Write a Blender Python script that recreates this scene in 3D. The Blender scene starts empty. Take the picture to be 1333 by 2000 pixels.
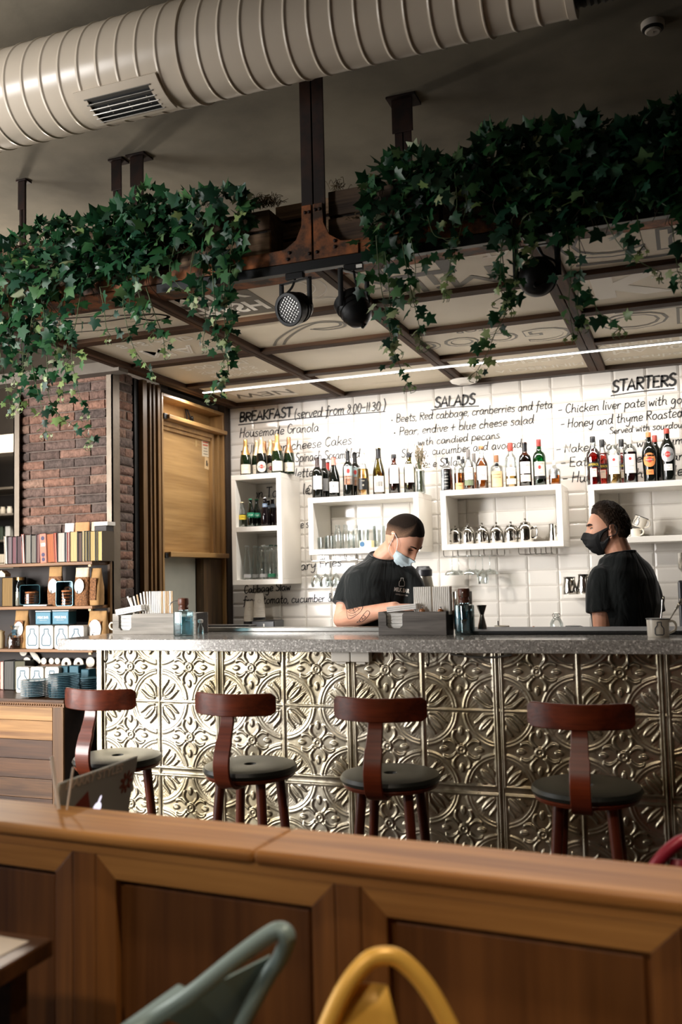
import bpy, bmesh, math, random
import numpy as np
from mathutils import Vector, Matrix, Euler
S = bpy.context.scene
COL = S.collection
PI = math.pi
# ---------------------------------------------------------------- camera
F_PX, W_PX, H_PX = 1789.66, 1333.0, 2000.0
YAW, PITCH, ROLL = -0.362960, 0.072047, -0.0236663
CAM = Vector((2.55325, -3.58072, 1.45942))
_fw = Vector((math.sin(YAW)*math.cos(PITCH), math.cos(YAW)*math.cos(PITCH), math.sin(PITCH)))
_r0 = Vector((math.cos(YAW), -math.sin(YAW), 0)); _u0 = _r0.cross(_fw)
_r = math.cos(ROLL)*_r0 + math.sin(ROLL)*_u0
_u = -math.sin(ROLL)*_r0 + math.cos(ROLL)*_u0
cd = bpy.data.cameras.new('camera'); cam = bpy.data.objects.new('camera', cd); COL.objects.link(cam)
cam.matrix_world = Matrix(((_r.x, _u.x, -_fw.x, CAM.x), (_r.y, _u.y, -_fw.y, CAM.y), (_r.z, _u.z, -_fw.z, CAM.z), (0, 0, 0, 1)))
cd.sensor_fit = 'VERTICAL'; cd.sensor_height = 36.0; cd.sensor_width = 24.0
cd.lens = F_PX/H_PX*36.0
cd.clip_start = 0.05
cd.dof.use_dof = True; cd.dof.focus_distance = 4.5; cd.dof.aperture_fstop = 2.3
S.camera = cam
def at(px, py, X=None, Y=None, Z=None):
    """point of the real plane X / Y / Z = const that is seen at pixel (px, py)"""
    d = _r*((px-W_PX/2)/F_PX) + _u*((H_PX/2-py)/F_PX) + _fw
    t = (X-CAM.x)/d.x if X is not None else (Y-CAM.y)/d.y if Y is not None else (Z-CAM.z)/d.z
    return CAM + d*t
# ---------------------------------------------------------------- light, exposure
S.view_settings.view_transform = 'Standard'; S.view_settings.look = 'None'
S.view_settings.gamma = 1.0; S.view_settings.use_curve_mapping = False
S.view_settings.exposure = 0.0
wd = bpy.data.worlds.new('world'); S.world = wd; wd.use_nodes = True
wd.node_tree.nodes['Background'].inputs[0].default_value = (0.55, 0.65, 0.8, 1)
wd.node_tree.nodes['Background'].inputs[1].default_value = 0.2
def area(name, loc, rot, sx, sy, power, color, spread=180):
    l = bpy.data.lights.new(name, 'AREA'); l.shape = 'RECTANGLE'; l.size = sx; l.size_y = sy
    l.energy = power; l.color = color; l.spread = math.radians(spread)
    o = bpy.data.objects.new(name, l); COL.objects.link(o); o.location = loc; o.rotation_euler = rot
    return o
def aim(o, tgt):  # turn a lamp towards a point
    o.rotation_euler = (Vector(tgt)-o.location).to_track_quat('-Z', 'Y').to_euler()
# daylight through the tall windows behind the camera on the left, and through the side window, both assumed
aim(area('daylight_rear_window', (-3.15, -5.75, 1.8), (PI/2, 0, 0), 3.0, 2.8, 255, (1.0, 0.97, 0.95), 64), (-0.5, 0.0, 1.0))
area('daylight_side_window', (-3.85, -1.9, 1.8), (0, -PI/2, 0), 2.6, 2.6, 150, (1.0, 0.96, 0.92))
# light strip under the canopy over the work area
area('strip_light_glow', (1.05, 1.885, 2.742), (0, 0, 0), 3.4, 0.03, 49, (1.0, 0.95, 0.90))
def spot(name, loc, tgt, power, color, angle, blend=0.6, r=0.05):
    l = bpy.data.lights.new(name, 'SPOT'); l.energy = power; l.color = color
    l.spot_size = math.radians(angle); l.spot_blend = blend; l.shadow_soft_size = r
    o = bpy.data.objects.new(name, l); COL.objects.link(o); o.location = loc; aim(o, tgt); return o
# assumed ceiling spot on the bookcase, out of view, and three added fill spots
spot('ceiling_spot_shelf', (-1.3, -1.9, 3.6), (-0.95, 0.95, 1.35), 95, (1.0, 0.88, 0.74), 46)
spot('ceiling_spot_ledge', (2.5, -2.3, 3.7), (2.1, -1.8, 0.9), 185, (1.0, 0.84, 0.66), 44)  # added to brighten the partition rail, no lamp known there
spot('ceiling_spot_duct', (0.5, -2.9, 2.7), (0.6, -0.3, 3.25), 48, (1.0, 0.86, 0.72), 78)  # added fill from below for the duct, beam and crates
spot('ceiling_spot_dining', (1.3, -4.9, 3.6), (1.8, -1.8, 0.68), 150, (1.0, 0.84, 0.68), 46, 0.7, 0.12)  # added to brighten the partition front and chairs from behind the camera
# assumed spot without a fixture, behind the left ivy, aimed at the tiled wall
spot('track_spot_wall', (0.10, -0.16, 2.60), (1.6, 2.3, 1.35), 140, (1.0, 0.93, 0.84), 86, 0.8, 0.03)
# assumed lamp of the room beyond the bookcase
kl = bpy.data.lights.new('far_room_lamp', 'POINT'); kl.energy = 120; kl.color = (1.0, 0.88, 0.74); kl.shadow_soft_size = 0.15
ko = bpy.data.objects.new('far_room_lamp', kl); COL.objects.link(ko); ko.location = (-2.7, 2.2, 3.0)
# ---------------------------------------------------------------- materials
def lin(c):
    if isinstance(c, str):
        c = tuple(int(c[i:i+2], 16)/255 for i in (0, 2, 4))
    return tuple(((x/12.92) if x <= 0.04045 else ((x+0.055)/1.055)**2.4) for x in c[:3]) + (1.0,)
_M = {}
def bsdf(name):
    m = bpy.data.materials.new(name); m.use_nodes = True
    return m, m.node_tree.nodes, m.node_tree.links, m.node_tree.nodes['Principled BSDF']
def mat(name, color, rough=0.5, metal=0.0, var=0.0, scale=12.0, bump=0.0, bscale=60.0, coat=0.0, spec=0.5, stretch=(1, 1, 1), emit=0.0, attr=None, detail=4, rvar=0.0):
    """principled material with noise-varied colour, roughness and bump"""
    if name in _M: return _M[name]
    m, N, L, b = bsdf(name)
    c = lin(color)
    b.inputs['Base Color'].default_value = c
    b.inputs['Roughness'].default_value = rough; b.inputs['Metallic'].default_value = metal
    b.inputs['Specular IOR Level'].default_value = spec; b.inputs['Coat Weight'].default_value = coat
    tc = N.new('ShaderNodeTexCoord'); mp = N.new('ShaderNodeMapping'); L.new(tc.outputs['Object'], mp.inputs[0])
    mp.inputs['Scale'].default_value = stretch
    src = None
    if attr:
        a = N.new('ShaderNodeAttribute'); a.attribute_name = attr; src = a.outputs['Color']
    if var > 0:
        n = N.new('ShaderNodeTexNoise'); n.inputs['Scale'].default_value = scale; n.inputs['Detail'].default_value = detail
        L.new(mp.outputs[0], n.inputs['Vector'])
        r = N.new('ShaderNodeMapRange'); r.inputs[1].default_value = 0.3; r.inputs[2].default_value = 0.7
        r.inputs[3].default_value = 1-var; r.inputs[4].default_value = 1+var
        L.new(n.outputs['Fac'], r.inputs[0])
        mx = N.new('ShaderNodeMix'); mx.data_type = 'RGBA'; mx.blend_type = 'MULTIPLY'; mx.inputs[0].default_value = 1.0
        if src: L.new(src, mx.inputs[6])
        else: mx.inputs[6].default_value = c
        L.new(r.outputs[0], mx.inputs[7]); src = mx.outputs[2]
        if rvar > 0:
            r2 = N.new('ShaderNodeMapRange'); r2.inputs[1].default_value = 0.3; r2.inputs[2].default_value = 0.7
            r2.inputs[3].default_value = max(0, rough-rvar); r2.inputs[4].default_value = rough+rvar
            L.new(n.outputs['Fac'], r2.inputs[0]); L.new(r2.outputs[0], b.inputs['Roughness'])
    if src: L.new(src, b.inputs['Base Color'])
    if bump > 0:
        n2 = N.new('ShaderNodeTexNoise'); n2.inputs['Scale'].default_value = bscale; n2.inputs['Detail'].default_value = 6
        L.new(mp.outputs[0], n2.inputs['Vector'])
        bp = N.new('ShaderNodeBump'); bp.inputs['Strength'].default_value = bump; bp.inputs['Distance'].default_value = 0.01
        L.new(n2.outputs['Fac'], bp.inputs['Height']); L.new(bp.outputs[0], b.inputs['Normal'])
    if emit > 0:
        b.inputs['Emission Color'].default_value = c; b.inputs['Emission Strength'].default_value = emit
    _M[name] = m
    return m
def wood(name, c1, c2, axis=0, scale=3.0, rough=0.45, bump=0.15, spec=0.4, coat=0.0, fine=1.0):
    """timber: rings stretched along one axis plus fine grain"""
    if name in _M: return _M[name]
    m, N, L, b = bsdf(name)
    tc = N.new('ShaderNodeTexCoord'); mp = N.new('ShaderNodeMapping'); L.new(tc.outputs['Object'], mp.inputs[0])
    s = [1.0, 1.0, 1.0]; s[axis] = 0.08
    mp.inputs['Scale'].default_value = [x*scale*4 for x in s]
    n = N.new('ShaderNodeTexNoise'); n.inputs['Scale'].default_value = 1.2; n.inputs['Detail'].default_value = 5; n.inputs['Distortion'].default_value = 1.2
    L.new(mp.outputs[0], n.inputs['Vector'])
    mp2 = N.new('ShaderNodeMapping'); L.new(tc.outputs['Object'], mp2.inputs[0])
    s2 = [1.0, 1.0, 1.0]; s2[axis] = 0.04
    mp2.inputs['Scale'].default_value = [x*scale*40*fine for x in s2]
    n2 = N.new('ShaderNodeTexNoise'); n2.inputs['Scale'].default_value = 1.0; n2.inputs['Detail'].default_value = 3
    L.new(mp2.outputs[0], n2.inputs['Vector'])
    ad = N.new('ShaderNodeMath'); ad.operation = 'MULTIPLY_ADD'; ad.inputs[1].default_value = 0.45
    L.new(n2.outputs['Fac'], ad.inputs[0]); L.new(n.outputs['Fac'], ad.inputs[2])
    cr = N.new('ShaderNodeValToRGB'); cr.color_ramp.elements[0].position = 0.5; cr.color_ramp.elements[0].color = lin(c1)
    cr.color_ramp.elements[1].position = 0.95; cr.color_ramp.elements[1].color = lin(c2)
    L.new(ad.outputs[0], cr.inputs[0]); L.new(cr.outputs[0], b.inputs['Base Color'])
    b.inputs['Roughness'].default_value = rough; b.inputs['Specular IOR Level'].default_value = spec; b.inputs['Coat Weight'].default_value = coat
    bp = N.new('ShaderNodeBump'); bp.inputs['Strength'].default_value = bump; bp.inputs['Distance'].default_value = 0.004
    L.new(ad.outputs[0], bp.inputs['Height']); L.new(bp.outputs[0], b.inputs['Normal'])
    _M[name] = m
    return m
def rust(name, c1, c2, lo=0.45, hi=0.6, scale=9, rough=0.65, metal=0.4):
    if name in _M: return _M[name]
    m, N, L, b = bsdf(name)
    tc = N.new('ShaderNodeTexCoord')
    n = N.new('ShaderNodeTexNoise'); n.inputs['Scale'].default_value = scale; n.inputs['Detail'].default_value = 8; n.inputs['Roughness'].default_value = 0.65
    L.new(tc.outputs['Object'], n.inputs['Vector'])
    cr = N.new('ShaderNodeValToRGB'); cr.color_ramp.elements[0].position = lo; cr.color_ramp.elements[0].color = lin(c1)
    cr.color_ramp.elements[1].position = hi; cr.color_ramp.elements[1].color = lin(c2)
    L.new(n.outputs['Fac'], cr.inputs[0]); L.new(cr.outputs[0], b.inputs['Base Color'])
    b.inputs['Roughness'].default_value = rough; b.inputs['Metallic'].default_value = metal
    bp = N.new('ShaderNodeBump'); bp.inputs['Strength'].default_value = 0.3; bp.inputs['Distance'].default_value = 0.003
    L.new(n.outputs['Fac'], bp.inputs['Height']); L.new(bp.outputs[0], b.inputs['Normal'])
    _M[name] = m
    return m
def glass(name, color=(1, 1, 1), rough=0.0, ior=1.3, alpha_thin=True):
    """thin-walled glass: mostly see-through with a fresnel shine (no caustic noise)"""
    if name in _M: return _M[name]
    m = bpy.data.materials.new(name); m.use_nodes = True; N = m.node_tree.nodes; L = m.node_tree.links
    for x in list(N): N.remove(x)
    out = N.new('ShaderNodeOutputMaterial'); mix = N.new('ShaderNodeMixShader')
    tr = N.new('ShaderNodeBsdfTransparent'); tr.inputs[0].default_value = lin(color) if isinstance(color, str) else tuple(color)+(1,)
    gl = N.new('ShaderNodeBsdfGlossy'); gl.inputs['Roughness'].default_value = 0.04; gl.inputs[0].default_value = (0.9, 0.95, 0.95, 1)
    fr = N.new('ShaderNodeLayerWeight'); fr.inputs['Blend'].default_value = 0.45
    mr = N.new('ShaderNodeMapRange'); mr.inputs[3].default_value = 0.05; mr.inputs[4].default_value = 0.75
    L.new(fr.outputs['Fresnel'], mr.inputs[0])
    L.new(mr.outputs[0], mix.inputs[0]); L.new(tr.outputs[0], mix.inputs[1]); L.new(gl.outputs[0], mix.inputs[2]); L.new(mix.outputs[0], out.inputs[0])
    _M[name] = m
    return m
def light_mat(name, color, strength):
    if name in _M: return _M[name]
    m, N, L, b = bsdf(name)
    b.inputs['Base Color'].default_value = lin(color); b.inputs['Emission Color'].default_value = lin(color); b.inputs['Emission Strength'].default_value = strength
    _M[name] = m
    return m
# ---------------------------------------------------------------- mesh helpers
class MB:
    def __init__(s): s.v = []; s.f = []; s.m = []; s.s = []; s.c = []
    def add(s, vs, fs, mi=0, sm=False, M=None, col=None):
        o = len(s.v)
        for p in vs:
            p = Vector(p)
            s.v.append(tuple(M @ p) if M is not None else tuple(p))
        for f in fs:
            s.f.append(tuple(i+o for i in f)); s.m.append(mi); s.s.append(sm); s.c.append(col)
        return s
    def box(s, x0, x1, y0, y1, z0, z1, mi=0, M=None, col=None):
        vs = [(x, y, z) for z in (z0, z1) for y in (y0, y1) for x in (x0, x1)]
        return s.add(vs, [(0, 2, 3, 1), (4, 5, 7, 6), (0, 1, 5, 4), (2, 6, 7, 3), (0, 4, 6, 2), (1, 3, 7, 5)], mi, False, M, col)
    def lathe(s, prof, n=24, c=(0, 0, 0), mi=0, M=None, sm=True, closed=False, sq=None):
        """profile of (r, z) turned about z at c; sq = superellipse power for squarish sections"""
        vs, fs = [], []
        for r, z in prof:
            for k in range(n):
                a = 2*PI*k/n; ca, sa = math.cos(a), math.sin(a)
                if sq:
                    q = (abs(ca)**sq+abs(sa)**sq)**(-1/sq); ca *= q; sa *= q
                vs.append((c[0]+r*ca, c[1]+r*sa, c[2]+z))
        for i in range(len(prof)-1):
            for k in range(n):
                k2 = (k+1) % n
                fs.append((i*n+k, i*n+k2, (i+1)*n+k2, (i+1)*n+k))
        if closed:
            i = len(prof)-1
            for k in range(n):
                k2 = (k+1) % n; fs.append((i*n+k, i*n+k2, k2, k))
        else:
            if prof[0][0] > 1e-6: fs.append(tuple(range(n-1, -1, -1)))
            if prof[-1][0] > 1e-6: fs.append(tuple((len(prof)-1)*n+k for k in range(n)))
        return s.add(vs, fs, mi, sm, M)
    def tube(s, pts, r, n=8, mi=0, closed=False, M=None, sm=True, flat=None, caps=True, up=None):
        """swept tube; r a number or list; flat=(a,b) makes an elliptic section along a transported frame"""
        P = [Vector(p) for p in pts]; k = len(P)
        rr = r if isinstance(r, (list, tuple)) else [r]*k
        vs, fs = [], []; nrm = None
        for i in range(k):
            t = (P[(i+1) % k]-P[i-1]) if closed else (P[min(i+1, k-1)]-P[max(i-1, 0)])
            t = t.normalized() if t.length > 1e-9 else Vector((0, 0, 1))
            if nrm is None:
                a = Vector(up) if up else (Vector((0, 0, 1)) if abs(t.z) < 0.9 else Vector((1, 0, 0)))
                nrm = (a-t*a.dot(t)).normalized()
            else:
                nrm = nrm-t*nrm.dot(t)
                nrm = nrm.normalized() if nrm.length > 1e-6 else t.orthogonal().normalized()
            b = t.cross(nrm)
            fa, fb = flat if flat else (1, 1)
            for j in range(n):
                a = 2*PI*j/n
                vs.append(P[i]+nrm*(math.cos(a)*rr[i]*fa)+b*(math.sin(a)*rr[i]*fb))
        for i in range(k if closed else k-1):
            i2 = (i+1) % k
            for j in range(n):
                j2 = (j+1) % n; fs.append((i*n+j, i*n+j2, i2*n+j2, i2*n+j))
        if not closed and caps:
            fs.append(tuple(range(n-1, -1, -1))); fs.append(tuple((k-1)*n+j for j in range(n)))
        return s.add(vs, fs, mi, sm, M)
    def prism(s, poly, h, M=None, mi=0, sm=False):
        """polygon in xy extruded from z=0 to h"""
        n = len(poly)
        vs = [(x, y, 0) for x, y in poly]+[(x, y, h) for x, y in poly]
        fs = [tuple(range(n-1, -1, -1)), tuple(range(n, 2*n))]+[(i, (i+1) % n, n+(i+1) % n, n+i) for i in range(n)]
        return s.add(vs, fs, mi, sm, M)
    def ell(s, c, rad, nu=20, nv=12, mi=0, M=None, R=None):
        vs, fs = [], []
        for i in range(nv+1):
            t = PI*i/nv
            for j in range(nu):
                a = 2*PI*j/nu
                p = Vector((rad[0]*math.sin(t)*math.cos(a), rad[1]*math.sin(t)*math.sin(a), rad[2]*math.cos(t)))
                if R is not None: p = R @ p
                vs.append(p+Vector(c))
        for i in range(nv):
            for j in range(nu):
                j2 = (j+1) % nu; fs.append((i*nu+j, (i+1)*nu+j, (i+1)*nu+j2, i*nu+j2))
        return s.add(vs, fs, mi, True, M)
    def rows(s, rows, mi=0, sm=True, closed=True, caps=True, M=None):
        """loft of equally long rings"""
        n = len(rows[0]); vs = [p for r in rows for p in r]; fs = []
        for i in range(len(rows)-1):
            for j in range(n if closed else n-1):
                j2 = (j+1) % n; fs.append((i*n+j, i*n+j2, (i+1)*n+j2, (i+1)*n+j))
        if caps and closed:
            fs.append(tuple(range(n-1, -1, -1))); fs.append(tuple((len(rows)-1)*n+j for j in range(n)))
        return s.add(vs, fs, mi, sm, M)
    def build(s, name, mats, parent=None, world=False, bevel=0.0, segs=2, angle=40, remesh=0.0, smooth=0, subsurf=0, solid=0.0):
        me = bpy.data.meshes.new(name)
        vs = s.v
        if world and parent is not None:
            o = Vector(parent.location)
            vs = [(a-o.x, b-o.y, c-o.z) for a, b, c in vs]
        me.from_pydata(vs, [], s.f)
        for m in (mats if isinstance(mats, (list, tuple)) else [mats]): me.materials.append(m)
        me.polygons.foreach_set('material_index', s.m)
        me.polygons.foreach_set('use_smooth', [True]*len(s.f) if remesh or subsurf else s.s)
        if any(c is not None for c in s.c):
            ca = me.color_attributes.new('tint', 'FLOAT_COLOR', 'CORNER')
            buf = []
            for p, c in zip(s.f, s.c):
                c = c or (1, 1, 1)
                buf.extend(tuple(c[:3])+(1.0,) for _ in p)
            ca.data.foreach_set('color', np.array(buf, dtype=np.float32).ravel())
        me.update()
        if any(s.s) and not (remesh or subsurf): me.set_sharp_from_angle(angle=math.radians(angle))
        ob = bpy.data.objects.new(name, me); COL.objects.link(ob)
        if parent is not None: ob.parent = parent
        if remesh:
            md = ob.modifiers.new('remesh', 'REMESH'); md.mode = 'VOXEL'; md.voxel_size = remesh; md.use_smooth_shade = True
        if smooth:
            md = ob.modifiers.new('smooth', 'SMOOTH'); md.iterations = smooth; md.factor = 0.5
        if solid:
            md = ob.modifiers.new('solid', 'SOLIDIFY'); md.thickness = solid; md.offset = 0
        if bevel:
            md = ob.modifiers.new('bevel', 'BEVEL'); md.width = bevel; md.segments = segs; md.limit_method = 'ANGLE'; md.angle_limit = math.radians(35)
        if subsurf:
            md = ob.modifiers.new('sub', 'SUBSURF'); md.levels = subsurf; md.render_levels = subsurf
        return ob
def thing(name, label, cat, loc=(0, 0, 0), rz=0.0, group=None):
    o = bpy.data.objects.new(name, None); COL.objects.link(o)
    o.empty_display_size = 0.05
    o.location = loc; o.rotation_euler = (0, 0, rz); o['label'] = label; o['category'] = cat
    if group: o['group'] = group
    return o
def tag(o, label, cat, group=None, kind=None):
    o['label'] = label; o['category'] = cat
    if group: o['group'] = group
    if kind: o['kind'] = kind
    return o
def struct(o):
    o['kind'] = 'structure'; return o
def dup(root, loc, rz=0.0, label=None, scale=None):
    r = root.copy(); COL.objects.link(r); r.location = loc; r.rotation_euler = (0, 0, rz)
    if label: r['label'] = label
    if scale: r.scale = (scale,)*3
    for ch in list(root.children):
        c = ch.copy(); COL.objects.link(c); c.parent = r
        for g in list(ch.children):
            d = g.copy(); COL.objects.link(d); d.parent = c
    return r
def frame(o, x, y, z):
    """matrix with given axes and origin"""
    x, y, z = Vector(x), Vector(y), Vector(z)
    return Matrix(((x.x, y.x, z.x, o[0]), (x.y, y.y, z.y, o[1]), (x.z, y.z, z.z, o[2]), (0, 0, 0, 1)))
def T(x, y, z): return Matrix.Translation((x, y, z))
def Rz(a): return Matrix.Rotation(a, 4, 'Z')
def Rx(a): return Matrix.Rotation(a, 4, 'X')
def Ry(a): return Matrix.Rotation(a, 4, 'Y')
def text_mesh(s, size, M, mb, mi=0, depth=0.0006, bold=0.0, align='CENTER', width=None):
    """built-in font text added to a mesh builder, in the xy plane of M"""
    cu = bpy.data.curves.new('t', 'FONT'); cu.body = s; cu.size = size; cu.extrude = depth; cu.align_x = align; cu.align_y = 'CENTER'; cu.offset = bold; cu.resolution_u = 3
    ob = bpy.data.objects.new('t', cu); COL.objects.link(ob)
    bpy.context.view_layer.update()
    me = ob.to_mesh()
    vs = [v.co.copy() for v in me.vertices]; fs = [tuple(p.vertices) for p in me.polygons]
    ob.to_mesh_clear(); bpy.data.objects.remove(ob); bpy.data.curves.remove(cu)
    if width and vs:
        xs = [v.x for v in vs]; w = max(xs)-min(xs); k = width/max(w, 1e-6)
        for v in vs: v.x *= k
    mb.add(vs, fs, mi, False, M)
def catmull(P, n=6, closed=False):
    P = [Vector(p) for p in P]; k = len(P); out = []
    if k < 3: return P
    for i in range(k if closed else k-1):
        p0 = P[i-1] if (closed or i > 0) else P[0]; p1 = P[i]; p2 = P[(i+1) % k]; p3 = P[(i+2) % k] if (closed or i+2 < k) else P[-1]
        for j in range(n):
            t = j/n
            out.append(0.5*((2*p1)+(p2-p0)*t+(2*p0-5*p1+4*p2-p3)*t*t+(3*p1-p0-3*p2+p3)*t**3))
    if not closed: out.append(P[-1])
    return out
RT = Vector((math.cos(YAW), -math.sin(YAW), 0)); AW = Vector((math.sin(YAW), math.cos(YAW), 0)); UP = Vector((0, 0, 1))
# ================================================================ SETTING
random.seed(4)
M_ceil = mat('concrete_ceiling', '7f7869', 0.9, var=0.38, scale=1.7, bump=0.2, bscale=14, detail=8)
M_plaster = mat('dark_plaster', '4c463f', 0.9, var=0.15, scale=3)
M_floor = wood('floor_boards', '2c2018', '4a3626', 1, 2.0, 0.5)
M_tile = mat('white_glazed_tile', 'e9e4dc', 0.12, var=0.03, scale=3, spec=0.5)
M_grout = mat('tile_grout', 'cdc5ba', 0.9)
def room_box(name, *b, m=M_plaster):
    return struct(MB().box(*b).build(name, m))
room_box('floor', -4.2, 5.2, -6.2, 4.8, -0.1, 0, m=M_floor)
room_box('ceiling', -4.2, 5.2, -6.2, 4.8, 3.95, 4.05, m=M_ceil)
room_box('wall_left', -4.2, -4.0, -6.2, 4.8, 0, 3.95)
room_box('wall_right', 5.0, 5.2, -6.2, 4.8, 0, 3.95)
room_box('wall_rear', -4.2, 5.2, -6.2, -6.0, 0, 3.95)
room_box('wall_far', -4.2, 5.2, 4.6, 4.8, 0, 3.95)
room_box('wall_pier', -0.95, 0.75, -3.1, -2.8, 0, 3.95)  # unseen block, added to keep window light off the right bar front
# assumed tall windows behind the camera (they give the daylight)
M_frame = mat('window_frame_paint', '2a2724', 0.5)
M_sky = light_mat('window_daylight', 'dfe6ee', 1.2)
def window(name, M):
    w = MB()
    for x in (-1.85, -0.65, 0.55, 1.75): w.box(x-0.04, x+0.04, -0.05, 0.03, -1.45, 1.45, 0, M)
    for z in (-1.45, 0.4, 1.45): w.box(-1.89, 1.79, -0.05, 0.03, z-0.04, z+0.04, 0, M)
    w.box(-1.85, 1.75, 0.03, 0.04, -1.45, 1.45, 1, M)
    struct(w.build(name, [M_frame, M_sky]))
window('window_1', T(-2.3, -5.93, 1.7) @ Rz(PI))
window('window_2', T(-3.93, -1.9, 1.8) @ Rz(PI/2))
# ---- tiled back wall
wb = struct(MB().box(-0.72, 5.0, 2.556, 2.75, 0, 3.95).build('wall_back', M_grout))
tl = MB(); x0 = -0.66; i = 0
YW = 2.545
while x0 < 4.2:
    z0 = 0.98
    while z0 < 2.80:
        a, b2, c, d = x0+0.002, x0+0.198, z0+0.0015, z0+0.0985
        jx, jz = random.uniform(-.0006, .0006), random.uniform(-.0006, .0006)
        e = 0.013
        v = [(a, 2.556, c), (b2, 2.556, c), (b2, 2.556, d), (a, 2.556, d), (a, 2.551, c), (b2, 2.551, c), (b2, 2.551, d), (a, 2.551, d),
             (a+e, YW+jx, c+e), (b2-e, YW+jz, c+e), (b2-e, YW-jx, d-e), (a+e, YW-jz, d-e)]
        tl.add(v, [(0, 1, 5, 4), (1, 2, 6, 5), (2, 3, 7, 6), (3, 0, 4, 7), (4, 5, 9, 8), (5, 6, 10, 9), (6, 7, 11, 10), (7, 4, 8, 11), (8, 9, 10, 11)])
        z0 += 0.1
    x0 += 0.2
tl.build('wall_tiling', M_tile, wb)
# dark corner post and strip along the top of the tiles
M_darkwood = wood('dark_timber', '1d130c', '3a281a', 2, 3, 0.55)
M_darkwoodx = wood('dark_timber_long', '23170f', '4a3626', 0, 3, 0.5)
M_black = mat('black_paint', '131313', 0.45)
struct(MB().box(-0.72, -0.655, 2.47, 2.556, 0, 2.80).build('trim_corner', M_darkwood, bevel=0.004))
struct(MB().box(-0.655, 4.9, 2.48, 2.556, 2.755, 2.83).build('trim_ceiling', M_darkwoodx, bevel=0.004))
# ---- brick pier, bricks as one relief mesh
M_mortar = mat('mortar', '7d7066', 0.95, bump=0.4, bscale=90)
M_brick = mat('old_brick', '6a4a3c', 0.92, attr='tint', var=0.35, scale=38, bump=0.9, bscale=70)
BR = [(0.25, 0.14, 0.10), (0.20, 0.118, 0.09), (0.155, 0.10, 0.08), (0.28, 0.17, 0.12), (0.24, 0.125, 0.085), (0.12, 0.086, 0.072)]
def bricks(mb, u0, u1, v0, v1, M, course=0.0585, length=0.232, seed=0):
    rnd = random.Random(seed); z = v0; k = 0
    while z < v1-0.01:
        x = u0-(0.116 if k % 2 else 0.0)-rnd.uniform(0, 0.03)
        while x < u1:
            ln = length if rnd.random() > 0.14 else length*0.5
            a, b2 = max(x, u0)+0.004, min(x+ln, u1)-0.004
            if b2-a > 0.015:
                c = rnd.choice(BR); f = rnd.uniform(0.68, 1.08); col = tuple(q*f for q in c)
                p = rnd.uniform(0, 0.006); c0, d0 = z+0.004, z+course-0.004
                nx = max(2, int((b2-a)/0.03)); nz = 3; vs, fs = [], []
                for iz in range(nz+1):
                    for ix in range(nx+1):
                        ed = 1 if (ix in (0, nx) or iz in (0, nz)) else 0
                        u = a+(b2-a)*ix/nx+rnd.uniform(-.0015, .0015); w = c0+(d0-c0)*iz/nz+rnd.uniform(-.0015, .0015)
                        vs.append((u, (0.006 if ed else -0.002)-p+rnd.uniform(-.002, .002), w))
                m = (nx+1)
                for iz in range(nz):
                    for ix in range(nx):
                        fs.append((iz*m+ix, iz*m+ix+1, (iz+1)*m+ix+1, (iz+1)*m+ix))
                ring = [ix for ix in range(nx+1)]+[iz*m+nx for iz in range(1, nz+1)]+[nz*m+ix for ix in range(nx-1, -1, -1)]+[iz*m for iz in range(nz-1, 0, -1)]
                o = len(vs)
                for q in ring: vs.append((vs[q][0], 0.022, vs[q][2]))
                for q in range(len(ring)):
                    q2 = (q+1) % len(ring); fs.append((ring[q], o+q, o+q2, ring[q2]))
                mb.add(vs, fs, 0, True, M, col)
            x += ln
        z += course; k += 1
pier = struct(MB().box(-1.45, -0.718, 1.138, 1.33, 0, 2.775).build('wall_brick', M_mortar))
bk = MB(); bricks(bk, -1.44, -0.735, 0.9, 2.775, T(0, 1.12, 0), seed=3)
bricks(bk, 1.16, 1.34, 0.9, 2.775, frame((-0.712, 0, 0), (0, 1, 0), (-1, 0, 0), (0, 0, 1)), seed=5)
bk.build('brick_facing', M_brick, pier, angle=70)
M_steel = mat('weathered_steel_angle', '6e6356', 0.45, 0.6, var=0.2, scale=6, bump=0.1)
st = MB(); st.box(-0.738, -0.695, 1.088, 1.096, 0, 2.77); st.box(-0.703, -0.695, 1.088, 1.165, 0, 2.77)
struct(st.build('trim_steel_corner', M_steel))
st = MB(); st.box(-1.44, -1.395, 1.088, 1.096, 0, 2.68); st.box(-1.44, -1.432, 1.088, 1.15, 0, 2.68)
struct(st.build('trim_steel_left', M_steel))
room_box('trim_lintel', -1.6, -0.60, 1.02, 1.12, 2.735, 2.80, m=mat('pale_lintel', '6f665b', 0.8, var=0.1))
# ---- serving hatch in the side wall
M_oak = wood('oak_panel', '8d6b40', 'b8935f', 1, 1.6, 0.42, coat=0.05)
M_oakz = wood('oak_upright', '80603a', 'ad8857', 2, 1.8, 0.42, coat=0.05)
room_box('wall_side', -0.95, -0.80, 1.33, 2.70, 0, 2.80, m=mat('side_wall_paint', '2a2623', 0.8))
def yx(px, X=-0.70): return at(px, 900, X=X).y
hf = MB()
for a, b2, mi, xf in ((265, 273, 1, -0.705), (273, 281, 0, -0.672), (281, 290, 1, -0.72), (290, 293, 0, -0.685), (293, 296.5, 1, -0.70), (296.5, 300, 0, -0.682), (300, 302.5, 1, -0.70), (302.5, 308, 0, -0.672)):
    hf.box(-0.80, xf, yx(a), yx(b2)-0.001, 0, 2.76, mi)
struct(hf.build('trim_hatch_casing', [wood('casing_wood', '453018', '82613a', 2, 1.8, .45), M_black]))
y0h, y1h = yx(308), 2.475
zt = 2.715
fr = MB(); XB = -0.80
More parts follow.
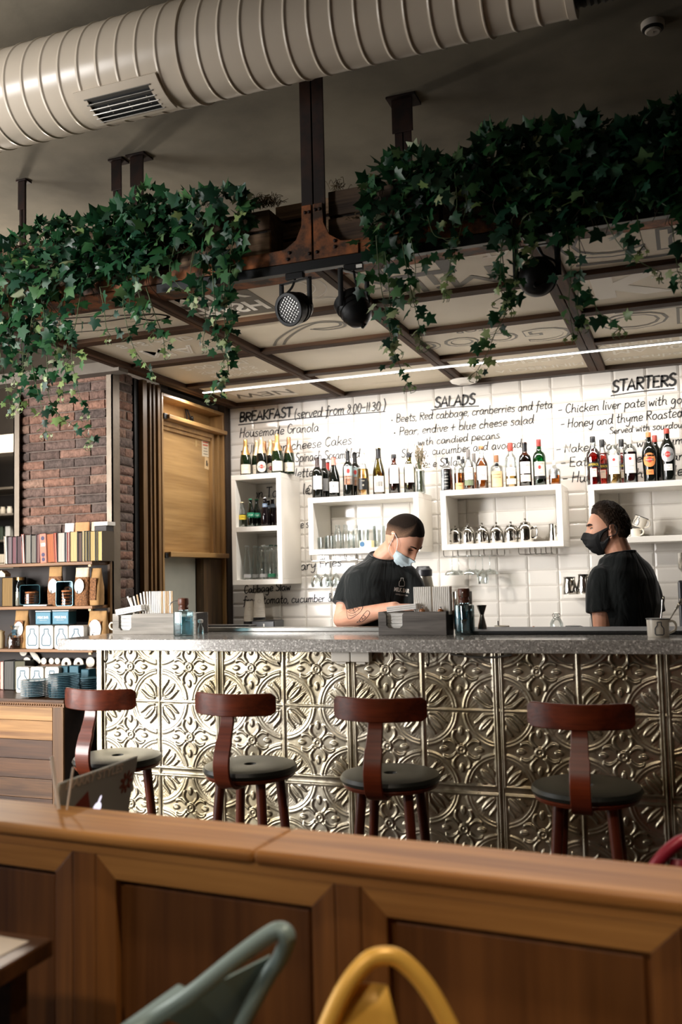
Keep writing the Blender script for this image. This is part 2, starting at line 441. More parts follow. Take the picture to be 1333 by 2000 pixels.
fr.box(XB, -0.665, y0h, y0h+0.022, 0, zt); fr.box(XB, -0.665, y1h-0.022, y1h, 0, zt)
fr.box(XB, -0.665, y0h+0.022, y1h-0.022, zt-0.022, zt)
struct(fr.build('trim_hatch_frame', M_oakz, bevel=0.003))
struct(MB().box(XB, -0.785, y0h+0.022, y1h-0.022, 2.40, zt-0.022).build('trim_hatch_head_panel', M_oak))
# sliding oak hatch panel
zl, zh = 1.648, 2.545
ha = thing('hatch_shutter', 'sliding oak shutter half closing the serving hatch left of the white tiles', 'shutter', (-0.70, (y0h+y1h)/2, zl))
a, b2 = y0h+0.03, y1h-0.03
MB().box(-0.755, -0.735, a, b2, zl, zh).build('panel', M_oak, ha, world=True)
q = MB(); q.box(-0.735, -0.705, a, a+0.028, zl, zh); q.box(-0.735, -0.705, b2-0.095, b2-0.06, zl, zh); q.box(-0.735, -0.69, b2-0.03, b2, zl, zh); q.box(-0.735, -0.72, b2-0.06, b2-0.03, zl, zh); q.box(-0.735, -0.70, a+0.028, b2-0.095, zh-0.035, zh)
q.box(-0.735, -0.715, a+0.028, b2-0.095, zh-0.06, zh-0.035)
q.build('stile', M_oakz, ha, world=True, bevel=0.003)
MB().box(-0.76, -0.635, a+0.02, b2+0.02, zh, zh+0.028).build('top_rail', M_oak, ha, world=True, bevel=0.004)
MB().box(-0.76, -0.635, a+0.02, b2+0.02, zl-0.022, zl+0.012).build('bottom_rail', M_oak, ha, world=True, bevel=0.004)
for z_a, z_b in ((zh-.004, zh+.034), (zl-.03, zl+.004)):
    MB().box(-0.75, -0.655, a-0.012, a+0.03, z_a, z_b).build('bracket', M_black, ha, world=True, bevel=0.003)
# rope loop hanging over the top rail
yr = at(372, 790, X=-0.76).y
rp = thing('rope_loop', 'black rope loop with a knot hanging above the oak shutter', 'rope', (-0.76, yr, 2.60))
zz = 2.70
r_ = MB(); r_.tube(catmull([(-0.772, yr-0.05, zz), (-0.765, yr-0.045, 2.64), (-0.76, yr-0.04, 2.585), (-0.75, yr+0.0, 2.578), (-0.76, yr+0.01, 2.62), (-0.772, yr-0.03, zz)]), 0.006, 7)
r_.ell((-0.755, yr+0.012, 2.635), (0.012, 0.012, 0.016), 10, 8)
r_.tube(catmull([(-0.755, yr+0.012, 2.63), (-0.75, yr+0.035, 2.60), (-0.75, yr+0.03, 2.575)]), 0.006, 7)
r_.build('rope', M_black, rp, world=True)
# notes stuck on the panel
def note(px, py, w, h, col, label, prn=None, tilt=0):
    p = at(px, py, X=-0.735)
    M = frame((-0.7345, p.y, p.z), (0, math.cos(tilt), math.sin(tilt)), (0, -math.sin(tilt), math.cos(tilt)), (1, 0, 0))
    m = MB().box(-w/2, w/2, -h/2, h/2, 0, 0.0012, 0, M)
    if prn: prn(m, M @ T(0, 0, 0.0014))
    o = m.build('paper_note', [mat('note_'+col, col, 0.7), mat('note_print_red', 'c4553a', 0.7), mat('note_print_dark', '3a3026', 0.7)])
    tag(o, label, 'note')
def pr1(m, M):
    for k, (w, mi) in enumerate(((0.07, 1), (0.078, 1), (0.074, 1), (0.05, 2), (0.06, 2), (0.064, 2))):
        m.box(-w/2, w/2, -0.004, 0.005 if mi == 1 else 0.0, 0, 0.0004, mi, M @ T(0, 0.05-0.021*k, 0))
note(401, 872, 0.10, 0.15, 'd9cbb0', 'white printed card with red picture pinned high on the oak shutter', pr1, 0.02)
note(404, 905, 0.062, 0.088, 'd8b98a', 'small tan tag with a dark print on the oak shutter below the white card', lambda m, M: (m.box(-0.012, 0.004, -0.02, 0.02, 0, 0.0004, 2, M), m.box(0.008, 0.016, -0.022, 0.006, 0, 0.0004, 2, M)), -0.1)
note(383, 862, 0.026, 0.075, 'b99a68', 'narrow tan strip on the oak shutter left of the white card', None, 0.02)
# behind the hatch opening: pale fridge side, dark gap, wooden post
q = MB().box(-0.785, -0.745, a, yx(391), 1.0, 1.64)
tag(q.build('appliance_panel', mat('pale_metal_panel', 'b3b4a8', 0.4, 0.2, var=0.1, scale=5), bevel=0.01), 'pale grey metal appliance panel showing below the oak shutter', 'panel')
struct(MB().box(-0.75, -0.69, yx(393), y1h-0.025, 0, 1.62).build('trim_hatch_post', wood('worn_post', '3a2b1c', '7a6041', 2, 2.0, 0.5)))
# ---- far room at the left edge
M_rack = wood('grey_rack_wood', '4a433a', '7a7266', 0, 2)
rk = thing('tall_rack', 'grey wooden rack in the far room at the left picture edge', 'rack', (-3.4, 3.3, 0))
for z in (2.36, 2.12, 1.88, 1.3): MB().box(-3.9, -2.93, 3.1, 3.5, z-0.02, z).build('shelf', M_rack, rk, world=True, bevel=0.003)
for x in (-3.9, -2.98): MB().box(x, x+0.05, 3.08, 3.5, 0, 2.9).build('upright', M_steel, rk, world=True)
room_box('wall_kitchen', -4.0, -1.9, 3.55, 3.7, 0, 3.95, m=mat('kitchen_dark', '3b352f', 0.8, var=0.2, scale=4))
tw = MB(); rnd = random.Random(2)
for ix in range(9):
    for iz in range(10):
        tw.box(-3.95+ix*0.11, -3.95+ix*0.11+0.105, 3.0, 3.03+rnd.uniform(0, .004), 0.9+iz*0.085, 0.9+iz*0.085+0.08)
tag(tw.build('tiled_ledge', mat('cream_tile', 'e3d6c0', 0.25, var=0.06), bevel=0.006), 'cream tiled oven front in the far room at the left picture edge', 'oven')
jar = None
for k, (px, pz, colr, lab) in enumerate(((6, 2.12, 'c9c0ae', 'cream jar on the middle shelf of the far rack'), (19, 2.12, 'd8d0c2', 'white jar beside the cream jar on the middle shelf of the far rack'), (8, 1.88, '3f4a3c', 'green box on the lowest shelf of the far rack'), (22, 1.88, 'cfd0cc', 'white carton on the lowest shelf of the far rack'))):
    x = at(px, 930, Y=3.25).x
    m = MB()
    if k < 2: m.lathe([(0.02, 0), (0.025, 0.01), (0.026, 0.05), (0.019, 0.065), (0.021, 0.075), (0.0, 0.076)], 20, (x, 3.25, pz))
    else: m.box(x-0.027, x+0.027, 3.2, 3.3, pz, pz+0.13)
    tag(m.build('storage_jar' if k < 2 else 'carton', mat('far_'+colr, colr, 0.5), bevel=0 if k < 2 else 0.006), lab, 'jar' if k < 2 else 'box')
room_box('trim_far_beam', -4.0, -1.75, 2.9, 3.1, 2.64, 2.80, m=mat('far_white_beam', 'd9cfc0', 0.7))
# ================================================================ CANOPY over the bar
M_panel = mat('printed_panel_board', 'd6cab2', 0.5, var=0.06, scale=2.5)
M_pd = mat('panel_print_dark', '3f3b34', 0.55); M_pl = mat('panel_print_pale', 'f2ecdf', 0.55); M_pm = mat('panel_print_mid', '6c665a', 0.55)
M_beam = wood('canopy_timber_long', '1e120a', '4a3018', 0, 2.5, 0.7, .15, .2); M_beamy = wood('canopy_timber_cross', '20130a', '523620', 1, 2.5, 0.7, .15, .2)
can = thing('canopy', 'suspended canopy of printed boards in dark timber grid above the bar', 'canopy', (1.2, 1.2, 2.77))
ZC = 2.785
XC = [(-0.56, 0.24), (0.305, 1.12), (1.195, 2.0), (2.1, 2.92), (3.0, 3.8)]
YC = [(-0.10, 0.50), (0.575, 1.10), (1.175, 1.74), (1.82, 2.48)]
def swoosh(mb, pts, w, mi, z):
    P = catmull([(x, y, z) for x, y in pts], 8)
    for sgn in (-1, 1):
        pass
    L_, R_ = [], []
    for i, p in enumerate(P):
        t = (P[min(i+1, len(P)-1)]-P[max(i-1, 0)]); t.normalize(); nn = Vector((-t.y, t.x, 0))
        L_.append(p+nn*w/2); R_.append(p-nn*w/2)
    vs = L_+R_; n = len(P)
    mb.add(vs, [(i, i+1, n+i+1, n+i) for i in range(n-1)], mi)
ZP = ZC-0.0012
def tx(mb, s, size, cx, cy, mode, mi, bold=0.0, width=None, rot=0.0):
    if mode == 'r': M = frame((cx, cy, ZP), (-1, 0, 0), (0, 1, 0), (0, 0, -1))       # printed upside down
    elif mode == 'm': M = frame((cx, cy, ZP), (1, 0, 0), (0, 1, 0), (0, 0, -1))      # mirror image
    else: M = frame((cx, cy, ZP), (1, 0, 0), (0, -1, 0), (0, 0, -1))
    text_mesh(s, size, M @ Rz(rot), mb, mi, 0.0004, bold, width=width)
def prints(i, j, mb):
    k = (i, j)
    if k == (0, 0):
        for d in (0, 0.1): swoosh(mb, [(-0.5, 0.1+d), (-0.2, 0.16+d), (0.0, 0.22+d*.4), (0.13, 0.26), (0.17, 0.33), (0.08, 0.36), (0.02, 0.30)], 0.018, 1, ZP)
        swoosh(mb, [(-0.5, 0.35), (-0.2, 0.40), (0.05, 0.38)], 0.012, 1, ZP)
    elif k == (0, 1):
        tx(mb, '8 LS\' AND', 0.11, -0.16, 0.72, 'm', 2); tx(mb, 'MAY', 0.24, -0.12, 0.93, 'm', 2, 0.002); text_mesh('MAY', 0.24, frame((-0.12, 0.93, ZP-0.0009), (1, 0, 0), (0, 1, 0), (0, 0, -1)), mb, 0, 0.0002, -0.009)
    elif k == (0, 2):
        tx(mb, '2:00 P.M.', 0.13, -0.12, 1.35, 'm', 2); tx(mb, 'SPECIALS', 0.10, -0.12, 1.5, 'm', 2); tx(mb, '& DINNER', 0.09, -0.1, 1.63, 'm', 2)
    elif k == (0, 3):
        mb.box(-0.45, -0.02, 2.12, 2.40, ZP, ZP+0.001, 2); 
        tx2 = MB(); M = frame((-0.24, 2.26, ZP-0.001), (-1, 0, 0), (0, 1, 0), (0, 0, -1)); text_mesh('NEW', 0.2, M, mb, 3, 0.0004)
    elif k == (1, 0):
        mb.box(0.31, 0.72, -0.05, 0.47, ZP, ZP+0.001, 3)
        for s, y in (('FRESH', 0.33), ('MILK', 0.12)): text_mesh(s, 0.20, frame((0.50, y, ZP-0.001), (1, 0, 0), (0, 1, 0), (0, 0, -1)), mb, 2, 0.0004, 0.006, width=0.40)
        for r in (0.10, 0.125, 0.17): swoosh(mb, [(0.88+r*math.cos(t)*1.1, 0.17+r*math.sin(t)*1.2) for t in np.linspace(-1.9, 1.9, 14)], 0.006, 2, ZP)
        for d in (0, 0.02): swoosh(mb, [(0.78, 0.34+d), (1.0, 0.36+d), (1.05, 0.44+d*.2)], 0.006, 2, ZP)
    elif k == (1, 1):
        for d in (0, 0.06): swoosh(mb, [(0.40+d, 1.08), (0.48+d, 0.96), (0.60+d, 0.84), (0.72+d, 0.76), (0.84, 0.74+d*.4), (0.92-d*.3, 0.80), (0.90-d*.3, 0.88-d*.4), (0.80, 0.90-d*.6), (0.72+d*.3, 0.85)], 0.016, 3, ZP)
    elif k == (1, 3):
        for pts in ([(0.36, 1.9), (0.36, 2.42), (0.9, 2.42), (0.9, 1.9)],): swoosh(mb, [(0.40, 1.86), (0.62, 1.86), (0.9, 1.87)], 0.005, 2, ZP); swoosh(mb, [(0.34, 2.3), (0.6, 2.3), (1.08, 2.3)], 0.005, 2, ZP)
    elif k == (2, 0):
        mb.box(1.30, 1.36, -0.05, 0.45, ZP, ZP+0.001, 1); mb.box(1.36, 1.6, 0.05, 0.10, ZP, ZP+0.001, 1); mb.box(1.36, 1.6, 0.22, 0.27, ZP, ZP+0.001, 1); mb.box(1.60, 1.66, -0.05, 0.27, ZP, ZP+0.001, 1)
        tx(mb, 'Milk', 0.34, 1.55, 0.36, 'r', 3, 0.0)
        tx(mb, 'AT', 0.09, 1.86, 0.12, 'r', 2, 0.004)
    elif k == (2, 2):
        tx(mb, 'Good', 0.40, 1.55, 1.5, 'r', 3, 0.004); text_mesh('Good', 0.39, frame((1.55, 1.5, ZP-0.0008), (-1, 0, 0), (0, 1, 0), (0, 0, -1)), mb, 0, 0.0004, -0.008)
        tx(mb, 'TOP', 0.09, 1.5, 1.25, 'r', 3)
    elif k == (2, 3):
        tx(mb, 'OFFICIAL', 0.19, 1.60, 2.10, 'r', 2, 0.0, width=0.7); text_mesh('OFFICIAL', 0.19, frame((1.6, 2.10, ZP-0.0008), (-1, 0, 0), (0, 1, 0), (0, 0, -1)), mb, 0, 0.0004, -0.008, width=0.7)
        tx(mb, 'MINNESOTA', 0.12, 1.70, 2.33, 'r', 2, width=0.56)
        mb.box(1.2, 1.30, 2.0, 2.25, ZP, ZP+0.001, 2)
    elif k == (3, 0):
        tx(mb, 'Cre', 0.52, 2.5, 0.2, 'n', 1, 0.008); text_mesh('Cre', 0.52, frame((2.5, 0.2, ZP-0.0008), (1, 0, 0), (0, -1, 0), (0, 0, -1)), mb, 0, 0.0004, -0.008)
        swoosh(mb, [(2.15, 0.42), (2.5, 0.44), (2.9, 0.40)], 0.03, 1, ZP)
    elif k == (3, 1):
        tx(mb, 'K', 0.44, 2.33, 0.82, 'n', 2, 0.022, width=0.36)
    elif k == (3, 2):
        tx(mb, 'Old', 0.46, 2.5, 1.47, 'n', 3, 0.006); text_mesh('Old', 0.46, frame((2.5, 1.47, ZP-0.0008), (1, 0, 0), (0, -1, 0), (0, 0, -1)), mb, 0, 0.0004, -0.010)
        swoosh(mb, [(2.25, 1.24), (2.5, 1.25), (2.9, 1.22)], 0.05, 3, ZP)
    elif k == (3, 3):
        tx(mb, '8:00 AM', 0.15, 2.42, 2.13, 'r', 2, width=0.5); tx(mb, 'Thursday', 0.13, 2.35, 1.95, 'r', 2, width=0.5); tx(mb, 'Wednesday', 0.13, 2.4, 2.33, 'r', 2, width=0.6)
for i, (xa, xb) in enumerate(XC):
    for j, (ya, yb) in enumerate(YC):
        m = MB().box(xa-0.02, xb+0.02, ya-0.02, yb+0.02, ZC, ZC+0.008)
        prints(i, j, m)
        m.build('printed_board', [M_panel, M_pd, M_pl, M_pm], can, world=True)
for y0_, y1_ in ((0.50, 0.575), (1.10, 1.175), (1.74, 1.82)):
    MB().box(-0.63, 3.9, y0_, y1_, 2.762, 2.80).build('long_timber', M_beam, can, world=True, bevel=0.004)
for x0_, x1_ in ((-0.64, -0.56), (0.24, 0.305), (1.12, 1.195), (2.0, 2.1), (2.92, 3.0)):
    b = MB(); w = (x1_-x0_)/2
    b.box(x0_, x0_+w-0.002, -0.12, 2.48, 2.755, 2.83); b.box(x0_+w+0.002, x1_, -0.12, 2.48, 2.755, 2.83)
    b.build('cross_timber', M_beamy, can, world=True, bevel=0.004)
# strip light
ls = thing('strip_light', 'long thin glowing strip light running under the canopy boards', 'light', (1.05, 1.885, 2.75))
xl = at(395, 765, Z=2.752).x
MB().box(xl, 2.95, 1.872, 1.898, 2.748, 2.7545).build('channel', mat('strip_housing', 'cfcfcf', 0.4, 0.5), ls, world=True)
MB().box(xl, 2.95, 1.875, 1.895, 2.7445, 2.748).build('diffuser', light_mat('strip_glow', 'fff6ea', 9.0), ls, world=True)
# round white lamp under the canopy edge by the tiles
p = at(912, 747, Z=2.755)
dm = thing('ceiling_lamp', 'small round white lamp under the canopy beside the tiled wall', 'lamp', (p.x, 2.36, 2.755))
MB().lathe([(0.0, -0.028), (0.03, -0.028), (0.032, -0.026), (0.0, -0.0262)], 28).build('sensor', mat('lamp_grey', 'cfcac2', 0.5), dm)
MB().lathe([(0.0, -0.026), (0.05, -0.024), (0.085, -0.012), (0.095, 0.0), (0.0, 0.0)], 36).build('shade', mat('lamp_white', 'eeeae2', 0.4), dm)
# ---- iron frame: front beam, posts, gussets, bolts
M_rust = rust('rusty_iron', '33200f', 'a8602c', 0.42, 0.66, 7, 0.65, 0.2)
M_irond = rust('dark_iron', '1d1512', '402418', 0.45, 0.7, 5, 0.6, 0.4)
YB = -0.14
ib = thing('iron_beam', 'long rusty iron beam along the front edge of the canopy', 'beam', (1.2, YB, 2.77))
bb = MB(); bb.box(-1.4, 4.2, YB, YB+0.008, 2.775, 2.84); bb.box(-1.4, 4.2, YB, YB+0.22, 2.775, 2.783); bb.box(-1.4, 4.2, YB+0.21, YB+0.22, 2.775, 2.84)
bb.build('channel', M_rust, ib, world=True, bevel=0.002)
gs = MB()
GX = 1.152
for s_ in (-1, 1):
    poly = [(0.004*s_, 0), (0.004*s_, 0.235), (0.046*s_, 0.235), (0.05*s_, 0.15), (0.075*s_, 0.095), (0.125*s_, 0.062), (0.20*s_, 0.055), (0.20*s_, 0)]
    if s_ < 0: poly = poly[::-1]
    gs.prism(poly, 0.008, frame((GX, YB-0.001, 2.777), (1, 0, 0), (0, 0, 1), (0, -1, 0)))
gs.build('gusset', M_rust, ib, world=True, bevel=0.002)
for bx, bz in ((-0.03, 0.195), (-0.012, 0.195), (0.015, 0.2), (0.035, 0.2), (-0.105, 0.035), (-0.112, 0.008), (-0.015, 0.018), (0.02, 0.02), (0.10, 0.03), (0.10, 0.055)):
    MB().ell((GX+bx, YB-0.012, 2.785+bz), (0.0075, 0.006, 0.0075), 10, 6).build('bolt', M_irond, ib, world=True)
def post(px_x, y, z0, z1, lab, w=0.046, nm='iron_post'):
    t = thing(nm, lab, 'post', (px_x, y, z0))
    p = MB()
    for s_ in (-1, 1):
        p.box(min(0.003*s_, w*s_), max(0.003*s_, w*s_), -0.004, 0.004, 0, z1-z0-0.012); p.box(min(0.003*s_, 0.011*s_), max(0.003*s_, 0.011*s_), 0, w*1.1, 0, z1-z0-0.012)
    p.build('angle_iron', M_irond, t, bevel=0.0015)
    MB().box(-w*1.75, w*1.75, -w*0.9, w*2.0, z1-z0-0.012, z1-z0).build('ceiling_plate', M_irond, t, bevel=0.002)
    k = MB(); k.box(-w*1.25, w*1.25, -0.012, -0.004, z1-z0-0.19, z1-z0-0.012); k.build('splice_plate', M_irond, t, bevel=0.002)
    return t
post(GX, YB+0.012, 2.785, 3.95, 'rusty iron post in front of the canopy, nearest of the posts', 0.0535)
# back row of posts, behind the planters
post(1.262, 0.86, 2.83, 3.95, 'dark iron post behind the ivy right of the nearest post', 0.045)
post(-0.492, 0.86, 2.83, 3.95, 'dark iron post on the left of the close pair above the left ivy', 0.028)
post(-0.352, 0.86, 2.83, 3.95, 'dark iron post on the right of the close pair above the left ivy', 0.036)
post(-1.18, 0.86, 2.80, 3.95, 'thin dark iron post at the far left above the ivy', 0.021)
# ---- ventilation duct
M_duct = mat('cream_duct_paint', 'd2c5b2', 0.28, var=0.05, scale=3, spec=0.5)
YD, ZD, RD = -0.42, 3.612, 0.196
du = thing('ventilation_duct', 'large cream ribbed round ventilation duct under the ceiling', 'duct', (0.5, YD, ZD))
xe = at(1113, 45, Y=YD).x+0.02
prof = []; x = -1.6
MX = frame((0, YD, ZD), (0, 0, -1), (0, 1, 0), (1, 0, 0))
rings = [(-1.6, RD)]
k = 0
while x < xe-0.13:
    x += 0.092; k += 1
    rr = 0.0045 if k % 13 else 0.009
    rings += [(x-0.012, RD), (x-0.0065, RD), (x-0.005, RD+rr*.3), (x-0.002, RD+rr*.9), (x+0.002, RD+rr*.9), (x+0.005, RD+rr*.3), (x+0.0065, RD), (x+0.012, RD)]
rings += [(xe-0.03, RD), (xe-0.028, RD+0.006), (xe, RD+0.006), (xe, 0)]
# spiral seam: rings are sheared along the duct
n = 64; vs, fs = [], []
for xx, rr in rings:
    for j in range(n):
        a_ = 2*PI*j/n
        sh = 0 if xx > xe-0.05 else 0.03*math.sin(a_)
        vs.append((xx+sh, YD+rr*math.cos(a_), ZD+rr*math.sin(a_)))
for i in range(len(rings)-1):
    for j in range(n):
        fs.append((i*n+j, i*n+(j+1) % n, (i+1)*n+(j+1) % n, (i+1)*n+j))
MB().add(vs, fs, 0, True).build('ribbed_pipe', M_duct, du, world=True, angle=60)
fl = MB(); prof = []
for i in range(60):
    prof.append((0.165+0.006*(i % 2), xe-0.01+i*0.012))
fl.lathe(prof, 48, (0, 0, 0), 0, MX)
fl.build('flexible_hose', mat('dark_flex_hose', '2c2e2c', 0.5, 0.3), du, world=True, angle=20)
# grille on the duct, curved with it
def cyl(xx, ang, r): return (xx, YD-r*math.cos(ang), ZD-r*math.sin(ang))
gx0, gx1 = at(172, 225, Y=YD-0.10).x, at(300, 190, Y=YD-0.10).x
ga, gb = math.radians(44), math.radians(94)
def patch(mb, xa, xb, a0, a1, r0, r1, nseg=12, mi=0):
    vs, fs = [], []
    for i in range(nseg+1):
        t = a0+(a1-a0)*i/nseg
        vs += [cyl(xa, t, r0), cyl(xb, t, r0), cyl(xb, t, r1), cyl(xa, t, r1)]
    for i in range(nseg):
        o = i*4; 
        for q in range(4): fs.append((o+q, o+(q+1) % 4, o+4+(q+1) % 4, o+4+q))
    fs += [(0, 1, 2, 3), (nseg*4+3, nseg*4+2, nseg*4+1, nseg*4)]
    mb.add(vs, fs, mi)
g = MB(); r0, r1 = RD-0.004, RD+0.014; bw = 0.045
patch(g, gx0-0.04, gx1+0.04, ga, ga+0.16, r0, r1); patch(g, gx0-0.04, gx1+0.04, gb-0.06, gb, r0, r1)
patch(g, gx0-0.04, gx0+0.01, ga+0.16, gb-0.06, r0, r1); patch(g, gx1-0.01, gx1+0.04, ga+0.16, gb-0.06, r0, r1)
g.build('grille_frame', M_duct, du, world=True)
g = MB(); patch(g, gx0, gx1, ga+0.16, gb-0.06, RD+0.001, RD+0.004); g.build('grille_backing', mat('grille_dark', '2a2b2b', 0.6), du, world=True)
for i in range(6):
    t = ga+0.2+(gb-ga-0.30)*i/5
    g = MB(); M = frame(cyl((gx0+gx1)/2, t, RD+0.010), (1, 0, 0), (0, -math.cos(t), -math.sin(t)), (0, -math.sin(t), math.cos(t)))
    g.box(-(gx1-gx0)/2, (gx1-gx0)/2, -0.012, 0.012, -0.0015, 0.0015, 0, M @ Rx(0.9))
    g.build('grille_slat', mat('grille_grey', '8f8c85', 0.35, 0.5), du, world=True)
# ---- smoke detector
p = at(1276, 57, Z=3.92)
sd = thing('smoke_detector', 'small white round smoke detector on the ceiling right of the duct', 'smoke detector', (p.x, p.y, 3.95))
MB().lathe([(0.0, -0.03), (0.049, -0.028), (0.052, -0.02), (0.052, -0.0), (0.0, 0.0)], 36).build('base', mat('detector_white', 'cfc6ba', 0.5), sd)
d = MB(); d.lathe([(0.028, -0.045), (0.0, -0.046), (0.0, -0.0461), (0.03, -0.046), (0.036, -0.04), (0.034, -0.036), (0.0, -0.036)], 32); d.box(-0.012, 0.012, -0.002, 0.002, -0.0475, -0.046); d.box(-0.002, 0.002, -0.012, 0.012, -0.0475, -0.046)
d.build('sensor_cap', mat('detector_white', 'cfc6ba', 0.5), sd)
d = MB(); d.lathe([(0.04, -0.037), (0.047, -0.033), (0.047, -0.028), (0.035, -0.028)], 32); d.build('vent_ring', M_black, sd)
# ================================================================ BAR
def tin_height(U, V):
    """relief of the pressed tin, period 1, a circle centred on every lattice point (numpy)"""
    u = U-np.round(U); v = V-np.round(V); r = np.hypot(u, v)
    h = np.zeros_like(u)
    g = lambda d, w: np.exp(-(d/w)**2)
    h += 0.55*g(r-0.455, 0.016)+0.42*g(r-0.415, 0.012)                      # double ring
    au, av = np.abs(u), np.abs(v)
    # leaf spray in each quarter of the circle
    d = (au+av)/math.sqrt(2); e = (au-av)/math.sqrt(2)
    t = (d-0.235)/0.13; prof = np.clip(1-t*t, 0, None)
    leaf = np.clip(1-(e/(0.046*prof**0.8+1e-4))**2, 0, 1)*(prof > 0)
    h = np.maximum(h, 0.95*np.sqrt(leaf)*(1-0.55*g(e, 0.012)))
    for (a, b) in ((au, av), (av, au)):                                     # curled side leaves
        s = (b-0.07)/0.25; ok = (s > 0) & (s < 1); c = 0.052+0.085*np.clip(s, 0, 1)**1.5-0.025*np.sin(np.clip(s, 0, 1)*PI*1.5)
        w = 0.034*np.sqrt(np.clip(np.sin(np.clip(s, 0, 1)*PI), 0, 1))+1e-4
        h = np.maximum(h, np.where(ok, 0.9*np.sqrt(np.clip(1-((a-c)/w)**2, 0, 1)), 0))
    # stipple inside the circle
    st = (np.sin(U*2*PI*23+1.3*np.sin(V*40))*np.sin(V*2*PI*23+1.1*np.sin(U*37)))
    h += 0.17*np.clip(st, 0, 1)*(r < 0.40)*(h < 0.15)
    # flower between the circles
    p = au-0.5; q = av-0.5; p, q = np.abs(p), np.abs(q); R = np.hypot(p, q)
    h = np.maximum(h, 0.9*g(R-0.048, 0.014)); h = np.maximum(h, 0.8*g(R, 0.02))
    for (a, b) in ((p, q), (q, p)):
        t = (a-0.235)/0.055; prof = np.clip(1-t*t, 0, None)
        bud = np.clip(1-(b/(0.034*prof**0.7+1e-4))**2, 0, 1)*(prof > 0)
        h = np.maximum(h, 0.95*np.sqrt(bud)*(1-0.35*g(b, 0.008)))
        s = np.clip((a-0.07)/0.17, 0, 1); c = 0.045+0.05*np.sin(s*PI*0.9)+0.025*s; ok = (a > 0.07) & (a < 0.24)
        h = np.maximum(h, np.where(ok, 0.85*np.sqrt(np.clip(1-((b-c)/0.022)**2, 0, 1)), 0))
    return h
def tin_panel(name, zcut, n=190):
    """0.61 m pressed tin sheet in local x (0..0.61) and z (0..zcut), relief towards -y"""
    nz = int(n*zcut/0.61)
    X, Z = np.meshgrid(np.linspace(0, 0.61, n+1), np.linspace(0, zcut, nz+1))
    H = tin_height(X/0.305, Z/0.305)
    g = lambda d, w: np.exp(-(d/w)**2)
    bead = 0.7*g(X-0.305, 0.0055); bead = np.maximum(bead, 0.5*g(Z-0.305, 0.005))
    edge = np.minimum(np.minimum(X, 0.61-X), np.minimum(Z, 0.61-Z))
    fl = g(edge-0.016, 0.006)*0.7
    H = np.where(edge < 0.024, 0, H); H = np.where(np.abs(X-0.305) < 0.014, 0, H); H = np.where(np.abs(Z-0.305) < 0.009, 0, H)
    H = np.maximum(np.maximum(H, bead), fl)*0.0082
    rng = np.random.RandomState(3)
    H += 0.0006*np.sin(X*17+Z*9)+0.0005*np.sin(X*31-Z*23)
    vs = np.stack([X.ravel(), -H.ravel(), Z.ravel()], 1)
    m = n+1; i, j = np.meshgrid(np.arange(n), np.arange(nz)); k = (j*m+i).ravel()
    fs = np.stack([k, k+1, k+m+1, k+m], 1)
    me = bpy.data.meshes.new(name); me.from_pydata(vs.tolist(), [], fs.tolist())
    me.polygons.foreach_set('use_smooth', [True]*len(fs)); me.update()
    return me
def tin_material():
    m, N, L, b = bsdf('pressed_tin')
    tc = N.new('ShaderNodeTexCoord')
    geo = N.new('ShaderNodeNewGeometry')
    n = N.new('ShaderNodeTexNoise'); n.inputs['Scale'].default_value = 3.2; n.inputs['Detail'].default_value = 7; n.inputs['Roughness'].default_value = 0.6
    L.new(geo.outputs['Position'], n.inputs['Vector'])
    cr = N.new('ShaderNodeValToRGB'); e = cr.color_ramp.elements
    e[0].position = 0.34; e[0].color = lin('8d7f60'); e[1].position = 0.62; e[1].color = lin('cdc5b2')
    x = e.new(0.46); x.color = lin('b1a68b')
    L.new(n.outputs['Fac'], cr.inputs[0]); L.new(cr.outputs[0], b.inputs['Base Color'])
    n2 = N.new('ShaderNodeTexNoise'); n2.inputs['Scale'].default_value = 45; n2.inputs['Detail'].default_value = 5
    L.new(geo.outputs['Position'], n2.inputs['Vector'])
    r = N.new('ShaderNodeMapRange'); r.inputs[1].default_value = 0.3; r.inputs[2].default_value = 0.7; r.inputs[3].default_value = 0.26; r.inputs[4].default_value = 0.42
    L.new(n2.outputs['Fac'], r.inputs[0]); L.new(r.outputs[0], b.inputs['Roughness'])
    b.inputs['Metallic'].default_value = 0.85
    bp = N.new('ShaderNodeBump'); bp.inputs['Strength'].default_value = 0.12; bp.inputs['Distance'].default_value = 0.002
    L.new(n2.outputs['Fac'], bp.inputs['Height']); L.new(bp.outputs[0], b.inputs['Normal'])
    return m
M_tin = tin_material()
ZTOP, ZUND = 1.212, 1.160
bar = thing('bar_counter', 'bar front clad in embossed silver tin panels below the stone worktop', 'bar', (1.5, 0.25, 0))
MB().box(0.0, 3.60, 0.004, 0.42, 0, ZUND).build('carcass', M_black, bar, world=True)
mu, ml = tin_panel('tin_panel', ZUND-0.625), tin_panel('tin_panel_low', 0.61)
mu.materials.append(M_tin); ml.materials.append(M_tin)
for k in range(6):
    for me, z in ((mu, 0.625), (ml, 0.015)):
        o = bpy.data.objects.new('tin_panel', me); COL.objects.link(o); o.parent = bar; o.location = (0.61*k-1.5, -0.25, z)
for k in range(7):
    q = MB(); xk = 0.61*k
    if k == 0: q.box(-0.02, 0.004, -0.014, 0.02, 0, ZUND)
    else: q.tube([(xk-0.006, -0.003, 0), (xk-0.006, -0.003, ZUND)], 0.006, 8); q.tube([(xk+0.008, -0.001, 0), (xk+0.008, -0.001, ZUND)], 0.004, 8)
    q.build('seam_strip', M_tin, bar, world=True)
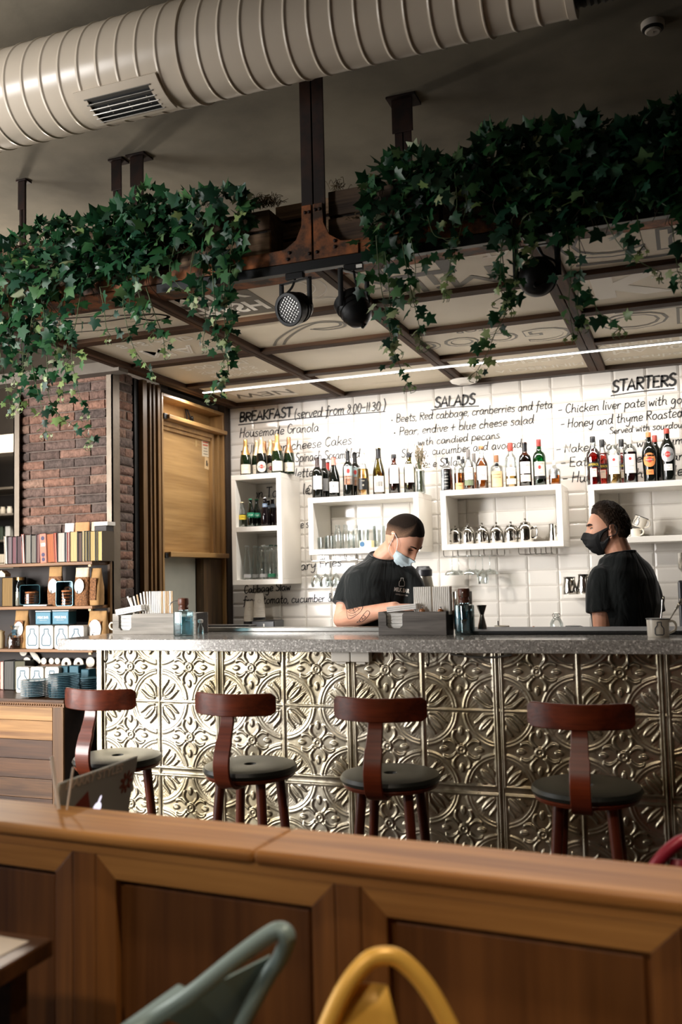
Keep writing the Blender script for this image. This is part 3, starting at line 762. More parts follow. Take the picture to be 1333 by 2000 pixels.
def stone_mat():
    m, N, L, b = bsdf('terrazzo_stone')
    tc = N.new('ShaderNodeTexCoord')
    v = N.new('ShaderNodeTexVoronoi'); v.inputs['Scale'].default_value = 170; v.feature = 'F1'
    L.new(tc.outputs['Object'], v.inputs['Vector'])
    cr = N.new('ShaderNodeValToRGB'); e = cr.color_ramp.elements
    e[0].position = 0.0; e[0].color = lin('918d87'); e[1].position = 1.0; e[1].color = lin('ece8e2'); x = e.new(0.55); x.color = lin('aeaaa4'); x = e.new(0.82); x.color = lin('bdb9b3')
    sp = N.new('ShaderNodeSeparateColor'); L.new(v.outputs['Color'], sp.inputs[0]); L.new(sp.outputs[0], cr.inputs[0])
    L.new(cr.outputs[0], b.inputs['Base Color'])
    b.inputs['Roughness'].default_value = 0.12; b.inputs['Specular IOR Level'].default_value = 0.6
    return m
M_stone = stone_mat()
cx0 = at(112, 1248, Y=-0.10).x
wt = MB(); wt.box(cx0, 3.7, -0.10, 0.50, ZUND+0.001, ZTOP)
tag(wt.build('bar_worktop', M_stone, bevel=0.004), 'speckled grey stone bar worktop with a thick front edge', 'worktop')
# socket boxes under the worktop
for k, (a, b2, lab) in enumerate(((648, 684, 'left white socket box under the worktop edge'), (686, 722, 'right white socket box under the worktop edge'))):
    xa, xb = at(a, 1285, Y=-0.05).x, at(b2, 1285, Y=-0.05).x
    t = thing('socket_box', lab, 'socket', ((xa+xb)/2, -0.03, 1.11))
    MB().box(xa, xb, -0.055, -0.012, 1.118, ZUND).build('box', mat('socket_white', 'd8d2c6', 0.4), t, world=True, bevel=0.003)
    MB().box(xa+0.02, xb-0.02, -0.045, -0.015, 1.108, 1.118).build('plug_face', mat('socket_white', 'd8d2c6', 0.4), t, world=True, bevel=0.002)
# little hooks below the worktop
M_chrome = mat('chrome', 'd6d6d6', 0.14, 1.0, var=0.05)
M_ironhook = mat('hook_iron', '4a4238', 0.4, 0.8)
for px, lab in ((210, 'small iron bag hook under the left end of the worktop'), (549, 'small bag hook under the worktop between the second and third stool'), (838, 'small bag hook under the worktop right of the socket boxes'), (1228, 'small bag hook under the worktop above the rightmost stool')):
    p = at(px, 1290, Y=-0.03)
    h = MB().tube(catmull([(p.x, -0.03, ZUND), (p.x, -0.03, 1.12), (p.x, -0.045, 1.105), (p.x, -0.06, 1.115)]), 0.0035, 7)
    h.box(p.x-0.012, p.x+0.012, -0.042, -0.018, ZUND-0.004, ZUND)
    tag(h.build('bag_hook', M_ironhook), lab, 'hook')
cb = MB(); cb.tube(catmull([at(880, 1277, Y=-0.02)+Vector((0, 0, -0.001)), at(920, 1283, Y=-0.02), at(965, 1284, Y=-0.02), at(1000, 1279, Y=-0.02)]), 0.004, 7)
tag(cb.build('cable', mat('grey_cable', '6b665e', 0.5)), 'thin grey cable sagging below the worktop right of the third stool', 'cable')
# ---- working side: sink bench and back worktop
q = MB(); q.box(-0.05, 3.6, 0.505, 0.60, 0, 1.02)
tag(q.build('service_bench', mat('bench_steel', '4d4b48', 0.35, 0.7), bevel=0.004), 'low steel service bench behind the bar front', 'bench')
q = MB(); q.box(-0.655, 3.9, 1.98, 2.54, 0, 1.07); q.box(-0.655, 3.9, 1.96, 2.54, 1.071, 1.10, 1)
tag(q.build('back_worktop', [mat('bench_dark', '2b2a29', 0.5), mat('bench_top', '8d8881', 0.3)], bevel=0.003), 'grey back worktop along the white tiled wall', 'worktop')
# raised ledge of the bar behind the worktop (left) and rubber mat (right)
m0 = at(896, 1241, Z=ZTOP); 
q = MB().box(at(899, 1240, Y=0.19).x, 3.5, 0.19, 0.48, ZTOP, ZTOP+0.016)
tag(q.build('bar_mat', mat('black_rubber', '131414', 0.55, bump=0.3, bscale=200), bevel=0.004), 'long black rubber bar mat lying along the back of the worktop', 'mat')
q = MB().box(0.30, 1.28, 0.42, 0.49, ZTOP, ZTOP+0.02)
tag(q.build('back_ledge', mat('ledge_steel', '8b8a86', 0.3, 0.6), bevel=0.003), 'narrow steel ledge at the back of the worktop left of the napkin box', 'ledge')
# ---------------------------------------------------------------- wall shelves
M_white = mat('white_lacquer', 'e6e1d8', 0.35, var=0.03, scale=2)
YS = 2.21
def cabinet(name, lab, x0, x1, z0, z1, mids=(), th=0.036, endless=False):
    t = thing(name, lab, 'shelf', ((x0+x1)/2, 2.38, z0), 0, 'white box shelves on the tiled wall')
    ye = 2.544
    MB().box(x0, x1, YS, ye, z1-th, z1).build('top_board', M_white, t, world=True, bevel=0.002)
    MB().box(x0, x1, YS, ye, z0, z0+th).build('bottom_board', M_white, t, world=True, bevel=0.002)
    for xx in (x0, x1-th): MB().box(xx, xx+th, YS, ye, z0+th, z1-th).build('side_board', M_white, t, world=True, bevel=0.002)
    for zz in mids: MB().box(x0+th, x1-th, YS, ye, zz-th/2, zz+th/2).build('middle_board', M_white, t, world=True, bevel=0.002)
    return t
X1a, X1b = at(454.5, 1143, Y=YS).x, at(552.5, 1141, Y=YS).x
Z1b, Z1t, Z1m = at(454.5, 1143, Y=YS).z, at(453, 929, Y=YS).z, at(500, 1033, Y=YS).z
cabinet('wall_shelf', 'tall white wall shelf with two compartments at the left end of the tiles', X1a, X1b, Z1b, Z1t, (Z1m,))
X2a, X2b, Z2b, Z2t = at(604, 1084, Y=YS).x, at(821, 1079, Y=YS).x, at(604, 1084, Y=YS).z, at(602.6, 973, Y=YS).z
cabinet('wall_shelf', 'white wall shelf holding clear glass bottles behind the man looking down', X2a, X2b, Z2b, Z2t)
X3a, X3b, Z3b, Z3t = at(863.7, 1075, Y=YS).x, at(1102, 1066.5, Y=YS).x, at(863.7, 1075, Y=YS).z, at(860.5, 958.4, Y=YS).z
cabinet('wall_shelf', 'white wall shelf holding a row of steel teapots', X3a, X3b, Z3b, Z3t)
X4a = at(1149, 948, Y=YS).x; Z4t = at(1149, 947, Y=YS).z; Z4b = at(1260, 1059, Y=YS).z
cabinet('wall_shelf', 'white wall shelf with enamel mugs at the right picture edge', X4a, 3.05, Z4b, Z4t)
# ---------------------------------------------------------------- hand lettering on the tiles
GL = {
'a': ('4,4 2.5,5 .8,3.5 .6,1.2 1.8,0 3.2,1 4,4 3.9,1 4.8,0', 5.0), 'b': ('.9,9 .6,0|.6,2.5 2,4.8 3.8,4 4,1.5 2.5,0 .6,.8', 4.8),
'c': ('3.8,4 2.2,5 .7,3 .9,.8 2.3,0 4,1', 4.3), 'd': ('3.8,4 2,5 .6,3 1,.4 2.4,.2 3.8,3 4.4,9 3.9,2 4.6,0', 5.2),
'e': ('.8,2.2 3.6,3 3.2,4.8 1.6,4.8 .6,2.6 1.2,.3 3.8,.8', 4.3), 'f': ('4,8 3,9 2.1,7.5 1.7,0 1,-3|.2,4.6 3.6,5', 3.8),
'g': ('3.8,4 2,5 .7,3 1.2,.8 2.6,1 3.8,4 3.6,-2 2.2,-4 .6,-3', 4.8), 'h': ('1.1,9 .6,0|.7,2.5 2.2,4.8 3.6,4 3.6,1 4.4,0', 4.8),
'i': ('.9,4.8 .7,.8 1.4,0|1,6.6 1.3,7.2', 2.0), 'k': ('1,9 .6,0|3.6,4.8 .8,2.2 2,2.6 4,0', 4.3), 'l': ('1.1,9 .7,1 1.4,0', 2.0),
'm': ('.6,4.8 .6,0|.7,3 2,4.8 2.8,4 2.8,0|2.9,3 4.2,4.8 5,4 5,1 5.8,0', 6.1), 'n': ('.6,4.8 .6,0|.7,3 2.2,4.8 3.4,4 3.4,1 4.2,0', 4.6),
'o': ('2.2,5 .7,3.2 1,.6 2.6,0 4,1.8 3.6,4.4 2.2,5', 4.7), 'p': ('.9,5 .4,-4|.7,3 2.2,5 3.9,4 3.7,1.2 2,0 .6,1', 4.7),
'r': ('.6,4.8 .6,0|.7,2.8 1.8,4.8 3.2,4.6', 3.5), 's': ('3.2,4.4 1.8,5 .8,3.8 2.8,2 2.8,.6 1.2,0 .3,.8', 3.8),
't': ('1.8,8 1.4,1 2.2,0 3,.6|.2,5 3.2,5.4', 3.4), 'u': ('.7,4.8 .7,1 1.8,0 3.2,1.4 3.6,4.8 3.6,1 4.4,0', 4.9),
'v': ('.5,4.8 1.8,0 3.6,4.8', 4.0), 'w': ('.5,4.8 1.4,0 2.6,3.6 3.6,0 4.9,4.8', 5.3), 'y': ('.7,4.8 .8,2 2,1.2 3.6,3 3.9,4.8 3.4,-2 2,-4 .4,-3', 4.7),
'W': ('!.2,9 1.6,0 3,7 4.4,0 5.8,9', 6.0), 'x': ('!.5,4.8 3.6,0|!3.6,4.8 .4,0', 4.2), 'z': ('!.5,4.8 3.4,4.8 .5,0 3.6,0', 4.0),
'A': ('!0,0 2.4,9 4.6,0|!.8,3 4,3', 5.2), 'B': ('!.6,9 .6,0|.6,9 3.6,8.4 3.4,5.4 .7,4.8|.7,4.8 4,3.8 3.7,.8 .6,0', 5.0),
'C': ('4.4,7.6 3,9 1,7 .6,2.5 2.4,0 4.6,1.4', 5.0), 'D': ('!.6,9 .6,0|.4,9 3.6,7.6 4.2,4 3,1 .5,0', 5.0), 'E': ('!4,9 .6,9 .6,0 4.2,0|!.6,4.8 3.4,4.8', 4.8),
'F': ('!4,9 .6,9 .6,0|!.6,4.8 3.4,4.8', 4.5), 'G': ('4.4,7.6 2.8,9 .8,6.5 .8,2 2.6,0 4.4,1.6 4.5,4 2.8,4', 5.1), 'H': ('!1.1,9 .5,0|!4.8,9.4 4.1,0|.3,4.2 4.5,5', 5.3),
'K': ('!.6,9 .6,0|!4.2,9 .8,4.2 4.4,0', 4.9), 'L': ('!.6,9 .6,0 4,0', 4.4), 'N': ('!.5,0 .8,9 4,0 4.5,9', 5.0), 'O': ('2.5,9 .7,6 .9,2 2.5,0 4.3,2.5 4.1,7 2.5,9', 5.1),
'P': ('!.6,9 .6,0|.4,9 3.8,8.4 3.8,5.2 .6,4.4', 4.6), 'R': ('!.6,9 .6,0|.4,9 3.8,8.4 3.8,5.4 .6,4.6|!1.6,4.6 4.4,0', 4.9),
'S': ('4,8 2.4,9 .8,7.4 1.6,5.2 3.8,3.4 3.6,.8 1.8,0 .3,1', 4.6), 'T': ('!0,9 4.8,9|!2.4,9 2.4,0', 5.0), 'U': ('!.6,9 .6,3|.6,3 1.4,.3 3,.2 4,3 4,9', 4.8),
'0': ('2,8 .7,5 1,.8 2.4,0 3.6,3.5 3.3,7 2,8', 4.2), '1': ('!1.2,8 1,0', 2.0), '3': ('.6,7.4 2.4,8 3,6 1.4,4.6 3.4,3 2.8,.4 .4,.6', 4.0), '8': ('2.8,7 1.6,8 .8,6.4 2.8,3.6 3,1 1.6,0 .5,1.6 2.8,5 2.8,7', 3.8),
'.': ('.5,.3 .7,.1', 1.4), ',': ('.9,.6 .4,-1.4', 1.8), '-': ('!.4,3.6 3.6,3.8', 4.0), '(': ('2,10 .6,6 .8,1 1.8,-1.6', 2.4), ')': ('.4,10 1.6,6 1.2,1 .2,-1.6', 2.4),
'&': ('4.6,0 1.2,6 1.8,8.6 3.2,8 2.8,6 .8,3 1,.6 2.8,0 4.6,3', 5.2), '+': ('!.2,3.4 4.2,3.8|2.6,7 2,3.6 2,.4', 4.8), "'": ('.6,9 .4,7', 1.2), '*': ('.5,3 1,3.5 1.4,3 1,2.5 .5,3', 3.0), ' ': ('', 2.6)}
def stroke(mb, P, w, M, y=0.0):
    P = [Vector(p) for p in P]; L_, R_ = [], []
    for i, p in enumerate(P):
        t = P[min(i+1, len(P)-1)]-P[max(i-1, 0)]
        t = t.normalized() if t.length > 1e-9 else Vector((1, 0, 0)); nn = Vector((-t.y, t.x, 0))*w/2
        L_.append(p+nn); R_.append(p-nn)
    n = len(P)
    e0 = P[0]-(P[1]-P[0]).normalized()*w*0.4; e1 = P[-1]+(P[-1]-P[-2]).normalized()*w*0.4
    mb.add(L_+R_+[e0, e1], [(n+i, n+i+1, i+1, i) for i in range(n-1)]+[(n, 0, 2*n), (n-1, 2*n-1, 2*n+1)], 0, False, M)
def hand(mb, s, a, b2, cap_px, w_px, slant=0.10, seed=1, plane=None):
    """hand written line: a, b2 = pixel ends of the baseline on the wall, letters cap_px tall"""
    rnd = random.Random(seed); Yp = YW-0.0025
    A, B = at(a[0], a[1], Y=Yp), at(b2[0], b2[1], Y=Yp)
    ex = (B-A); Lw = ex.length; ex.normalize(); ez = Vector((-ex.z, 0, ex.x))
    k = (A-CAM).dot(_fw)/F_PX; hs = cap_px*k/9.0; w = w_px*k*(.85 if w_px < 2.5 else 1)
    tot = sum(GL[c][1] for c in s); sx = Lw/tot
    M = frame(A, ex, ez, ex.cross(ez)); x = 0
    for c in s:
        g, adv = GL[c]; dy = rnd.uniform(-.25, .25); sc = rnd.uniform(.94, 1.06)
        for stk in g.split('|'):
            if not stk: continue
            straight = stk.startswith('!'); stk = stk.lstrip('!')
            pts = [tuple(float(q) for q in p.split(',')) for p in stk.split()]
            pts = [((x+px_)*sx+slant*(py_*sc)*hs, (py_*sc+dy)*hs, 0) for px_, py_ in pts]
            P = pts if straight else catmull(pts, 5)
            if len(P) >= 2: stroke(mb, P, w*rnd.uniform(.92, 1.1), M)
        x += adv
def under(mb, a, b2, w_px):
    Yp = YW-0.0025; A, B = at(a[0], a[1], Y=Yp), at(b2[0], b2[1], Y=Yp)
    k = (A-CAM).dot(_fw)/F_PX
    n = 12; pts = [A.lerp(B, i/n)+Vector((0, 0, 0.006*math.sin(PI*i/n))) for i in range(n+1)]
    stroke(mb, [((p.x-A.x), (p.z-A.z), 0) for p in pts], w_px*k, frame(A, (1, 0, 0), (0, 0, 1), (0, -1, 0)))
M_ink = mat('black_marker_paint', '161413', 0.5)
def menu(lines, unders, name):
    m = MB()
    for k, (s, a, b2, c, w) in enumerate(lines): hand(m, s, a, b2, c, w, seed=k+3)
    for u in unders: under(m, *u)
    m.build(name, M_ink, wb)
menu([('BREAKFAST', (468, 824), (571, 814), 18, 3.6), ('(served from 8.00-11.30 )', (575, 818), (754, 800), 19, 2.2), ('Housemade Granola', (468, 855), (623, 842), 18, 2.0),
      ('* Ukrainian cheese Cakes', (470, 889), (688, 867), 18, 2.0), ('Spinach Scrambled', (577, 902), (704, 893), 18, 2.0), ('Omelette', (545, 934), (612, 930), 18, 2.0),
      ('Croissant', (600, 966), (662, 960), 18, 2.0), ('on Tomato le', (494, 974), (606, 964), 20, 2.2), ('Whole s', (560, 1036), (604, 1030), 16, 2.0),
      ('rosemary Fries', (535, 1119), (668, 1105), 17, 2.2), ('Cabbage Slaw', (477, 1159), (568, 1152), 15, 2.2), ('fresh tomato, cucumber & d', (475, 1180), (664, 1174), 15, 2.2)],
     [((466, 830), (753, 804), 2.0)], 'breakfast_lettering')
menu([('SALADS', (849, 796), (929, 789), 20, 3.8), ('* Beets, Red cabbage, cranberries and feta', (764, 826), (1080, 797), 16, 2.0), ('* Pear, endive + blue cheese salad', (769, 852), (1044, 827), 17, 2.0),
      ('with candied pecans', (816, 871), (977, 856), 15, 2.0), ('Shrimp, cucumber and avocado', (784, 893), (1030, 873), 16, 2.0), ('Caprese Salad', (790, 917), (906, 907), 16, 2.0)],
     [((842, 801), (936, 793), 2.2)], 'salads_lettering')
menu([('STARTERS', (1196, 766), (1322, 752), 22, 4.2), ('- Chicken liver pate with goat', (1090, 808), (1354, 786), 17, 2.1), ('- Honey and thyme Roasted', (1095, 837), (1335, 814), 18, 2.1),
      ('Served with sourdough', (1191, 848), (1352, 833), 13, 1.8), ('- Naked Ravioli with pum', (1086, 885), (1336, 867), 17, 2.1), ('- Eatalian cheese pear', (1095, 912), (1336, 898), 17, 2.1),
      ('- Hummus with pita le', (1099, 943), (1336, 928), 19, 2.1)],
     [((1194, 773), (1318, 759), 2.2)], 'starters_lettering')
# ================================================================ BOTTLES AND SHELF ITEMS
def inset(prof, d):
    out = [(max(r-d, 0.001), z+(d*1.6 if i == 0 else 0)) for i, (r, z) in enumerate(prof)]
    return out
SH = {  # outlines as (radius / R, height / H)
 'champ': [(0, 0), (.9, 0), (1, .02), (1, .36), (.97, .46), (.80, .58), (.55, .68), (.38, .77), (.33, .88), (.36, .90), (.33, .92), (.33, .93)],
 'bordeaux': [(0, 0), (.92, 0), (1, .02), (1, .60), (.95, .66), (.72, .72), (.45, .76), (.37, .80), (.36, .95), (.41, .96), (.41, 1), (0, 1)],
 'burg': [(0, 0), (.92, 0), (1, .02), (1, .42), (.95, .52), (.75, .63), (.50, .74), (.38, .82), (.36, .95), (.41, .96), (.41, 1), (0, 1)],
 'spirit': [(0, 0), (.94, 0), (1, .02), (1, .60), (.96, .66), (.75, .72), (.42, .76), (.36, .80), (.34, .92), (.34, .93)],
 'whisky': [(0, 0), (.94, 0), (1, .02), (1, .55), (.93, .61), (.62, .70), (.42, .76), (.36, .82), (.34, .92), (.34, .93)],
 'square': [(0, 0), (.96, 0), (1, .02), (1, .60), (.9, .66), (.5, .72), (.32, .75), (.32, .80), (.30, .92), (.30, .93)],
 'taper': [(0, 0), (.80, 0), (.84, .02), (.90, .25), (1, .52), (.98, .62), (.80, .70), (.50, .77), (.36, .82), (.32, .92), (.32, .93)],
 'aperol': [(0, 0), (.92, 0), (.96, .02), (.90, .30), (.96, .50), (1, .58), (.92, .66), (.62, .73), (.38, .78), (.33, .92), (.33, .93)],
 'squat': [(0, 0), (.95, 0), (1, .03), (1, .58), (.9, .66), (.55, .70), (.32, .73), (.32, .82), (.32, .83)],
 'soda': [(0, 0), (.9, 0), (1, .03), (1, .36), (.90, .50), (.62, .68), (.42, .82), (.38, .92), (.44, .94), (.42, .97), (.42, .975)],
 'water': [(0, 0), (.92, 0), (1, .02), (1, .10), (.86, .34), (.62, .62), (.42, .80), (.36, .90), (.42, .92), (.40, .95), (.40, .955)],
 'milk': [(0, 0), (.92, 0), (1, .02), (1, .60), (.92, .68), (.62, .80), (.55, .86), (.62, .89), (.62, .97), (.66, .985), (.62, 1.0), (.60, 1.0)],
}
VIEW = math.radians(-90)
def cam_dir(x, y): return math.atan2(CAM.y-y, CAM.x-x)
def lab_patch(mb, c, r, z0, z1, half, ang, mi=0, n=10, rnd=None):
    """label bent round a bottle; half = half width in radians"""
    vs, fs = [], []
    for i in range(n+1):
        a = ang-half+2*half*i/n
        if rnd:
            q = math.sqrt(max(0, 1-((a-ang)/half)**2)); zc = (z0+z1)/2; hh = (z1-z0)/2*q; za, zb = zc-hh, zc+hh
        else: za, zb = z0, z1
        for rr in (r+0.0004, r+0.0010):
            vs += [(c[0]+rr*math.cos(a), c[1]+rr*math.sin(a), c[2]+za), (c[0]+rr*math.cos(a), c[1]+rr*math.sin(a), c[2]+zb)]
    for i in range(n):
        o = i*4
        fs += [(o+2, o+6, o+7, o+3), (o, o+1, o+5, o+4), (o+1, o+3, o+7, o+5), (o, o+4, o+6, o+2)]
    fs += [(0, 2, 3, 1), (n*4, n*4+1, n*4+3, n*4+2)]
    mb.add(vs, fs, mi, False)
def lab_text(mb, c, r, z, s, size, ang, mi, width=None, bold=0.0):
    t = MB(); text_mesh(s, size, Matrix.Identity(4), t, 0, 0.0001, bold, width=width)
    vs = []
    for x, y, zz in t.v:
        a = ang+x/r
        vs.append((c[0]+(r+0.0013+zz)*math.cos(a), c[1]+(r+0.0013+zz)*math.sin(a), c[2]+z+y))
    mb.add(vs, t.f, mi, False)
def bottle(px, zb, R, H, shape, body, cap, capz, labels, label_txt, group, Y=2.36, liquid=None, fill=0.6, name='bottle', cat='bottle', sq=None, capr=None, X=None, yaw=0.0, cap_long=None):
    """one bottle standing at height zb; labels = list of (z0,z1,half,mat,[(text,z,size,mat,width)],round)"""
    x = X if X is not None else at(px, 950, Y=Y).x
    t = thing(name, label_txt, cat, (x, Y, zb), 0, group)
    prof = [(r*R, z*H) for r, z in SH[shape]]
    MB().lathe(prof, 28, mi=0, sq=sq).build('glass_body', body, t, angle=50)
    if liquid:
        lp = [(max(r*R-0.0025, 0.0), z*H+0.003) for r, z in SH[shape] if z <= fill]
        lp.append((lp[-1][0], fill*H)); lp.append((0.0, fill*H))
        MB().lathe(lp, 24, sq=sq).build('liquid', liquid, t, angle=50)
    top = prof[-1][1]; rt = max(prof[-1][0], prof[-2][0])
    if cap is not None:
        z0, z1 = capz; q = MB(); cr = capr or rt*1.12
        if cap_long:      # foil wrapped down the neck: follows the outline
            pts = [(np.interp(z, [p[1] for p in prof[1:]], [p[0] for p in prof[1:]])+0.0012, z) for z in np.linspace(z0*H, min(z1*H, top), 10)]
            q.lathe(pts+[(pts[-1][0], z1*H), (pts[-1][0]*0.85, z1*H+0.004), (0, z1*H+0.005)], 20)
        else: q.lathe([(0, z0*H), (cr, z0*H), (cr, z1*H-0.003), (cr*0.9, z1*H), (0, z1*H)], 20)
        q.build('foil' if cap_long else 'cap', cap, t, angle=50)
    ang = cam_dir(x, Y)+yaw
    for k, L in enumerate(labels):
        z0, z1, half, m, texts = L[:5]; rd = L[5] if len(L) > 5 else None
        zz = (z0+z1)/2
        r = np.interp(zz*H, [p[1] for p in prof[1:]], [p[0] for p in prof[1:]])
        q = MB(); mats = [m]; lab_patch(q, (0, 0, 0), r, z0*H, z1*H, half, ang, 0, 12, rd)
        for s, tz, sz, tm, wd in texts:
            if tm not in mats: mats.append(tm)
            lab_text(q, (0, 0, 0), r, tz*H, s, sz, ang, mats.index(tm), wd)
        q.build('label', mats, t)
    return t
def P(n, c, r=0.6, **k): return mat('paper_'+n, c, r, **k)
G_dark = mat('dark_bottle_glass', '0d100d', 0.06, spec=0.7); G_green = mat('deep_green_glass', '12200f', 0.06, spec=0.7)
G_clear = glass('clear_glass', (0.97, 0.985, 0.98)); G_olive = glass('olive_glass', 'a59a4e'); G_amber = glass('amber_glass', '9a5a24'); G_greenc = glass('bottle_green_glass', '2f8a55')
L_amber = glass('amber_liquid', 'dba05a'); L_straw = glass('straw_liquid', 'e3bf72'); L_red = glass('red_aperitif', 'b5322a'); L_dark = glass('dark_whisky', '7a3318'); L_rose = glass('rose_wine', 'efcf9a'); L_pink = glass('pink_aperitif', 'd06a5a'); L_pale = glass('pale_gold', 'efd79f')
gold = mat('gold_foil', 'c99f62', 0.3, 0.7, var=0.15, scale=60); goldp = mat('pale_gold_foil', 'd9c39a', 0.3, 0.6, var=0.12, scale=60); copper = mat('copper_foil', 'b8855c', 0.3, 0.7, var=0.1, scale=60); blackcap = mat('black_cap', '17171a', 0.35)
cream = P('cream', 'e8dcc6'); white = P('white', 'ece8e0'); ink = P('ink', '24201c'); redp = P('red', 'b8302a'); grey = P('grey', '9fb0b0'); orange = P('orange', 'e08a4c'); blk = P('black', '161616', 0.4); yel = P('yellow', 'e3c63c'); peach = P('peach', 'ecb07a'); greenp = P('green', '1f6b4a'); tan = P('tan', 'd9b98a'); silver = P('silver', 'c8c8c8', 0.35, metal=0.5)
gch = 'sparkling wine bottles on the tall shelf'
zc = Z1t
champ_lab = [(.06, .30, .95, cream, [('CAVA', .25, .007, ink, None), ('BRUT RESERVA', .17, .006, ink, .04)])]
mart = lambda zc_, hf, fill_, name=None: [(zc_-.14, zc_+.14, .92, fill_, [], True), (zc_-.055, zc_+.055, .35, redp, [], True), (zc_-.022, zc_+.022, .62, blk, [('MARTINI', zc_, .0085, white, .046)])]
R0, H0 = .040, .272
def champs():
    D = [(481, 2.30, G_green, gold, champ_lab, 'sparkling wine bottle with cream label, leftmost in front on the tall shelf'),
         (503, 2.37, G_green, goldp, champ_lab, 'sparkling wine bottle half hidden between the leftmost bottle and the round-labelled one'),
         (518, 2.45, G_green, copper, [], 'sparkling wine bottle with copper foil behind the round-labelled front one'),
         (512, 2.28, G_dark, goldp, mart(.20, 0, cream), 'black sparkling bottle with a round cream label in the front of the tall shelf'),
         (530, 2.40, G_dark, goldp, mart(.20, 0, cream), 'black sparkling bottle with a round label half hidden behind the front ones'),
         (537, 2.47, G_green, copper, [], 'sparkling wine bottle in the rear row, furthest right behind'),
         (543, 2.28, G_green, gold, champ_lab, 'taller sparkling wine bottle with square cream label, second from the right on the tall shelf'),
         (566, 2.36, G_green, copper, champ_lab, 'sparkling wine bottle with cream label, rightmost on the tall shelf')]
    for px, Y, g, f, L, lab in D:
        k = 1.06 if px == 543 else 1.0
        bottle(px, zc, R0*k, H0*k, 'champ', g, f, (.56, .965), L, lab, gch, Y, cap_long=True)
champs()
gw = 'wine bottles on the shelf behind the man looking down'
zw = Z2t
def lab1(z0, z1, m=white, txt=(), half=.85): return [(z0, z1, half, m, list(txt))]
redfoil = mat('red_foil', 'a8352e', 0.35, 0.3); whitefoil = mat('white_foil', 'e9e4da', 0.4); pinkfoil = mat('pink_foil', 'dd8a7a', 0.4, 0.1); checker = mat('dark_check_foil', '4a3f3c', 0.4, 0.2, var=0.6, scale=150)
bottle(621, zw, .039, .29, 'bordeaux', G_dark, checker, (.76, 1.0), lab1(.22, .54, white, [('RESERVE', .42, .007, ink, None), ('TEMPRANILLO', .30, .006, ink, .04)]), 'dark wine bottle with a tall plain white label, leftmost on its shelf', gw, 2.30, cap_long=True)
bottle(634, zw, .038, .29, 'bordeaux', G_dark, checker, (.76, 1.0), lab1(.20, .50, silver), 'dark wine bottle with a grey label tucked behind the leftmost wine', gw, 2.38, cap_long=True)
bottle(641, zw, .036, .275, 'bordeaux', G_dark, redfoil, (.78, 1.0), [], 'dark wine bottle with a checked red neck at the back of the wine shelf', gw, 2.47, cap_long=True)
bottle(653, zw, .041, .285, 'burg', G_dark, pinkfoil, (.80, 1.0), lab1(.12, .38, white, [('K', .27, .03, ink, None), ('PINOTAGE', .18, .007, ink, None)]), 'dark wine bottle with pink foil and a low white label', gw, 2.30, cap_long=True)
scoot = [(.26, .66, .85, grey, []), (.26, .45, .85, orange, [('LA VITA', .40, .010, white, .05), ('ROSSO', .31, .007, cream, None)]), (.50, .60, .3, redp, [], True)]
bottle(681, zw, .037, .32, 'bordeaux', G_dark, blackcap, (.78, 1.0), scoot, 'dark wine bottle with a grey and orange scooter label, in front', gw, 2.30, cap_long=True)
bottle(695, zw, .036, .315, 'bordeaux', G_dark, blackcap, (.78, 1.0), scoot, 'dark wine bottle with the scooter label, half hidden behind its twin', gw, 2.38, cap_long=True)
bottle(710, zw, .042, .30, 'burg', G_clear, whitefoil, (.74, 1.0), lab1(.14, .40, blk, [('ROSE', .34, .008, cream, None), ('*', .22, .03, cream, None)]), 'clear bottle of pale rose wine with a black picture label', gw, 2.30, liquid=L_rose, fill=.62, cap_long=True)
bottle(741, zw, .042, .325, 'burg', G_olive, blackcap, (.78, 1.0), lab1(.07, .40, white, [('SAUVIGNON', .36, .008, ink, .055), ('BLANC', .13, .008, ink, None)])+[(.18, .29, .6, P('engraving', '77736c', var=.5, scale=220), [])], 'olive glass wine bottle with a white engraving label, standing alone', gw, 2.32, liquid=L_straw, fill=.5, cap_long=True)
for px, lab in ((771, 'amber wine bottle with a tall white label, second from the right on its shelf'), (801, 'amber wine bottle with a white label, rightmost wine beside the dried flowers')):
    bottle(px, zw, .039, .275, 'bordeaux', G_amber if px < 790 else G_olive, blackcap, (.90, 1.0), lab1(.27, .72, white, [('VALLE', .52, .007, ink, None), ('BIANCO', .44, .006, ink, None), ('____', .36, .008, ink, None)]), lab, gw, 2.32, liquid=L_dark, fill=.3)
gs_ = 'spirit bottles on the teapot shelf'
zs = Z3t
def wl(*t): return list(t)
bottle(874, zs, .036, .232, 'square', G_clear, blackcap, (.80, .97), [(.06, .60, .66, blk, [('OLD No.7', .52, .009, white, .034), ('JACK', .42, .011, white, None), ("DANIEL'S", .34, .010, white, .042), ('Tennessee', .25, .009, white, .036), ('WHISKEY', .15, .008, white, .040)])], 'square whiskey bottle with a full black label, leftmost on the spirit shelf', gs_, 2.30, liquid=L_dark, fill=.64, sq=6)
bottle(898, zs, .034, .238, 'spirit', G_clear, blackcap, (.88, .98), [(.04, .22, .8, peach, [('BOURBON', .14, .008, ink, None)])], 'clear bottle with a low salmon label, second from the left on the spirit shelf', gs_, 2.32, liquid=L_amber, fill=.5)
bottle(917, zs, .036, .27, 'whisky', G_clear, mat('grey_stopper', '6f6a66', .4), (.72, 1.0), [(.25, .55, .85, white, [('WILD', .49, .012, ink, None), ('TURKEY', .42, .012, ink, None), ('RYE', .31, .012, ink, None)]), (.11, .24, .85, P('sage', '6f7a5e'), [])], 'whiskey bottle with a white and green rye label and grey neck', gs_, 2.30, liquid=L_amber, fill=.55)
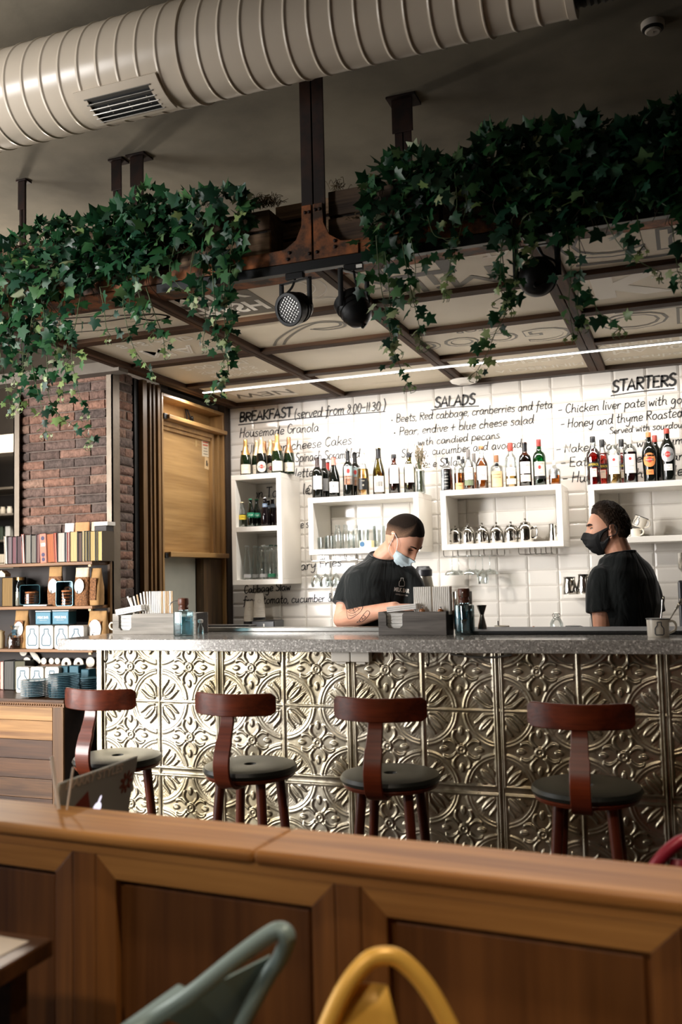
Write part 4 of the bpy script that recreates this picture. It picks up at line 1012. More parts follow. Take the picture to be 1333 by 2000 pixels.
bottle(928, zs, .034, .262, 'whisky', G_clear, mat('grey_stopper', '6f6a66', .4), (.74, 1.0), [], 'clear bottle with a grey neck in the rear row of the spirit shelf', gs_, 2.46, liquid=L_amber, fill=.5)
bottle(906, zs, .033, .235, 'spirit', G_clear, blackcap, (.86, .98), [], 'clear bottle with a black cap in the rear row of the spirit shelf', gs_, 2.47, liquid=L_amber, fill=.45)
bottle(943, zs, .040, .285, 'whisky', G_clear, copper, (.93, 1.0), [(.21, .53, .85, white, [('WILD', .48, .012, ink, None), ('TURKEY', .42, .011, ink, None), ('101', .31, .026, redp, None)])], 'whiskey bottle with a red 101 on its white label', gs_, 2.30, liquid=L_amber, fill=.72)
bottle(972, zs, .041, .225, 'squat', G_clear, mat('wood_stopper', '8a5a34', .5), (.78, .98), [(.05, .50, .9, tan, [('MONKEY', .40, .011, ink, .05), ('SHOULDER', .32, .010, ink, .05), ('____', .2, .01, ink, None)]), (.60, .74, .4, blk, [], True)], 'squat clear bottle with a gold label and wooden stopper', gs_, 2.32, liquid=L_straw, fill=.42)
bottle(1000, zs, .038, .295, 'bordeaux', G_clear, mat('red_cap', '9c3a2c', .4), (.82, 1.0), [(.26, .44, .85, white, [("DEWAR'S", .38, .012, ink, .05), ('WHITE LABEL', .30, .006, ink, None)]), (.08, .2, .85, cream, [('SCOTCH', .14, .008, ink, None)]), (.82, .86, .9, white, [])], 'pale whisky bottle with a red neck cap and white labels', gs_, 2.32, liquid=L_pale, fill=.36)
bottle(1028, zs, .040, .29, 'bordeaux', G_amber, blackcap, (.80, 1.0), [(.30, .56, .85, white, [("DEWAR'S", .48, .012, ink, .052), ('12', .38, .016, ink, None)]), (.12, .27, .85, cream, [('AGED', .20, .008, ink, None)])], 'dark amber whisky bottle with two white labels and a black neck', gs_, 2.32, liquid=L_dark, fill=.7, cap_long=True)
bottle(1056, zs, .041, .30, 'spirit', G_greenc, mat('claret_cap', '8e2f2a', .4), (.86, 1.0), [(.22, .52, .85, cream, [('JAMESON', .475, .013, ink, .056), ('IRISH', .33, .008, ink, None), ('WHISKEY', .27, .008, ink, None)]), (.36, .44, .25, redp, [], True), (.15, .22, .85, blk, [])], 'green whiskey bottle with a cream label and red cap', gs_, 2.32, liquid=glass('green_liquid', '8a9a3c'), fill=.5, cap_long=True)
bottle(1085, zs, .036, .165, 'squat', G_clear, mat('clear_stopper', 'd8d4cc', .3), (.82, 1.0), [(.30, .68, .6, silver, [('GIN', .5, .010, ink, None)])], 'short square decanter half full of amber, rightmost on the spirit shelf', gs_, 2.36, liquid=L_amber, fill=.42, sq=5)
ga_ = 'aperitif bottles on the mug shelf'
za = Z4t
ap = [(.36, .47, .95, blk, [('APEROL', .415, .020, yel, .066)]), (.17, .34, .42, cream, [('BARBIERI', .3, .006, ink, None)])]
bottle(1162, za, .045, .31, 'aperol', G_clear, blackcap, (.88, 1.0), ap, 'orange-red aperitif bottle with a black band, leftmost on the mug shelf', ga_, 2.30, liquid=L_red, fill=.74)
bottle(1180, za, .044, .30, 'aperol', G_clear, blackcap, (.84, 1.0), ap, 'orange-red aperitif bottle behind the leftmost one', ga_, 2.40, liquid=L_pink, fill=.70)
bottle(1218, za, .044, .30, 'aperol', G_clear, blackcap, (.84, 1.0), ap, 'orange-red aperitif bottle between the two white-topped bottles, behind', ga_, 2.45, liquid=L_pink, fill=.70)
wlab = [(.20, .57, .8, white, [('1757', .42, .007, ink, None), ('VERMOUTH', .34, .007, ink, .04), ('RISERVA', .27, .007, ink, None)]), (.45, .51, .22, redp, [], True)]
bottle(1202, za, .042, .315, 'spirit', G_clear, whitefoil, (.78, 1.0), wlab, 'clear bottle with white cap and large white label, left of the two', ga_, 2.30, liquid=L_pale, fill=.25)
bottle(1234, za, .042, .315, 'spirit', G_clear, whitefoil, (.78, 1.0), wlab, 'ruby bottle with white cap and large white label, right of the two', ga_, 2.30, liquid=glass('ruby_liquid', '7a1f20'), fill=.62)
bottle(1272, za, .044, .31, 'taper', G_dark, mat('orange_cap', 'd47a4a', .4), (.90, 1.0), mart(.44, 0, orange)+[(.15, .25, .55, orange, [('FIERO', .2, .008, ink, None)])], 'black bottle with a round orange label', ga_, 2.30)
bottle(1284, za, .042, .305, 'taper', G_dark, mat('red_cap', '9c3a2c', .4), (.86, 1.0), [], 'black bottle hidden behind the orange-labelled one', ga_, 2.42)
bottle(1308, za, .046, .325, 'taper', G_dark, mat('red_cap', '9c3a2c', .4), (.90, 1.0), mart(.50, 0, silver)+[(.20, .32, .6, white, [('ROSSO', .28, .007, ink, None), ('L\'APERITIVO', .23, .006, ink, .04)])], 'tall black bottle with a round silver label, rightmost on the mug shelf', ga_, 2.30)
# soda bottles in the upper compartment of the tall shelf
zd = Z1m+0.018
gso = 'soft drink bottles in the tall shelf'
teal = P('teal', '2a8f6a'); blue = P('blue', '7d92ac'); pinkp = P('pink', 'd77a86')
bottle(473, zd, .030, .185, 'soda', G_clear, goldp, (.955, .985), [(.30, .48, .95, yel, [('TONIC', .39, .009, ink, None)])], 'clear soda bottle with a yellow label in the tall shelf', gso, 2.28, liquid=glass('seltzer', 'c9ccb8'), fill=.5)
bottle(489, zd, .031, .205, 'soda', G_greenc, mat('green_crown', '2f8a62', .4, .3), (.955, .985), [(.32, .50, .95, teal, [('7 UP', .41, .016, white, None)])], 'green soda bottle, left one of the green pair in the tall shelf', gso, 2.28, liquid=glass('green_soda', '0f5a3a'), fill=.72)
bottle(501, zd, .031, .205, 'soda', G_greenc, mat('green_crown', '2f8a62', .4, .3), (.955, .985), [(.32, .50, .95, teal, [('7 UP', .41, .016, white, None)])], 'green soda bottle, right one of the green pair in the tall shelf', gso, 2.33, liquid=glass('green_soda', '0f5a3a'), fill=.72)
for px, Y, lab in ((517, 2.28, 'dark cola bottle with a blue-grey neck label, beside the green bottles'), (532, 2.36, 'dark cola bottle in the middle of the cola row'), (544, 2.30, 'dark cola bottle at the right end of the cola row'), (524, 2.44, 'dark cola bottle in the rear of the tall shelf')):
    bottle(px, zd, .032, .208, 'soda', mat('cola_glass', '120c10', .08), mat('crown_silver', 'c9c9c9', .3, .8), (.955, .985), [(.58, .78, .95, blue, [('PEPSI', .70, .009, white, None)]), (.65, .76, .4, redp, [], True)], lab, gso, Y)
# empty water bottles in the lower compartment
zd2 = Z1b+0.036
gwa = 'empty clear bottles in the tall shelf'
for k, (px, Y) in enumerate(((481, 2.28), (497, 2.38), (506, 2.48), (512, 2.28), (520, 2.40), (528, 2.28), (538, 2.36), (546, 2.28))):
    gc = px >= 528
    bottle(px, zd2, .035, .245, 'water', G_clear, mat('dark_green_cap', '123c2c', .4) if gc else mat('clear_cap', 'c5cbc6', .3), (.95, .99), [(.06, .16, .8, greenp if gc else silver, [])], ['empty clear bottle at the left end of the lower compartment', 'second empty clear bottle, set back in the lower compartment', 'empty clear bottle furthest back in the lower compartment', 'empty clear bottle at the front middle of the lower compartment', 'clear bottle set back right of the middle in the lower compartment', 'clear bottle with dark green cap, left of the three green-capped ones', 'clear bottle with dark green cap, middle of the three green-capped ones', 'clear bottle with dark green cap, right of the three green-capped ones'][k], gwa, Y)
# clear milk bottles, tumblers and a tin in the shelf behind the man
zm = Z2b+0.036
gm = 'clear glass in the shelf behind the man looking down'
for k, (px, Y) in enumerate(((658, 2.29), (674, 2.29), (684, 2.37), (693, 2.40))):
    bottle(px, zm, .026, .165, 'milk', G_clear, None, None, [], ['empty glass milk bottle, leftmost of the four', 'empty glass milk bottle, second of the four', 'empty glass milk bottle, third of the four', 'empty glass milk bottle, right of the four, set back'][k], gm, Y, name='milk_bottle')
def tumbler(px, Y, z, R, H, lab, grp, py=1080):
    x = at(px, py, Y=Y).x
    m = MB().lathe([(0, 0.004), (R*.82, 0.0), (R*.86, .006), (R, H), (R-.002, H), (R*.84, .012), (0, .012)], 24, (x, Y, z))
    return tag(m.build('tumbler', G_clear), lab, 'glass', grp)
tumbler(631, 2.30, zm, .032, .085, 'low glass tumbler, left end of the shelf behind the man', gm); tumbler(645, 2.34, zm, .032, .095, 'low glass tumbler beside the milk bottles', gm)
tumbler(712, 2.36, zm, .038, .13, 'straight glass right of the milk bottles', gm); tumbler(742, 2.40, zm, .045, .155, 'tall wide glass behind the head of the man', gm)
x = at(716, 1065, Y=2.27).x
q = thing('tea_tin', 'pale yellow tin with a blue emblem on the shelf beside the milk bottles', 'tin', (x, 2.28, zm))
MB().box(-.045, .045, -.03, .03, 0, .05).build('tin', P('pale_yellow', 'd8d2a0', .4), q, bevel=.004)
m = MB().lathe([(0, 0), (.018, 0), (.018, .001), (0, .001)], 20, M=frame((-.022, -.0302, .026), (1, 0, 0), (0, 0, 1), (0, -1, 0))); m.build('emblem', P('emblem_blue', '2f5f86'), q)
# dried flowers in a clear vase
p = at(823, 962, Y=2.33)
dv = thing('dried_bouquet', 'tied bunch of dried flowers in a glass vase at the end of the wine shelf', 'flowers', (p.x, 2.33, zw))
MB().lathe([(0, .003), (.03, 0), (.033, .005), (.027, .07), (.03, .15), (.0285, .15), (.025, .07), (.03, .008), (0, .008)], 24).build('vase', G_clear, dv)
rnd = random.Random(8); st_ = MB(); fl_ = MB()
for k in range(70):
    a = rnd.uniform(0, 2*PI); r0 = rnd.uniform(0, .02); r1 = rnd.uniform(0.01, .045); h = rnd.uniform(.20, .33)
    pts = [(r0*math.cos(a), r0*math.sin(a), .01), (r0*.5*math.cos(a), r0*.5*math.sin(a), .13), (r1*.6*math.cos(a), r1*.6*math.sin(a), h*.75), (r1*math.cos(a), r1*math.sin(a), h)]
    C = catmull(pts, 4); st_.tube(C, .0011, 4)
    for j in range(7):
        c = C[-1]+(C[-4]-C[-1])*j/6+Vector((rnd.uniform(-.004, .004), rnd.uniform(-.004, .004), 0)); fl_.ell(c, (.0028, .0028, .0045), 5, 4)
st_.build('stems', mat('dry_stem', '5d6146', .8, var=.2), dv); fl_.build('blossoms', mat('dry_blossom', '8a7a66', .9, var=.3, scale=80), dv)
MB().lathe([(.024, .15), (.026, .152), (.026, .158), (.024, .16)], 18).build('twine', P('twine', 'd8d0bc', .8), dv)
# steel teapots
M_steelp = mat('polished_steel', 'cfccc6', 0.12, 1.0, var=0.05, rvar=.04)
zt_ = Z3b+0.036
def teapot():
    t = thing('teapot', '', 'teapot', (0, 0, 0), 0, 'steel teapots on the wall shelf')
    MB().lathe([(0, 0), (.047, 0), (.049, .004), (.048, .03), (.047, .055), (.043, .070), (.033, .082), (.030, .084), (0, .084)], 32).build('body', M_steelp, t)
    lid = MB().lathe([(.031, .084), (.030, .089), (.018, .094), (0, .095)], 24).build('lid', M_steelp, t)
    MB().lathe([(.003, .094), (.004, .099), (.008, .104), (.006, .110), (0, .111)], 14).build('knob', M_steelp, t)
    MB().tube(catmull([(0, -.044, .066), (-.006, -.072, .064), (-.008, -.078, .045), (-.004, -.070, .022), (0, -.046, .018)]), [.0045]*25, 8, flat=(1.5, .7)).build('handle', M_steelp, t)
    MB().tube([(0, .040, .045), (0, .058, .062), (0, .070, .078)], [.012, .009, .006], 10).build('spout', M_steelp, t)
    return t
tp = teapot()
def placetp(o, px, Y, lab, rz, sc=1.0):
    o.location = (at(px, 1058, Y=Y).x, Y, zt_); o.rotation_euler = (0, 0, rz); o['label'] = lab; o.scale = (sc, sc, sc*1.32)
TP = [(890, 2.33, 'steel teapot at the left end of the row', -.5), (914.5, 2.32, 'steel teapot, second from the left', .4), (943, 2.32, 'steel teapot, third from the left', .3), (971, 2.32, 'steel teapot with its handle to the front, fourth from the left', 0.05), (999.5, 2.32, 'steel teapot, fifth from the left', .5), (1028, 2.31, 'larger steel teapot with the handle turned right, sixth in the row', 1.25)]
for k, (px, Y, lab, rz) in enumerate(TP):
    o = tp if k == 0 else dup(tp, (0, 0, 0))
    placetp(o, px, Y, lab, rz, 1.06 if k == 5 else (.90 if k == 0 else .95))
def jug(x, y, z, R, H, lab, grp=None, rz=0, name='milk_jug'):
    t = thing(name, lab, 'jug', (x, y, z), rz, grp)
    MB().lathe([(0, 0), (R, 0), (R*1.02, .004), (R*.98, H*.4), (R*.80, H*.75), (R*.78, H*.9), (R*.84, H), (R*.81, H), (R*.75, H*.88), (R*.77, H*.7), (R*.95, H*.3), (R*.95, .006), (0, .006)], 28).build('body', M_steelp, t)
    MB().tube(catmull([(R*.76, 0, H*.86), (R*1.35, 0, H*.85), (R*1.5, 0, H*.55), (R*1.02, 0, H*.22)]), .004, 8, flat=(1, 1.6)).build('handle', M_steelp, t)
    MB().tube([(-R*.7, 0, H*.82), (-R*.95, 0, H*.95), (-R*1.1, 0, H*1.02)], [R*.35, R*.22, R*.06], 10).build('spout', M_steelp, t)
    return t
x = at(1082, 1052, Y=2.33).x; jug(x, 2.33, zt_, .034, .112, 'narrow steel jug alone at the right end of the teapot shelf', rz=-.8)
# wire racks and hanging wine glasses
M_wire = mat('chrome_wire', 'b9b6b0', 0.2, 1.0)
gr_ = 'stem glasses hanging under the shelves'
def rack(pxs, zbot, lab, ys=(2.25, 2.50)):
    xs = [at(p_, 1085, Y=2.25).x for p_ in pxs]
    t = thing('glass_rack', lab, 'rack', ((xs[0]+xs[-1])/2, 2.37, zbot-.05), 0, 'wire glass racks')
    for xx in xs:
        w = MB(); w.tube([(xx, ys[0], zbot), (xx, ys[0], zbot-.028), (xx+.004, ys[0]+.01, zbot-.04), (xx, ys[1]-.02, zbot-.04), (xx, ys[1], zbot-.028), (xx, ys[1], zbot)], .0028, 7)
        w.build('rail_wire', M_wire, t, world=True)
    w = MB(); w.tube([(xs[0], ys[0]+.012, zbot-.040), (xs[-1], ys[0]+.012, zbot-.040)], .0025, 6); w.build('cross_wire', M_wire, t, world=True)
    w = MB(); w.tube([(xs[0], ys[1]-.02, zbot-.040), (xs[-1], ys[1]-.02, zbot-.040)], .0025, 6); w.build('cross_wire', M_wire, t, world=True)
    return xs
rack((608, 630, 652, 674, 697), Z2b, 'wire glass rack under the shelf behind the man looking down')
rack((867, 895, 920, 946, 972), Z3b, 'wire glass rack with hanging glasses under the teapot shelf')
rack((1014, 1036, 1046, 1067, 1078), Z3b, 'empty wire glass rack under the right end of the teapot shelf')
wine = thing('wine_glass', 'x', 'glass', (0, 0, 0), 0, gr_)
MB().lathe([(.033, 0), (.033, -.002), (.008, -.005), (.0035, -.012), (.0032, -.085), (.006, -.092), (.024, -.105), (.037, -.130), (.039, -.150), (.034, -.185), (.033, -.185), (.038, -.150), (.036, -.130), (.023, -.107), (0, -.098)], 28).build('glass', G_clear, wine)
coupe = thing('coupe_glass', 'x', 'glass', (0, 0, 0), 0, gr_)
MB().lathe([(.034, 0), (.034, -.002), (.008, -.005), (.0032, -.012), (.003, -.085), (.006, -.090), (.036, -.100), (.050, -.112), (.053, -.125), (.052, -.125), (.049, -.113), (.035, -.102), (0, -.094)], 28).build('glass', G_clear, coupe)
W_ = [(619, 2.33, 'stem glass at the left end of the rack behind the man'), (636, 2.30, 'stem glass second in the rack behind the man'), (647, 2.41, 'stem glass set back in the rack behind the man'), (657, 2.30, 'stem glass beside the shoulder of the man')]
for k, (px, Y, lab) in enumerate(W_):
    o = wine if k == 0 else dup(wine, (0, 0, 0)); o['label'] = lab; o.location = (at(px, 1150, Y=Y).x, Y, Z2b-.037)
W2 = [(884, 2.30, 'hanging coupe glass, leftmost under the teapot shelf'), (897, 2.40, 'hanging coupe glass behind the leftmost coupe'), (918, 2.29, 'hanging coupe glass, third from the left'), (930, 2.39, 'hanging coupe glass set back near the middle of the rack'), (958, 2.42, 'hanging coupe glass, rightmost and set back')]
for k, (px, Y, lab) in enumerate(W2):
    o = coupe if k == 0 else dup(coupe, (0, 0, 0)); o['label'] = lab; o.location = (at(px, 1120, Y=Y).x, Y, Z3b-.037)
o = dup(wine, (at(944, 1130, Y=2.29).x, 2.29, Z3b-.037), label='hanging wine glass with a deep bowl right of the coupe glasses')
# enamel mugs on the right shelf
M_enam = mat('cream_enamel', 'e9e1d2', 0.18); M_rim = mat('black_rim', '1a1a1c', 0.3)
def bottle_icon(mb, M, h, mi, w=.004, fillm=None):
    pts = [(-.16, 1), (.16, 1), (.16, .93), (.14, .90), (.15, .74), (.30, .55), (.33, .46), (.33, .08), (.26, 0), (-.26, 0), (-.33, .08), (-.33, .46), (-.30, .55), (-.15, .74), (-.14, .90), (-.16, .93)]
    P_ = [Vector((x*h, (y-.5)*h, 0)) for x, y in pts]+[Vector((-.16*h, .5*h, 0))]
    n = len(P_)-1; L_, R_ = [], []
    for i in range(n):
        a, b2 = P_[i-1] if i else P_[n-1], P_[(i+1) % n]; t = (b2-a).normalized(); nn = Vector((-t.y, t.x, 0))*w/2
        L_.append(P_[i]+nn); R_.append(P_[i]-nn)
    mb.add(L_+R_, [(i, (i+1) % n, n+(i+1) % n, n+i) for i in range(n)], mi, False, M)
def wrap_icon(mb, r, zc, h, ang, mi, w):
    t = MB(); bottle_icon(t, Matrix.Identity(4), h, 0, w)
    vs = [((r+.0008)*math.cos(ang+x/r), (r+.0008)*math.sin(ang+x/r), zc+y) for x, y, z in t.v]
    mb.add(vs, [f[::-1] for f in t.f], mi)
def mug(loc, R, H, lab, hang, iang, grp=None, icon=True, M=None):
    t = thing('enamel_mug', lab, 'mug', loc, 0, grp)
    MB().lathe([(0, 0), (R*.93, 0), (R*.96, .004), (R, H), (R*.985, H), (R*.94, .008), (0, .008)], 32).build('body', M_enam, t)
    MB().lathe([(R-.001, H-.003), (R+.0025, H-.001), (R+.002, H+.002), (R-.002, H+.002)], 32).build('rim', M_rim, t)
    c, s = math.cos(hang), math.sin(hang)
    pts = [(R*.97, H*.84), (R*1.35, H*.86), (R*1.58, H*.62), (R*1.45, H*.35), (R*.97, H*.20)]
    MB().tube(catmull([(r*c, r*s, z) for r, z in pts]), .0045, 8, flat=(1.0, 1.5)).build('handle', M_enam, t)
    if icon:
        q = MB(); wrap_icon(q, R, H*.48, H*.72, iang, 0, .0035); q.build('bottle_emblem', P('emblem_ink', '3a3f49'), t)
    return t
zmug = Z4b+.036
gmu = 'enamel mugs stacked on the shelf at the right'
p = at(1240, 1043, Y=2.33); mug((p.x, 2.33, zmug), .038, .056, 'white enamel mug standing on the right shelf below the tilted mug', -.4, cam_dir(p.x, 2.33)-1.0, gmu)
tm = mug((p.x+.022, 2.33, zmug+.062), .040, .066, 'enamel mug with black rim lying tilted on top of the mug below', -.3, cam_dir(p.x, 2.33)-.5, gmu)
tm.rotation_euler = (0, .42, 0)
p2_ = at(1226, 1043, Y=2.42); mug((p2_.x, 2.42, zmug), .038, .056, 'enamel mug behind the hair of the bearded man', 2.5, 0, gmu, False)
# steel jugs on the small ledge
zl_ = at(1130, 1161, Y=2.30).z
lg = thing('small_ledge', 'small white ledge on a metal bracket holding two steel jugs', 'shelf', (at(1150, 1160, Y=2.4).x, 2.4, zl_-.02))
xa = at(1103, 1165, Y=2.28).x
MB().box(xa, xa+.34, 2.28, 2.544, zl_-.022, zl_).build('board', M_white, lg, world=True, bevel=.002)
MB().box(xa+.19, xa+.225, 2.53, 2.545, zl_-.19, zl_-.022).build('bracket', M_white, lg, world=True)
for dz in (.06, .14): MB().ell((xa+.2075, 2.528, zl_-dz), (.004, .004, .004), 8, 6).build('screw', M_black, lg, world=True)
jug(at(1114, 1158, Y=2.37).x, 2.37, zl_, .046, .110, 'straight steel milk jug, left one on the small ledge', rz=-1.2)
jug(at(1142, 1158, Y=2.37).x, 2.37, zl_, .044, .125, 'steel milk jug beside the sleeve of the bearded man', rz=-1.0)
# ================================================================ THINGS ON THE WORKTOP
M_boxw = wood('grey_stained_wood', '3c3833', '77706a', 0, 4, 0.6); M_boxd = wood('dark_stained_wood', '191817', '3a3632', 0, 4, 0.6)
ORD = ['first', 'second', 'third', 'fourth', 'fifth', 'sixth', 'seventh', 'eighth', 'ninth', 'tenth', 'eleventh', 'twelfth', 'thirteenth', 'fourteenth', 'fifteenth', 'sixteenth', 'seventeenth', 'eighteenth', 'nineteenth', 'twentieth', 'twenty-first', 'twenty-second']
def napkin_box(lab, x0, x1, y0, y1, z1, u0, u1, uz, m, md):
    t = thing('napkin_box', lab, 'box', ((x0+x1)/2, (y0+y1)/2, ZTOP), 0, 'wooden napkin boxes on the worktop')
    r = .012
    poly = [(x0, ZTOP), (x1, ZTOP), (x1, z1), (u1+r, z1), (u1, z1-r), (u1, uz+r), (u1-r, uz), (u0+r, uz), (u0, uz+r), (u0, z1-r), (u0-r, z1), (x0, z1)]
    MB().prism([(x, z) for x, z in poly], .008, frame((0, y0+.008, 0), (1, 0, 0), (0, 0, 1), (0, -1, 0))).build('front_board', m, t, world=True, bevel=.0015)
    MB().box(x0, x1, y1-.008, y1, ZTOP, z1).build('back_board', m, t, world=True, bevel=.0015)
    MB().box(x0, x0+.008, y0+.008, y1-.008, ZTOP, z1).build('end_board', m, t, world=True); MB().box(x1-.008, x1, y0+.008, y1-.008, ZTOP, z1).build('end_board', md, t, world=True)
    MB().box(x0+.008, x1-.008, y0+.008, y1-.008, ZTOP, ZTOP+.006).build('base_board', md, t, world=True)
    MB().box(u1+.012, u1+.018, y0+.008, y1-.008, ZTOP+.006, z1-.006).build('divider', md, t, world=True)
    return t
paperm = mat('paper_napkin', 'f5f2ec', 0.85, var=.03, scale=20)
# right box
YB1 = .154; xb0, xb1 = at(740, 1241, Y=YB1).x, at(873, 1241, Y=YB1).x; zb1 = at(800, 1195, Y=YB1).z
yb2 = at(887, 1225, X=xb1).y
u0, u1, uz = at(755, 1210, Y=YB1).x, at(786, 1210, Y=YB1).x, at(770, 1227, Y=YB1).z
napkin_box('dark grey wooden napkin box beside the right soap bottle', xb0, xb1, YB1, max(yb2, YB1+.11), zb1, u0, u1, uz, M_boxw, M_boxd)
YE1 = max(yb2, YB1+.11)
def napkin(xc, yc, z, w, d, h, lab, grp, tilt=0.0, yaw=0.0):
    m = MB()
    for k in range(3):
        m.box(-w/2, w/2, -d/2, d/2, h*k/3, h*(k+.86)/3)
    m.box(-w/2, -w/2+.004, -d/2, d/2, 0, h*.95)
    o = m.build('paper_napkin', paperm, bevel=.001); o.location = (xc, yc, z); o.rotation_euler = (0, tilt, yaw)
    return tag(o, lab, 'napkin', grp)
gn = 'white paper napkins in the wooden boxes'
xm = (u0+u1)/2+.004; ns = (zb1-ZTOP-.012)/6
for k in range(6): napkin(xm, (YB1+YE1)/2, ZTOP+.007+k*ns, .085, .088, ns*.93, '%s white napkin from the bottom in the right napkin box' % ORD[k], gn)
napkin(xm+.026, (YB1+YE1)/2-.01, zb1+.005, .13, .10, .024, 'folded white napkin lying on top of the right napkin stack', gn, -.10, .05)
# sugar sticks in the right box: two bundles
stickm = mat('paper_stick_cover', 'f4f0e8', 0.8); stickm2 = mat('paper_stick_shadow_edge', 'd9cdbb', 0.8); stickk = mat('kraft_stick', 'c9ab88', 0.8)
gst = 'paper sugar sticks in the napkin boxes'
st0 = MB(); st0.box(-.0036, .0036, -.0022, .0022, 0, .118); st0.tube([(0, -.0012, 0.002), (0, -.0012, .116)], .0026, 6)
proto_stick = st0.build('sugar_stick', stickm)
used = [False]
def stick(x, y, z, lab, m=None, lean=0.0, sc=1.0):
    if not used[0]: o = proto_stick; used[0] = True
    else: o = proto_stick.copy(); COL.objects.link(o)
    o.location = (x, y, z); o.rotation_euler = (0, lean, 0); o.scale = (sc, sc, sc)
    if m: 
        o.data = kraft_me
    return tag(o, lab, 'sugar stick', gst)
kraft_me = proto_stick.data.copy(); kraft_me.materials.clear(); kraft_me.materials.append(stickk)
for bi, (pa, pb) in enumerate(((809, 843), (846, 880))):
    xa, xb = at(pa, 1170, Y=.20).x, at(pb, 1170, Y=.20).x
    ztop = at(830, 1146, Y=.20).z
    for k in range(9):
        stick(xa+(xb-xa)*(k+.5)/9, .197, ztop-.118, '%s paper stick from the left in the %s bundle of the right box' % (ORD[k], ('left', 'right')[bi]))
    for k in range(4): stick(xb-.004+.0006*k, .205+.0062*k, ztop-.118, '%s paper stick back along the right side of the %s bundle' % (ORD[k], ('left', 'right')[bi]), True if k % 2 else None)
# pepper mill knobs behind the front of the right box
for px, lab in ((825, 'small wooden pepper mill behind the front of the right napkin box, left of two'), (861, 'small wooden pepper mill behind the front of the right napkin box, right of two')):
    x = at(px, 1190, Y=.178).x; zt2 = at(px, 1184, Y=.178).z; h = zt2-ZTOP-.007
    t = thing('pepper_mill', lab, 'pepper mill', (x, .178, ZTOP+.007), 0, 'pepper mills in the right napkin box')
    MB().lathe([(0, 0), (.0125, 0), (.0125, h*.55), (.011, h*.7), (.0125, h*.78), (.012, h*.86), (.006, h*.91), (0, h*.92)], 20).build('body', wood('mill_wood', '8a4f26', 'c98a55', 2, 5, .4), t)
    MB().lathe([(0, h*.90), (.004, h*.91), (.0035, h*.94), (.005, h*.97), (0, h)], 12).build('knob', M_chrome, t)
# left box
YB2 = .227; xl0, xl1 = at(220, 1239, Y=YB2).x, at(384, 1239, Y=YB2).x; zb2 = at(280, 1198.5, Y=YB2).z
v0, v1, vz = at(232, 1215, Y=YB2).x, at(256, 1215, Y=YB2).x, at(245, 1231, Y=YB2).z
napkin_box('grey wooden napkin box at the left end of the worktop', xl0, xl1, YB2, YB2+.115, zb2, v0, v1, vz, wood('pale_grey_wood', '5d5850', '9a9388', 0, 4, .6), M_boxd)
xm = (v0+v1)/2; ns = (zb2-ZTOP-.012)/5
for k in range(5): napkin(xm, YB2+.057, ZTOP+.007+k*ns, .085, .09, ns*.93, '%s white napkin from the bottom in the left napkin box' % ORD[k], gn)
napkin(xm+.02, YB2+.05, zb2+.004, .14, .11, .03, 'folded white napkin lying on top of the left napkin stack', gn, -.16, .1)
ztl = at(300, 1155, Y=YB2+.05).z
n = 18
for k in range(n):
    px = 272+(338-272)*k/(n-1); x = at(px, 1190, Y=YB2+.05).x
    lean = -.30*max(0, (7-k)/7)**1.2
    stick(x-.012*max(0, (5-k)/5), YB2+.045, ztl-.118-(.006*max(0, 4-k)), '%s paper stick from the left in the fan of the left box' % ORD[k], True if k in (2, 12, 14, 15, 17) else None, lean)
stick(at(266, 1190, Y=YB2+.03).x, YB2+.03, ztl-.13, 'single paper stick leaning out at the left of the fan', None, -.42)
# white mug behind the left box, seen by its handle
mg = mug((at(232, 1225, Y=YB2+.18).x, YB2+.19, ZTOP), .034, .055, 'white mug behind the left napkin box with its handle showing', PI+.25, 0, None, False)
# little stoppered bottle behind the left soap bottle
p = at(384, 1236, Y=.20)
t = thing('small_bottle', 'little clear bottle with white stopper behind the left soap bottle', 'bottle', (at(392, 1230, Y=.19).x, .19, ZTOP))
MB().lathe([(0, 0), (.014, 0), (.015, .003), (.015, .03), (.007, .045), (.006, .055)], 18).build('glass_body', G_clear, t); MB().lathe([(.007, .054), (.012, .057), (.013, .068), (.008, .072), (0, .073)], 16).build('stopper', P('white', 'ece8e0'), t)
# soap bottles
def soap(px, py, Y, W, H, lab, spout_rot, sq):
    x = at(px, py, Y=Y).x
    t = thing('soap_bottle', lab, 'soap bottle', (x, Y, ZTOP), 0, 'glass soap bottles on the worktop')
    a = math.radians(-18)
    MB().lathe([(0, 0), (W*.94, 0), (W, .004), (W, H*.60), (W*.97, H*.63), (W*.55, H*.655), (W*.5, H*.66), (W*.5, H*.70)], 32, sq=sq, M=Rz(a)).build('glass_body', glass('aqua_glass', 'dceaec'), t, angle=45)
    MB().lathe([(0, .008), (W*.84, .008), (W*.86, .012), (W*.86, H*.50), (0, H*.50)], 28, sq=sq, M=Rz(a)).build('liquid', glass('aqua_liquid', '9cc2ca'), t, angle=45)
    wd_ = wood('pump_wood', '3f2015', '7a4a34', 2, 4, .4)
    MB().lathe([(0, H*.68), (W*.60, H*.68), (W*.62, H*.75), (W*.56, H*.76), (W*.54, H*.80), (W*.62, H*.81), (W*.66, H*.83), (W*.66, H*.95), (W*.60, H*.985), (0, H)], 28).build('pump_cap', wd_, t, angle=45)
    c, s = math.cos(spout_rot), math.sin(spout_rot)
    MB().tube(catmull([(0, 0, H*.90), (W*.9*c, W*.9*s, H*.91), (W*1.5*c, W*1.5*s, H*.88), (W*1.8*c, W*1.8*s, H*.80)]), .0028, 8).build('spout', M_chrome, t)
    return t
p0, p1 = at(341, 1241, Z=ZTOP), at(377, 1241, Z=ZTOP)
soap(359, 1240, .135, .038, .175, 'square glass soap bottle with a brown pump and metal spout, by the left napkin box', PI+.15, 5)
